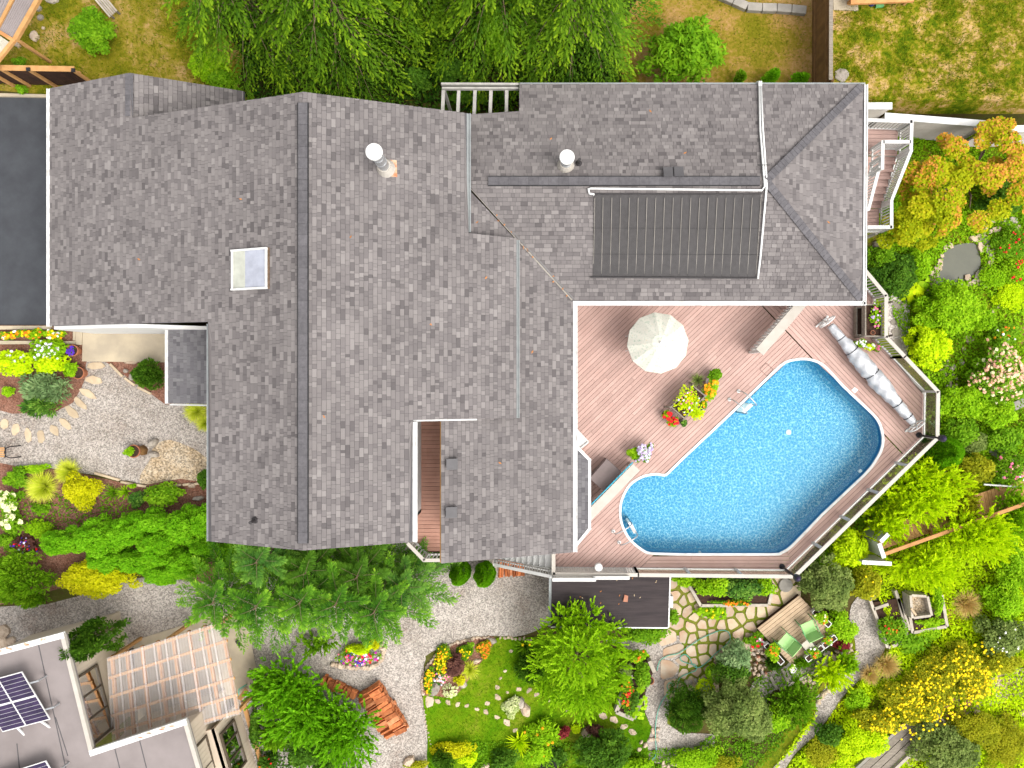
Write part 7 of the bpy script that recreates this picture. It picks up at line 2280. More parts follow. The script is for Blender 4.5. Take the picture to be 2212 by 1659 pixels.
# ---- maple and the east side
def broad_tree(uv, z, layers, h, leafm, name, label, L, W, seedc=(0, 0), n=15000, second=None):
    c = hit(*uv, lambda x, y: zg(x, y)); root = empty(name, c, label, 'tree')
    lb = []
    for (u, v, zz, r1) in layers:
        p = P(u, v, zz); lb.append((p.x-c.x, p.y-c.y, zz-c.z, r1, r1*.95, r1*.42))
    lb = np.array(lb); sub = []
    for l_ in lb:
        for _ in range(4):
            d_ = RNG.normal(size=3)*np.array([.55, .55, .35])
            sub.append((l_[0]+d_[0]*l_[3], l_[1]+d_[1]*l_[4], l_[2]+d_[2]*l_[5], l_[3]*.42, l_[4]*.42, l_[5]*.4))
    q, v, pts = lobe_leaves(np.array(sub), n, L, W, shell=.3, up=.5)
    if second is None: put('crown', q, v, 'leaf_' + leafm, root, c)
    else:
        w_ = RNG.uniform(0, 1, len(q)) < np.clip(second[1] + .30*np.sin(pts[:, 0]*1.9+1)*np.cos(pts[:, 1]*1.7) + .10*pts[:, 1] + .05*pts[:, 0], 0, 1)
        put('crown', q[~w_], v[~w_], 'leaf_' + leafm, root, c); put('crown', q[w_], v[w_], 'leaf_' + second[0], root, c)
    m = MB().tube([c, c + Vector((.05, .05, h*.4))], [.13, .09], 8)
    for l_ in lb:
        e_ = c + Vector((l_[0], l_[1], l_[2])); s_ = c + Vector((.05, .05, h*.35))
        m.tube([s_, s_.lerp(e_, .5) + Vector((0, 0, .25)), e_], [.06, .04, .012], 5)
    m.build('trunk', 'bark', root, smooth=True)
    return root
mp = [(2025, 345, 3.2, 1.0), (1985, 365, 2.8, .9), (2090, 350, 3.4, 1.2), (2130, 300, 3.0, .9), (2190, 330, 3.2, 1.0), (2150, 380, 3.6, 1.1), (2070, 400, 3.8, 1.3), (2000, 420, 3.4, 1.2), (1960, 450, 2.9, .9), (2030, 470, 3.5, 1.2), (2095, 450, 3.7, 1.1), (1985, 500, 2.8, 1.0), (2030, 512, 2.8, .6), (1950, 520, 2.4, .8), (2200, 385, 3.0, .8), (2150, 265, 2.8, .6)]
broad_tree((2045, 420), 0, mp, 3.5, 'maple', 'maple_tree', 'broad orange and yellow maple right of the staircase', .13, .09, n=21000, second=('maple_red', .34))
P_('bush', (2172, 420), 50, 50, 2.0, 'dark', 'leafy_shrub', 'dark green shrub shaded by the maple at the right edge', dens=1.2)
P_('bush', z6(480, 500), 62, 58, 1.5, 'dark', 'leafy_shrub', 'dense dark shrub between the deck rail and the pond', dens=1.2)
P_('bush', z6(350, 330), 40, 36, 1.3, 'mid', 'leafy_shrub', 'mid green shrub beside the grey boulder near the stairs')
P_('bush', z6(860, 380), 26, 34, .8, 'bright', 'leafy_shrub', 'light shrub on the left bank of the pond')
P_('hosta', z6(760, 720), 33, 26, .5, 'lime', 'hosta_plant', 'lime hosta with big round leaves below the pond', 'plant', dens=1.6, L=.32)
P_('hosta', z6(880, 610), 22, 22, .5, 'bright', 'hosta_plant', 'green hosta touching the pond stones', 'plant', L=.26)
P_('bush', z6(1260, 960), 82, 58, 1.5, 'bright', 'leafy_shrub', 'big bright green shrub south of the pond', dens=1.1)
P_('bush', z6(980, 1450), 56, 48, 1.3, 'lime', 'leafy_shrub', 'yellow-green shrub beside the stone slab path')
P_('fine', z6(1790, 560), 34, 28, .5, 'bright', 'ground_plant', 'light green ground plant right of the pond rim', 'plant')
P_('fine', (2185, 525), 44, 34, .7, 'mid', 'rose_bush', 'red flowered bush right of the pond', fl=(('red',), 24, .055))
P_('fine', (2195, 585), 36, 30, .6, 'bright', 'rose_bush', 'second red flowered bush at the right edge below the first', fl=(('red',), 22, .055))
P_('fine', (2190, 640), 40, 36, .5, 'lime', 'ground_plant', 'yellow-green border plant at the right edge', 'plant')
P_('bush', (2120, 690), 34, 30, .6, 'bright', 'ground_plant', 'pale green border plant beside the white slabs', 'plant')
P_('bush', (2165, 720), 40, 26, .6, 'mid', 'ground_plant', 'green border plant with orange and white blooms at the right edge', 'plant', fl=(('orange', 'white', 'marigold'), 18, .06))
P_('bush', (2160, 805), 70, 70, 1.6, 'mid', 'azalea_bush', 'large peach blossomed bush on the right', fl=(('peach', 'peach', 'cream', 'peach'), 520, .075))
P_('bush', (2085, 870), 62, 42, 1.2, 'bright', 'leafy_shrub', 'bright green shrub below the peach blossoms', dens=1.1)
P_('bush', (2150, 890), 52, 38, 1.2, 'bright', 'leafy_shrub', 'bright green shrub right of the lower border')
P_('bush', (2075, 930), 44, 32, 1.0, 'mid', 'leafy_shrub', 'green shrub above the smooth cone cedar')
P_('column', (2035, 978), 56, 42, 2.2, 'hedge', 'cone_cedar', 'smooth cone shaped cedar under the eastern lamp post', 'tree')
P_('fine', (2105, 955), 30, 24, .8, 'greyolive', 'leafy_shrub', 'dull green shrub between the cone cedar and slate path')
P_('bush', (2170, 950), 46, 30, .9, 'mid', 'leafy_shrub', 'dark leaved shrub at the right edge above the roses')
P_('bush', (2180, 1015), 50, 42, 1.0, 'mid', 'rose_bush', 'pink rose bush by the thin white pole', fl=(('pink', 'palelilac', 'pink', 'peach'), 60, .06))
P_('bush', (2110, 1015), 46, 36, 1.1, 'olive', 'leafy_shrub', 'olive shrub left of the pink roses')
P_('juniper', (1988, 1056), 116, 92, 2.4, 'lime', 'golden_juniper', 'golden green juniper hugging the glass rail', dens=.9)
P_('juniper', (1912, 1128), 48, 42, 1.8, 'lime', 'golden_juniper', 'low end of the golden juniper near the white fence corner', dens=.9)
P_('juniper', (2070, 1090), 40, 40, 1.6, 'olive', 'leafy_shrub', 'darker feathery shrub against the timber walkway')
P_('juniper', (2108, 1152), 98, 62, 2.4, 'lime', 'golden_juniper', 'large golden juniper right of the timber walkway', dens=.9)
P_('juniper', (2000, 1222), 80, 56, 2.0, 'lime', 'golden_juniper', 'golden juniper above the raised vegetable beds', dens=.9)
P_('juniper', (2190, 1110), 40, 60, 1.8, 'bright', 'leafy_shrub', 'green feathery shrub at the right edge by the walkway')
P_('bush', (1835, 1185), 42, 48, 1.5, 'lime', 'leafy_shrub', 'yellow-green shrub outside the south-east rail', dens=1.1)
P_('bush', (1785, 1262), 66, 62, 1.9, 'greyolive', 'olive_shrub', 'grey-green shrub below the southern lamp post', dens=1.1)
P_('bush', (1865, 1262), 40, 40, 1.2, 'olive', 'leafy_shrub', 'yellow-tinged shrub between the grey shrub and the juniper', fl=(('yellow',), 14, .05))
# ---- vegetable and flower beds
P_('bush', t(2, 2, 200, 480), 46, 26, .8, 'bright', 'bean_plant', 'leafy vegetable plants at the left of the bed under the deck', 'plant', zbase=.4)
P_('bush', t(2, 2, 400, 490), 46, 28, .9, 'bluegreen', 'bean_plant', 'taller vegetable plants in the middle of the bed under the deck', 'plant', zbase=.4)
P_('bush', t(2, 2, 530, 480), 26, 22, .7, 'bright', 'bean_plant', 'vegetable plants at the right end of the bed under the deck', 'plant', zbase=.4)
P_('fine', t(2, 2, 330, 585), 50, 7, .4, 'mid', 'flower_row', 'row of orange flowers along the front board of the bed under the deck', 'plant', zbase=.4, fl=(('orange', 'marigold'), 34, .06))
P_('bush', t(2, 2, 190, 640), 34, 18, .4, 'bright', 'squash_plant', 'light green squash plant sprawling onto the flagstones', 'plant', L=.2, W=.16, fl=(('yellow',), 5, .07))
P_('bush', t(2, 2, 20, 440), 30, 14, .7, 'bright', 'leafy_shrub', 'bright shrub between the shed roof and the deck bed')
P_('bush', t(2, 2, 1355, 770), 34, 34, .5, 'mid', 'bean_plant', 'green plants with red flowers in the left raised bed', 'plant', zbase=.35, fl=(('red', 'orange'), 16, .05))
P_('bush', t(2, 2, 1620, 720), 32, 12, .4, 'bright', 'bean_plant', 'leafy greens in front of the compost box', 'plant', zbase=.35)
P_('bush', t(2, 2, 1640, 580), 14, 34, .5, 'bright', 'bean_plant', 'leafy greens right of the compost box', 'plant', zbase=.35)
P_('bush', t(2, 2, 1480, 850), 36, 26, .5, 'mid', 'squash_plant', 'squash leaves spilling below the raised beds', 'plant', L=.2, W=.15)
P_('bush', t(2, 2, 1600, 790), 34, 14, .4, 'bright', 'leafy_shrub', 'pale ground leaves below the right raised bed')
P_('bush', z8(890, 200), 34, 16, .6, 'bright', 'nasturtium_plant', 'orange flowered nasturtiums at the top of the long raised bed', 'plant', zbase=.5, fl=(('orange',), 12, .055))
P_('bush', z8(1010, 420), 20, 38, .6, 'mid', 'tomato_plant', 'green vegetable plants along the right side of the long raised bed', 'plant', zbase=.5)
P_('fine', z8(820, 720), 18, 46, .35, 'mid', 'flower_row', 'red-orange marigolds along the left of the long raised bed', 'plant', zbase=.5, fl=(('orange', 'red'), 46, .06))
P_('bush', z8(890, 780), 16, 24, .5, 'dark', 'tomato_plant', 'darker bushy plant in the middle of the long raised bed', 'plant', zbase=.5)
P_('hosta', z8(960, 830), 20, 44, .4, 'bright', 'squash_plant', 'pale round squash leaves down the right edge of the long raised bed', 'plant', zbase=.5, dens=1.4, L=.24)
P_('bush', z8(800, 380), 16, 14, .5, 'greyolive', 'tomato_plant', 'small grey-green plant in the upper corner of the long raised bed', 'plant', zbase=.5)
# ---- platform planters
for i, (nm, cl) in enumerate((('west', ('marigold', 'orange')), ('south tip', ('white', 'cream')), ('south-east', ('orange', 'white')), ('east corner', ('white', 'orange')), ('north-east', ('cream', 'orange')))):
    a_, b_ = PBX[i]; m_ = (a_+b_)/2; L_ = (b_-a_).length
    u_, v_ = NX + m_.x*FPX/(H-m_.z), NY - m_.y*FPX/(H-m_.z)
    P_('fine', (u_, v_), max(8, abs(b_.x-a_.x)*26), max(8, abs(b_.y-a_.y)*26), .35, 'bright', 'planter_flowers', 'flowers growing in the %s planter box of the platform' % nm, 'plant', zbase=PFZ+.22, fl=(cl, 12, .05))
P_('juniper', z48(1780, 1110), 44, 34, 1.0, 'lime', 'feathery_juniper', 'feathery lime juniper on the bank below the platform')
P_('juniper', z48(1930, 1010), 28, 26, .9, 'bright', 'feathery_juniper', 'green feathery juniper beside the gravel bend')
P_('spray', z48(1460, 1000), 22, 16, .5, 'mid', 'fern_plant', 'fern hanging over the south edge of the platform', 'plant')
P_('spray', z48(1200, 870), 16, 20, .6, 'mid', 'fern_plant', 'green plant in front of the west platform planter', 'plant')
P_('spray', z48(1200, 1020), 18, 20, .6, 'dark', 'fern_plant', 'dark green shrub beside the timber steps', 'plant')
P_('bush', z48(1900, 640), 34, 40, .8, 'bright', 'leafy_shrub', 'bright shrub between the platform and the gravel path')
P_('bush', z48(1900, 820), 20, 16, .4, 'red', 'heuchera_plant', 'small maroon leaved plant on the pale rockery', 'plant')
P_('fine', z48(1000, 790), 26, 18, .5, 'mid', 'peony_plant', 'pink and red flowers at the top of the rockery', 'plant', fl=(('pink', 'red', 'white'), 12, .075))
P_('bush', z48(780, 960), 42, 34, 1.3, 'silver', 'blue_shrub', 'blue-green shrub at the edge of the flagstones', dens=1.1)
P_('bush', z48(760, 1130), 40, 30, 1.4, 'dark', 'leafy_shrub', 'dark shrub below the blue-green one')
P_('fine', z48(460, 1290), 26, 24, .9, 'lime', 'globe_shrub', 'small round yellow-green globe bush by the hose')
P_('thuja', z48(290, 1480), 52, 52, 1.3, 'dark', 'mounded_cypress', 'dark mounded cypress at the bottom beside the hose path', dens=1.1)
P_('fine', z48(540, 1120), 12, 26, .8, 'bright', 'leafy_shrub', 'narrow bright shrub against the flagstone edge')
P_('bush', z48(780, 1480), 66, 74, 2.6, 'greyolive', 'olive_tree', 'large grey-green tree at the bottom between two gravel paths', 'tree', dens=1.0)
P_('bush', z48(980, 1620), 50, 40, 1.6, 'greyolive', 'olive_shrub', 'grey-green shrub at the bottom left of the narrow gravel path')
P_('juniper', z48(1400, 1430), 46, 48, 1.3, 'mid', 'mounded_juniper', 'dark mounded juniper beside the bottom gravel path', L=.18)
P_('bush', z48(1200, 1600), 40, 30, 1.0, 'bright', 'leafy_shrub', 'bright leafy plant left of the dark mounded juniper')
P_('fine', t(2, 2, 90, 1600), 60, 26, .8, 'bright', 'leafy_shrub', 'low green shrubs at the very bottom below the grey rock')
P_('fine', t(2, 2, 250, 1640), 40, 24, .6, 'olive', 'leafy_shrub', 'yellowish low shrub at the bottom edge')
# ---- wild corner bottom right
P_('grass', t(2, 2, 1330, 1000), 34, 34, .9, 'straw', 'straw_grass', 'tawny grass clump at the bend of the gravel path', 'grass', dens=1.3)
P_('grass', t(2, 2, 1220, 1060), 26, 26, .7, 'straw', 'straw_grass', 'pale tawny grass beside the gravel path', 'grass')
P_('grass', t(2, 2, 1850, 600), 36, 36, .8, 'straw', 'straw_grass', 'dry grass patch right of the raised beds', 'grass', dens=1.3)
YG = 'yellow flowering shrubs'
for i, (x, y, a, b, lab) in enumerate(((1780, 980, 60, 52, 'upper yellow flowered shrub near the dry grass'), (1620, 1120, 66, 50, 'middle yellow flowered shrub, densest with blooms'), (1860, 1080, 50, 50, 'right yellow flowered shrub above the red rocks'), (1430, 1180, 52, 42, 'yellow flowered shrub beside the narrow gravel path'), (1530, 1270, 60, 40, 'yellow flowered shrub leaning over the plank walkway'), (1250, 1350, 56, 34, 'lowest yellow flowered shrub by the path'))):
    P_('fine', t(2, 2, x, y), a, b, 1.1, 'olive', 'yellow_flower_shrub', lab, group=YG, fl=(('yellow',), 130, .05), dens=.9)
P_('bush', t(2, 2, 1130, 1210), 30, 26, .6, 'bright', 'leafy_shrub', 'light green shrub next to the lower gravel path')
P_('fine', t(2, 2, 1170, 1480), 66, 46, 1.2, 'lime', 'leafy_shrub', 'bright green shrub at the bottom below the yellow flowers')
P_('bush', t(2, 2, 960, 1430), 30, 26, .9, 'dark', 'leafy_shrub', 'dark green shrub beside the bottom gravel path')
P_('fine', t(2, 2, 900, 1560), 44, 36, .5, 'olive', 'leafy_shrub', 'olive ground plants at the bottom edge by the path')
P_('bush', t(2, 2, 1700, 1530), 76, 56, 1.6, 'greyolive', 'leafy_shrub', 'dark grey-green shrub right of the plank walkway')
P_('fine', t(2, 2, 1900, 1400), 60, 46, 1.2, 'olive', 'leafy_shrub', 'green shrub right of the red slab')
P_('bush', t(2, 2, 2080, 590), 44, 50, 1.2, 'bright', 'leafy_shrub', 'bright green shrub at the right edge near the dry grass')
P_('bush', t(2, 2, 2080, 800), 56, 56, 1.3, 'greyolive', 'leafy_shrub', 'pale grey shrub at the right edge above the dirt path', fl=(('white',), 20, .05))
P_('bush', t(2, 2, 2060, 950), 50, 36, 1.0, 'olive', 'leafy_shrub', 'olive shrub at the right end of the dirt path')
P_('fine', t(2, 2, 2100, 1500), 56, 60, .9, 'olive', 'leafy_shrub', 'yellow-green shrub in the bottom right corner')
P_('bush', t(2, 2, 2150, 380), 36, 60, 1.4, 'bright', 'leafy_shrub', 'green shrub at the right edge below the golden juniper')
# ---- lawn tree and lawn beds
lt = [(1254, 1420, 3.6, 1.15), (1230, 1360, 3.0, .8), (1275, 1350, 2.9, .75), (1205, 1395, 2.6, .8), (1310, 1390, 2.7, .8), (1195, 1450, 2.3, .75), (1320, 1445, 2.6, .8), (1215, 1490, 2.2, .75), (1270, 1490, 3.0, .9), (1310, 1490, 2.2, .7), (1265, 1525, 2.0, .55), (1240, 1340, 2.4, .5), (1325, 1360, 2.2, .45)]
def feather_tree(uv, lay, h, leafm, label):
    c = G(*uv); root = empty('feathery_tree', c, label, 'tree')
    Q, V = [], []
    top = P(*lay[0][:2], lay[0][2]) - c
    for (u, v, zz, r1) in lay:
        p = P(u, v, zz) - c
        lb = np.array([(p.x, p.y, p.z, r1, r1, r1*.6)])
        q, vv, _ = tufts(lb, int(150*r1*r1)+20, 22, .42, .13, .06, lift=.25)
        Q.append(q); V.append(vv)
    put('crown', np.concatenate(Q), np.concatenate(V), 'leaf_' + leafm, root, c)
    m = MB().tube([c, c + Vector((top.x*.5, top.y*.5, h*.5)), c + top], [.12, .08, .03], 8)
    for (u, v, zz, r1) in lay[1:]:
        p = P(u, v, zz); s_ = c + top*.45
        m.tube([s_, s_.lerp(p, .55) + Vector((0, 0, .2)), p], [.05, .03, .01], 5)
    m.build('trunk', 'twig', root, smooth=True)
lt = [(u-8, v-4, z, r*.94) for u, v, z, r in lt]
feather_tree((1245, 1390), lt, 3.6, 'bright', 'bright feathery green tree on the lawn in front of the dark shed roof')
P_('spray', t(1, 2, 1230, 1000), 30, 40, 1.0, 'dark', 'dwarf_conifer', 'dark low conifer tucked left of the bright lawn tree')
P_('strap', t(1, 2, 1190, 880), 26, 26, .8, 'mid', 'iris_plant', 'spiky iris clump at the top of the lawn', 'plant', fl=(('yellow',), 2, .06), dens=1.6)
P_('fine', t(1, 2, 660, 960), 26, 34, .45, 'mid', 'bed_flowers', 'yellow flowers along the outer side of the curved bed', 'plant', fl=(('yellow', 'yellow', 'marigold'), 150, .045))
P_('fine', t(1, 2, 570, 1080), 12, 34, .4, 'mid', 'bed_flowers', 'yellow flowers at the lower left of the curved bed', 'plant', fl=(('yellow', 'marigold'), 70, .045))
P_('fine', t(1, 2, 810, 900), 26, 20, .5, 'mid', 'bed_flowers', 'green flowers bed plants left of the top rock', 'plant', fl=(('yellow',), 40, .04))
P_('fine', t(1, 2, 930, 890), 20, 26, .45, 'olive', 'bed_flowers', 'orange-tinged flowers at the top of the curved bed', 'plant', fl=(('marigold', 'orange'), 60, .045))
P_('bush', t(1, 2, 730, 985), 24, 24, .8, 'purple', 'barberry_bush', 'dark purple barberry in the middle of the curved bed')
P_('grass', t(1, 2, 830, 1030), 24, 24, .6, 'limegrass', 'grass_tussock', 'lime grass clump leaning out of the curved bed', 'grass')
P_('fine', t(1, 2, 645, 1080), 22, 16, .4, 'bluegreen', 'bed_flowers', 'pink and lilac flowers in the lower curved bed', 'plant', fl=(('pink', 'peach', 'palelilac'), 50, .05))
P_('hosta', t(1, 2, 703, 1160), 22, 18, .35, 'variegated', 'sedum_plant', 'pale green rosette plant at the foot of the curved bed', 'plant', dens=2.2, L=.12)
P_('fine', t(1, 2, 770, 1090), 14, 12, .35, 'yellow', 'bed_flowers', 'small yellow leaved plant between lime grass and grey rock', 'plant')
P_('fine', t(1, 2, 1110, 1265), 24, 24, .45, 'variegated', 'variegated_plant', 'cream variegated plant around the boulders mid lawn', 'plant')
P_('fine', t(1, 2, 720, 1540), 46, 22, .6, 'yellow', 'golden_shrub', 'golden yellow ground shrub at the bottom of the lawn', dens=1.2)
P_('fine', t(1, 2, 830, 1600), 26, 18, .5, 'lime', 'golden_shrub', 'yellow-green tail of the golden shrub at the bottom')
P_('thuja', t(1, 2, 660, 1600), 24, 24, .9, 'dark', 'globe_cedar', 'dark round bush in front of the golden shrub')
P_('bush', t(1, 2, 1060, 1610), 30, 24, .9, 'dark', 'leafy_shrub', 'dark green bush at the bottom edge of the lawn')
P_('strap', t(1, 2, 1150, 1510), 32, 30, .8, 'lime', 'yucca_plant', 'spiky lime yucca at the bottom of the lawn', 'plant', dens=1.9, W=.08)
P_('bush', t(1, 2, 1300, 1430), 38, 28, .8, 'bright', 'daylily_plant', 'green daylilies with orange blooms south of the lawn', 'plant', L=.2, W=.06, fl=(('marigold',), 8, .08))
P_('bush', t(1, 2, 1270, 1560), 34, 26, .7, 'bright', 'daylily_plant', 'lower daylily clump at the bottom edge', 'plant', L=.2, W=.06, fl=(('marigold',), 5, .08))
P_('bush', t(1, 2, 1435, 1425), 17, 17, .7, 'red', 'japanese_maple', 'small deep red shrub beside the pale pointed boulder')
P_('bush', t(1, 2, 1660, 1420), 22, 18, .7, 'purple', 'purple_shrub', 'brownish purple shrub right of the pale pointed boulder')
P_('bush', t(1, 2, 1700, 1560), 72, 44, 1.9, 'dark', 'rhododendron_bush', 'big dark glossy shrub at the bottom centre', L=.18, W=.07, dens=1.2)
P_('fine', t(1, 2, 1520, 1400), 14, 10, .4, 'lime', 'ground_plant', 'tiny lime plant left of the pale pointed boulder', 'plant')
P_('bush', t(1, 2, 1400, 1580), 26, 22, .4, 'dark', 'water_plant', 'dark pond plants at the bottom centre', 'plant', L=.22, W=.2)
P_('bush', t(1, 2, 1900, 1640), 40, 20, .7, 'bright', 'leafy_shrub', 'bright low plants at the bottom left of the hose end')
P_('bush', t(1, 2, 1960, 790), 52, 22, .8, 'mid', 'leafy_shrub', 'green shrubs along the front of the dark shed')
P_('bush', t(1, 2, 2150, 680), 12, 22, .7, 'mid', 'leafy_shrub', 'narrow green shrub at the right wall of the dark shed')
P_('fine', t(1, 2, 500, 1640), 30, 12, .4, 'olive', 'ground_plant', 'small plants around the boulder at the bottom of the gravel', 'plant')
# ---- petunia island and conifers
P_('fine', t(1, 2, 110, 930), 46, 20, .5, 'mid', 'petunia_bed', 'petunia mound in white, pink, violet and red on the gravel island', 'plant', fl=(('white', 'pink', 'magenta', 'violet', 'red', 'pink'), 170, .06))
P_('fine', t(1, 2, 120, 885), 30, 12, .7, 'lime', 'globe_shrub', 'bright green mound behind the petunias', dens=1.2)
P_('fine', t(1, 2, 215, 850), 16, 14, .5, 'yellow', 'globe_shrub', 'yellow mound at the tip of the petunia island')
P_('juniper', t(0, 2, 2050, 850), 50, 16, .6, 'mid', 'creeping_juniper', 'creeping juniper at the foot of the star shaped cedars')
SG = 'spreading cedars south of the house'
SK = dict(nb=26, tw=26, lf=7, L=.19, W=.042, z0=.12, droop=.22, rise=.42, power=.6, tip=.35, twl=.62, bend=2.2)
def star(uv, h, r, label, leafm='cedar', **kw):
    h *= 1.2; c = hit(*uv, lambda x, y: zg(x, y)+h*.8); k_ = dict(SK); k_.update(kw)
    tree('s', c.x, c.y, h, r, leafm, 'spreading_cedar', label, SG, **k_)
star(t(0, 2, 1420, 560), 3.0, 1.9, 'leftmost spreading cedar reaching over the gravel and patio cover', 'cedar')
star(t(0, 2, 1690, 590), 3.4, 1.9, 'second spreading cedar from the left below the roof')
star(t(0, 2, 1970, 560), 3.4, 1.8, 'middle spreading cedar below the main roof gable', 'cedar')
star(t(0, 2, 2200, 570), 3.3, 1.9, 'fourth spreading cedar from the left')
star(t(1, 2, 230, 620), 3.3, 1.9, 'right-hand spreading cedar leaning onto the gravel', 'cedar')
star(t(1, 2, 400, 480), 2.6, 1.6, 'darker spreading cedar nearest the balcony', 'bluegreen')
star(t(0, 2, 1700, 300), 3.6, 1.3, 'upright spreading cedar tip against the eave', 'bluegreen')
star(t(0, 2, 2010, 370), 3.0, 1.6, 'shaded cedar right under the roof edge', 'dark')
star(t(1, 2, 120, 400), 3.0, 1.7, 'shaded cedar between the roof edge and the right-hand cedar', 'dark')
P_('column', t(1, 2, 765, 405), 26, 26, 2.4, 'hedge', 'column_cypress', 'left of the two upright cypresses beside the firewood', 'tree', group='upright cypress pair')
P_('column', t(1, 2, 925, 415), 27, 27, 2.4, 'hedge', 'column_cypress', 'right of the two upright cypresses beside the firewood', 'tree', group='upright cypress pair')
# ---- hedge south-west
HG = 'clipped cedar hedge mounds'
for x, y, a, b, h_, lab in ((420, 190, 46, 28, 1.6, 'leftmost pointed mound of the clipped cedar hedge'), (640, 170, 46, 38, 1.9, 'large mound in the left half of the cedar hedge'), (830, 120, 40, 34, 2.0, 'upper middle mound of the cedar hedge'), (1000, 60, 48, 24, 1.9, 'upper mound of the hedge beside the mulch'), (1020, 220, 38, 34, 2.0, 'rounded mound in the hedge centre'), (1200, 90, 40, 40, 2.1, 'upper right mound next to the wall'), (1330, 60, 22, 34, 2.0, 'hedge mound touching the west wall of the house'), (900, 320, 44, 26, 1.6, 'lower middle mound of the hedge'), (1190, 330, 44, 34, 1.8, 'lower right mound of the cedar hedge'), (1330, 210, 26, 20, 1.9, 'small mound under the roof corner'), (1540, 280, 44, 34, 1.9, 'hedge mound below the roof at the cedars'), (1060, 400, 52, 20, 1.3, 'lowest mound of the hedge along the gravel'), (700, 320, 40, 26, 1.5, 'mound of the hedge behind the golden shrub')):
    P_('fine', t(0, 2, x, y), a*1.18, b*1.2, h_, 'hedge', 'hedge_cedar', lab, group=HG, dens=1.2, L=.09, W=.045)
P_('fine', t(0, 2, 620, 430), 80, 46, 1.4, 'yellow', 'golden_shrub', 'brilliant yellow shrub beside the lower gravel path', dens=1.15)
P_('spray', t(0, 2, 130, 450), 78, 60, 1.7, 'mid', 'mounded_cypress', 'large dark green shrub at the left edge of the lower path', dens=1.2)
P_('spray', t(0, 2, 615, 815), 50, 36, 4.4, 'dark', 'mounded_cypress', 'dark green bush between the flat roof and the patio cover', dens=1.1)
# big juniper by the firewood
P_('juniper', t(0, 2, 1850, 1120), 86, 58, 1.8, 'hedge', 'spreading_juniper', 'upper half of the huge green juniper beside the patio cover', dens=1.1)
P_('juniper', t(0, 2, 1985, 1300), 92, 74, 1.9, 'hedge', 'spreading_juniper', 'middle of the huge green juniper left of the firewood', dens=1.1)
P_('juniper', t(1, 2, 20, 1430), 74, 76, 1.8, 'hedge', 'spreading_juniper', 'lower lobe of the huge green juniper at the gravel path', dens=1.1)
P_('hosta', t(0, 2, 1880, 1440), 28, 24, .5, 'variegated', 'hosta_plant', 'white edged hosta below the huge juniper', 'plant', L=.3)
P_('spray', t(0, 2, 1780, 1470), 36, 30, .8, 'mid', 'fern_plant', 'big fern in the shady corner near the beige wall', 'plant', L=.3, W=.08)
P_('strap', t(0, 2, 1725, 1330), 16, 14, .4, 'variegated', 'hosta_plant', 'pale striped plant at the juniper edge near the beige wall', 'plant', W=.05)
P_('bush', t(0, 2, 1990, 1540), 56, 40, .9, 'dark', 'leafy_shrub', 'dark shady shrub below the fern')
P_('bush', t(0, 2, 1740, 1620), 24, 20, .6, 'dark', 'leafy_shrub', 'dark plant with small red blooms by the beige wall', fl=(('red', 'orange'), 10, .04))
P_('bush', t(0, 2, 1650, 1400), 10, 50, .5, 'dark', 'ground_plant', 'strip of dark ground ivy along the beige wall', 'plant')
P_('bush', t(0, 2, 2120, 1640), 40, 22, .6, 'dark', 'leafy_shrub', 'dark low plants at the bottom left of the gravel')
# ---- front garden (west)
P_('fine', t(0, 1, 60, 515), 34, 12, .45, 'mid', 'marigold_bed', 'orange and yellow marigolds in the left of the kerbed bed', 'plant', fl=(('marigold', 'orange', 'yellow', 'marigold', 'white'), 60, .06))
P_('fine', t(0, 1, 210, 505), 34, 14, .5, 'bright', 'marigold_bed', 'orange and yellow marigolds in the middle of the kerbed bed', 'plant', fl=(('marigold', 'orange', 'yellow'), 46, .06))
P_('fine', t(0, 1, 360, 510), 30, 14, .5, 'bright', 'marigold_bed', 'yellow marigolds with white blooms at the right of the kerbed bed', 'plant', fl=(('yellow', 'marigold', 'white', 'yellow'), 34, .06))
P_('bush', t(0, 1, 320, 610), 46, 26, .8, 'bright', 'rose_bush', 'white flowered bush spilling over the kerb', fl=(('palelilac', 'white'), 70, .065))
P_('bush', t(0, 1, 120, 700), 50, 34, .9, 'lime', 'leafy_shrub', 'yellow-green shrub with scattered white flowers at the left edge', fl=(('palelilac',), 20, .06))
P_('bush', t(0, 1, 330, 700), 40, 24, .8, 'lime', 'leafy_shrub', 'yellow-green shrub beside the terracotta pots')
P_('bush', t(0, 1, 470, 740), 18, 18, .7, 'bright', 'leafy_shrub', 'small green shrub hanging over the hidden terracotta pot')
P_('spray', t(0, 1, 300, 850), 58, 40, .9, 'silver', 'silver_juniper', 'grey-green spreading juniper over the gravel edge', dens=1.0, L=.24)
P_('spray', t(0, 1, 270, 970), 42, 26, .7, 'bluegreen', 'silver_juniper', 'lower lobe of the grey-green juniper', dens=1.0, L=.24)
P_('fine', t(0, 1, 60, 880), 16, 14, .4, 'bright', 'ground_plant', 'small bright plant under the left of the grey juniper', 'plant')
P_('thuja', t(0, 1, 965, 770), 36, 32, 1.3, 'dark', 'clipped_cypress', 'clipped dark cypress beside the front entrance roof', dens=1.2)
P_('grass', t(0, 1, 1265, 1010), 30, 20, .5, 'limegrass', 'grass_tussock', 'lime grass at the corner under the front entrance roof', 'grass', dens=1.6)
P_('grass', t(0, 1, 1320, 1085), 16, 22, .5, 'limegrass', 'grass_tussock', 'second lime grass against the west wall', 'grass', dens=1.6)
P_('grass', t(0, 1, 262, 1500), 40, 38, .8, 'limegrass', 'grass_tussock', 'big round lime grass mound in the lower front bed', 'grass', dens=2.2)
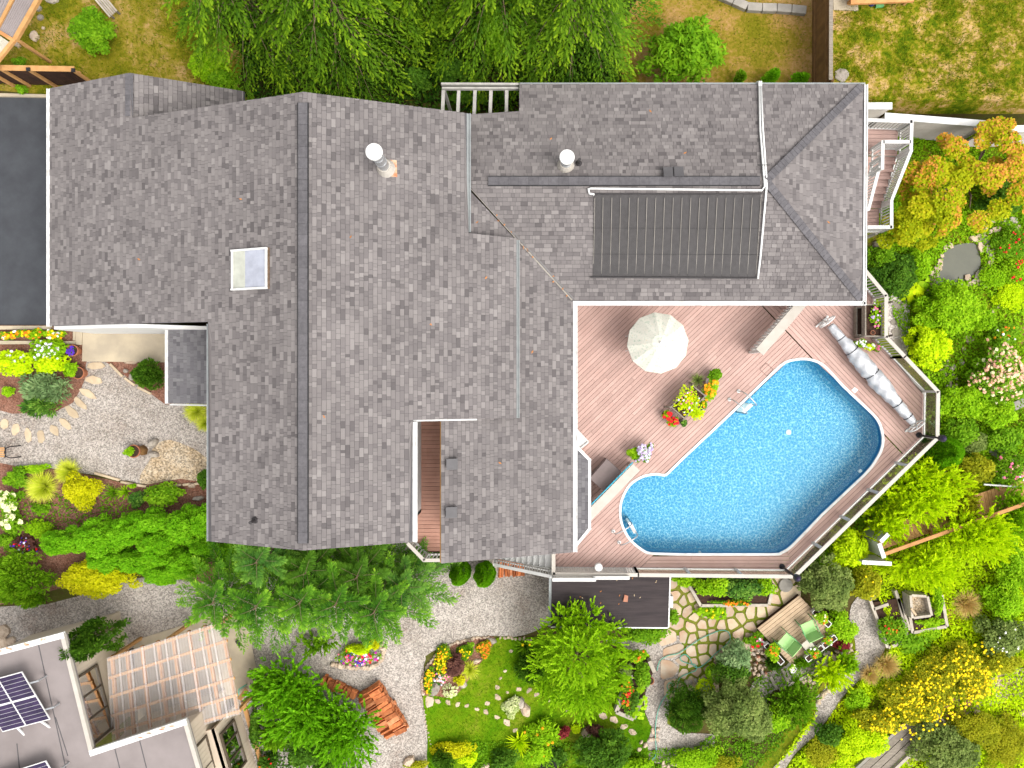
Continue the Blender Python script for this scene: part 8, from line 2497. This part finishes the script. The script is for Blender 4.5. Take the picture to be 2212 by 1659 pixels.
P_('grass', t(0, 1, 430, 1400), 32, 28, .8, 'limegrass', 'grass_tussock', 'lime grass mound nearer the gravel in the lower front bed', 'grass', dens=2.0)
P_('fine', t(0, 1, 530, 1520), 40, 42, 1.1, 'yellow', 'golden_shrub', 'golden leaved shrub right of the lime grass mounds')
P_('bush', t(0, 1, 110, 1440), 30, 26, .6, 'mid', 'ground_plant', 'green leafy plant left of the round lime grass', 'plant')
P_('fine', t(0, 1, 230, 1375), 34, 12, .4, 'bright', 'ground_plant', 'low green plants at the edge of the gravel yard', 'plant')
P_('bush', t(0, 1, 65, 1590), 28, 26, .9, 'mid', 'hydrangea_bush', 'hydrangea with cream flower heads at the left edge', fl=(('cream',), 40, .13))
P_('bush', t(0, 2, 90, 50), 24, 30, .8, 'mid', 'hydrangea_bush', 'lower hydrangea with cream heads at the left edge', fl=(('cream',), 18, .13))
P_('strap', t(0, 1, 720, 1540), 26, 26, .5, 'mid', 'daylily_plant', 'green strap leaved plant in the mulch right of the golden shrub', 'plant', dens=2.2, W=.04)
P_('strap', t(0, 1, 800, 1530), 20, 18, .5, 'bright', 'daylily_plant', 'small strap leaved plant in the mulch bed centre', 'plant', dens=1.8, W=.04)
P_('bush', t(0, 1, 1060, 1550), 46, 26, .8, 'mid', 'leafy_shrub', 'green shrub in the mulch near the hedge')
P_('fine', t(0, 1, 890, 1580), 22, 18, .5, 'bluegreen', 'leafy_shrub', 'small bluish shrub left of the mulch shrub')
P_('fine', t(0, 1, 860, 1490), 12, 5, .25, 'bright', 'ground_plant', 'tiny green tuft at the mulch edging', 'plant')
P_('bush', t(0, 1, 1330, 1450), 10, 26, 1.0, 'dark', 'leafy_shrub', 'dark narrow shrub against the west wall of the house')
P_('fine', t(0, 2, 260, 110), 40, 20, .5, 'bright', 'ground_plant', 'pale green plants between the hydrangea and the hedge', 'plant')
P_('fine', t(0, 1, 270, 1640), 24, 14, .4, 'mid', 'ground_plant', 'small green plants below the round lime grass', 'plant')
P_('bush', t(0, 2, 165, 215), 30, 22, .7, 'purple', 'purple_shrub', 'purple flowering plant above the dark green left edge shrub', fl=(('violet', 'palelilac', 'red'), 40, .045))
P_('fine', t(0, 2, 60, 190), 26, 22, .5, 'mid', 'ground_plant', 'green plants at the left edge below the hydrangeas', 'plant')
P_('fine', t(0, 1, 838, 1270), 14, 12, .35, 'bright', 'pot_plant', 'green leaves spilling out of the gravel yard pot', 'plant', zbase=GZ+.35)
P_('fine', t(0, 1, 462, 618), 10, 10, .15, 'dark', 'pot_plant', 'violet flowers filling the walkway pot', 'plant', zbase=GZ+.35, fl=(('violet',), 40, .05))
# ---- plants in the deck planters and pots
dp = lambda x, y: zf2(x, y)
zf2 = lambda x, y: (1341.8 + x/6.0, 731.9 + y/6.0)
P_('fine', zf2(870, 810), 32, 34, .3, 'lime', 'trough_flowers', 'yellow and purple flowers planted in the deck trough', 'plant', zbase=TZ-.05, dens=.45, fl=(('yellow', 'palelilac', 'yellow', 'pink'), 46, .04))
P_('bush', zf2(1220, 470), 18, 16, .45, 'mid', 'pot_plant', 'bushy green leaves at the north end of the deck trough', 'plant', zbase=DZ+.28, L=.1)
P_('grass', zf2(1000, 535), 20, 17, .45, 'greyolive', 'pot_plant', 'spiky grass in the pot at the trough corner', 'plant', zbase=DZ+.26, dens=.4)
P_('fine', zf2(1160, 660), 22, 24, .4, 'bright', 'marigold_plant', 'bright orange marigolds at the end of the deck trough', 'plant', zbase=DZ+.28, fl=(('marigold',), 34, .07))
P_('fine', zf2(590, 985), 11, 11, .35, 'bright', 'geranium_plant', 'red geraniums in the pot farther from the pool', 'plant', zbase=DZ+.24, fl=(('red',), 16, .075))
P_('fine', zf2(675, 1070), 13, 12, .35, 'bright', 'geranium_plant', 'red geraniums in the pot nearer the pool', 'plant', zbase=DZ+.24, fl=(('red',), 18, .075))
P_('fine', zf2(815, 1090), 8, 8, .25, 'bluegreen', 'pot_plant', 'grey-green leaves in the small pot at the trough foot', 'plant', zbase=DZ+.23)
P_('fine', zf2(990, 980), 24, 14, .35, 'lime', 'trailing_plant', 'trailing lime leaves beside the deck trough', 'plant', zbase=DZ+.2, dens=.5, fl=(('yellow',), 6, .04))
P_('fine', zf2(1060, 850), 10, 10, .3, 'mid', 'pot_plant', 'green leaves with a lone orange bloom beside the trough', 'plant', zbase=DZ+.24, fl=(('orange',), 2, .06))
P_('bush', zf2(165, 1475), 14, 13, .3, 'bright', 'pot_plant', 'clipped green leaves in the pale pot by the privacy screen', 'plant', zbase=DZ+.32, L=.08, W=.05, dens=1.6)
P_('fine', zf2(310, 1480), 20, 28, .5, 'mid', 'petunia_plant', 'lilac petunias cascading at the end of the privacy screen', 'plant', zbase=DZ+.3, fl=(('lilac', 'palelilac'), 110, .06))
P_('fine', z6(290, 1060), 15, 30, .2, 'bright', 'herb_plant', 'herbs and flowers in the upper tier of the planter', 'plant', zbase=Zt-.05, dens=.4, fl=(('lilac', 'pink'), 16, .05))
P_('fine', z6(95, 1410), 14, 10, .25, 'bright', 'pot_plant', 'white blooms in the pot nearest the pool cover', 'plant', zbase=DZ+.24, fl=(('white',), 16, .045))
P_('fine', z6(215, 1460), 12, 10, .25, 'lime', 'pot_plant', 'lime leaves with white blooms in the middle pot by the rail', 'plant', zbase=DZ+.24, fl=(('white',), 8, .045))
P_('fine', z6(315, 1470), 10, 10, .25, 'mid', 'pot_plant', 'pink blooms in the pot against the picket rail', 'plant', zbase=DZ+.24, fl=(('pink',), 14, .055))
# ---- uncountable cover
scatter('lawn_grass', NORTH_LAWN, 16000, .16, .03, .12, 'grassblade', 'blade')
scatter('lawn_grass', EAST_LAWN, 12000, .16, .03, .14, 'grassblade', 'blade')
scatter('lawn_grass', MID_LAWN, 5000, .12, .025, .08, 'grassblade', 'blade')
scatter('lawn_grass', SLAWN, 14000, .09, .022, .05, 'lawnblade', 'blade', dz=.055)
scatter('ground_cover', [(1880, 300), (2260, 270), (2260, 1000), (2060, 1000), (2060, 900), (1990, 800), (1930, 690), (1900, 560)], 30000, .12, .075, .28, 'bright')
scatter('ground_cover', [(1760, 1230), (1990, 1020), (2260, 1000), (2260, 1700), (1640, 1700), (1760, 1530), (1840, 1420), (1890, 1300)], 42000, .14, .075, .34, 'lime')
scatter('ground_cover', [(1560, 1480), (1700, 1440), (1800, 1330), (1760, 1520), (1640, 1660), (1460, 1680), (1460, 1640), (1540, 1580)], 6000, .11, .06, .2, 'mid')
scatter('ground_cover', [(540, 1440), (720, 1520), (800, 1700), (560, 1700)], 3500, .12, .07, .15, 'dark')
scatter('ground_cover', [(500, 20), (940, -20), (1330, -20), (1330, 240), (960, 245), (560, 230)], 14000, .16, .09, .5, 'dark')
scatter('ground_cover', [(-20, 1060), (300, 1070), (300, 1110), (150, 1190), (-20, 1230)], 1500, .1, .07, .15, 'mid')
scatter('ground_cover', [(1740, 1240), (1900, 1100), (2060, 930), (2060, 880), (2000, 800), (1990, 870), (2000, 930), (1960, 920), (1810, 1080), (1660, 1215)], 12000, .16, .10, .7, 'bright')
scatter('ground_cover', [(860, 1190), (1010, 1170), (1010, 1220), (880, 1230)], 900, .12, .07, .2, 'dark')
scatter('ground_cover', [(1380, 1620), (1620, 1600), (1620, 1680), (1000, 1690), (1000, 1600)], 5000, .12, .07, .2, 'mid')
patch('pond', T(1, 2, [(1330, 1520), (1460, 1520), (1500, 1600), (1440, 1740), (1290, 1740), (1280, 1620)]), 'dark_void', .05, smooth=3)

# loose yellow blooms over the whole slope, too many to count
wp_ = [G(*q) for q in T(2, 2, [(1180, 1330), (1400, 1080), (1640, 900), (1900, 800), (1990, 960), (1930, 1120), (1720, 1240), (1480, 1380), (1250, 1450)])]
wl = [(p.x, p.y) for p in wp_]; bl_ = []
while len(bl_) < 420:
    x, y = random.uniform(min(p[0] for p in wl), max(p[0] for p in wl)), random.uniform(min(p[1] for p in wl), max(p[1] for p in wl))
    if inside(x, y, wl) and math.sin(x*2.3)*math.cos(y*2.7) > random.uniform(-1.2, .8): bl_.append((x, y, zg(x, y) + random.uniform(.55, 1.15)))
bl_ = np.array(bl_); dq = np.concatenate([discs(bl_, .055), discs(bl_ + np.array([0, 0, .02]), .035)])
tag(np_mesh('wildflowers', dq.reshape(-1, 3), 6, 'flower_yellow', RNG.uniform(.2, 1, len(dq))), kind='stuff')
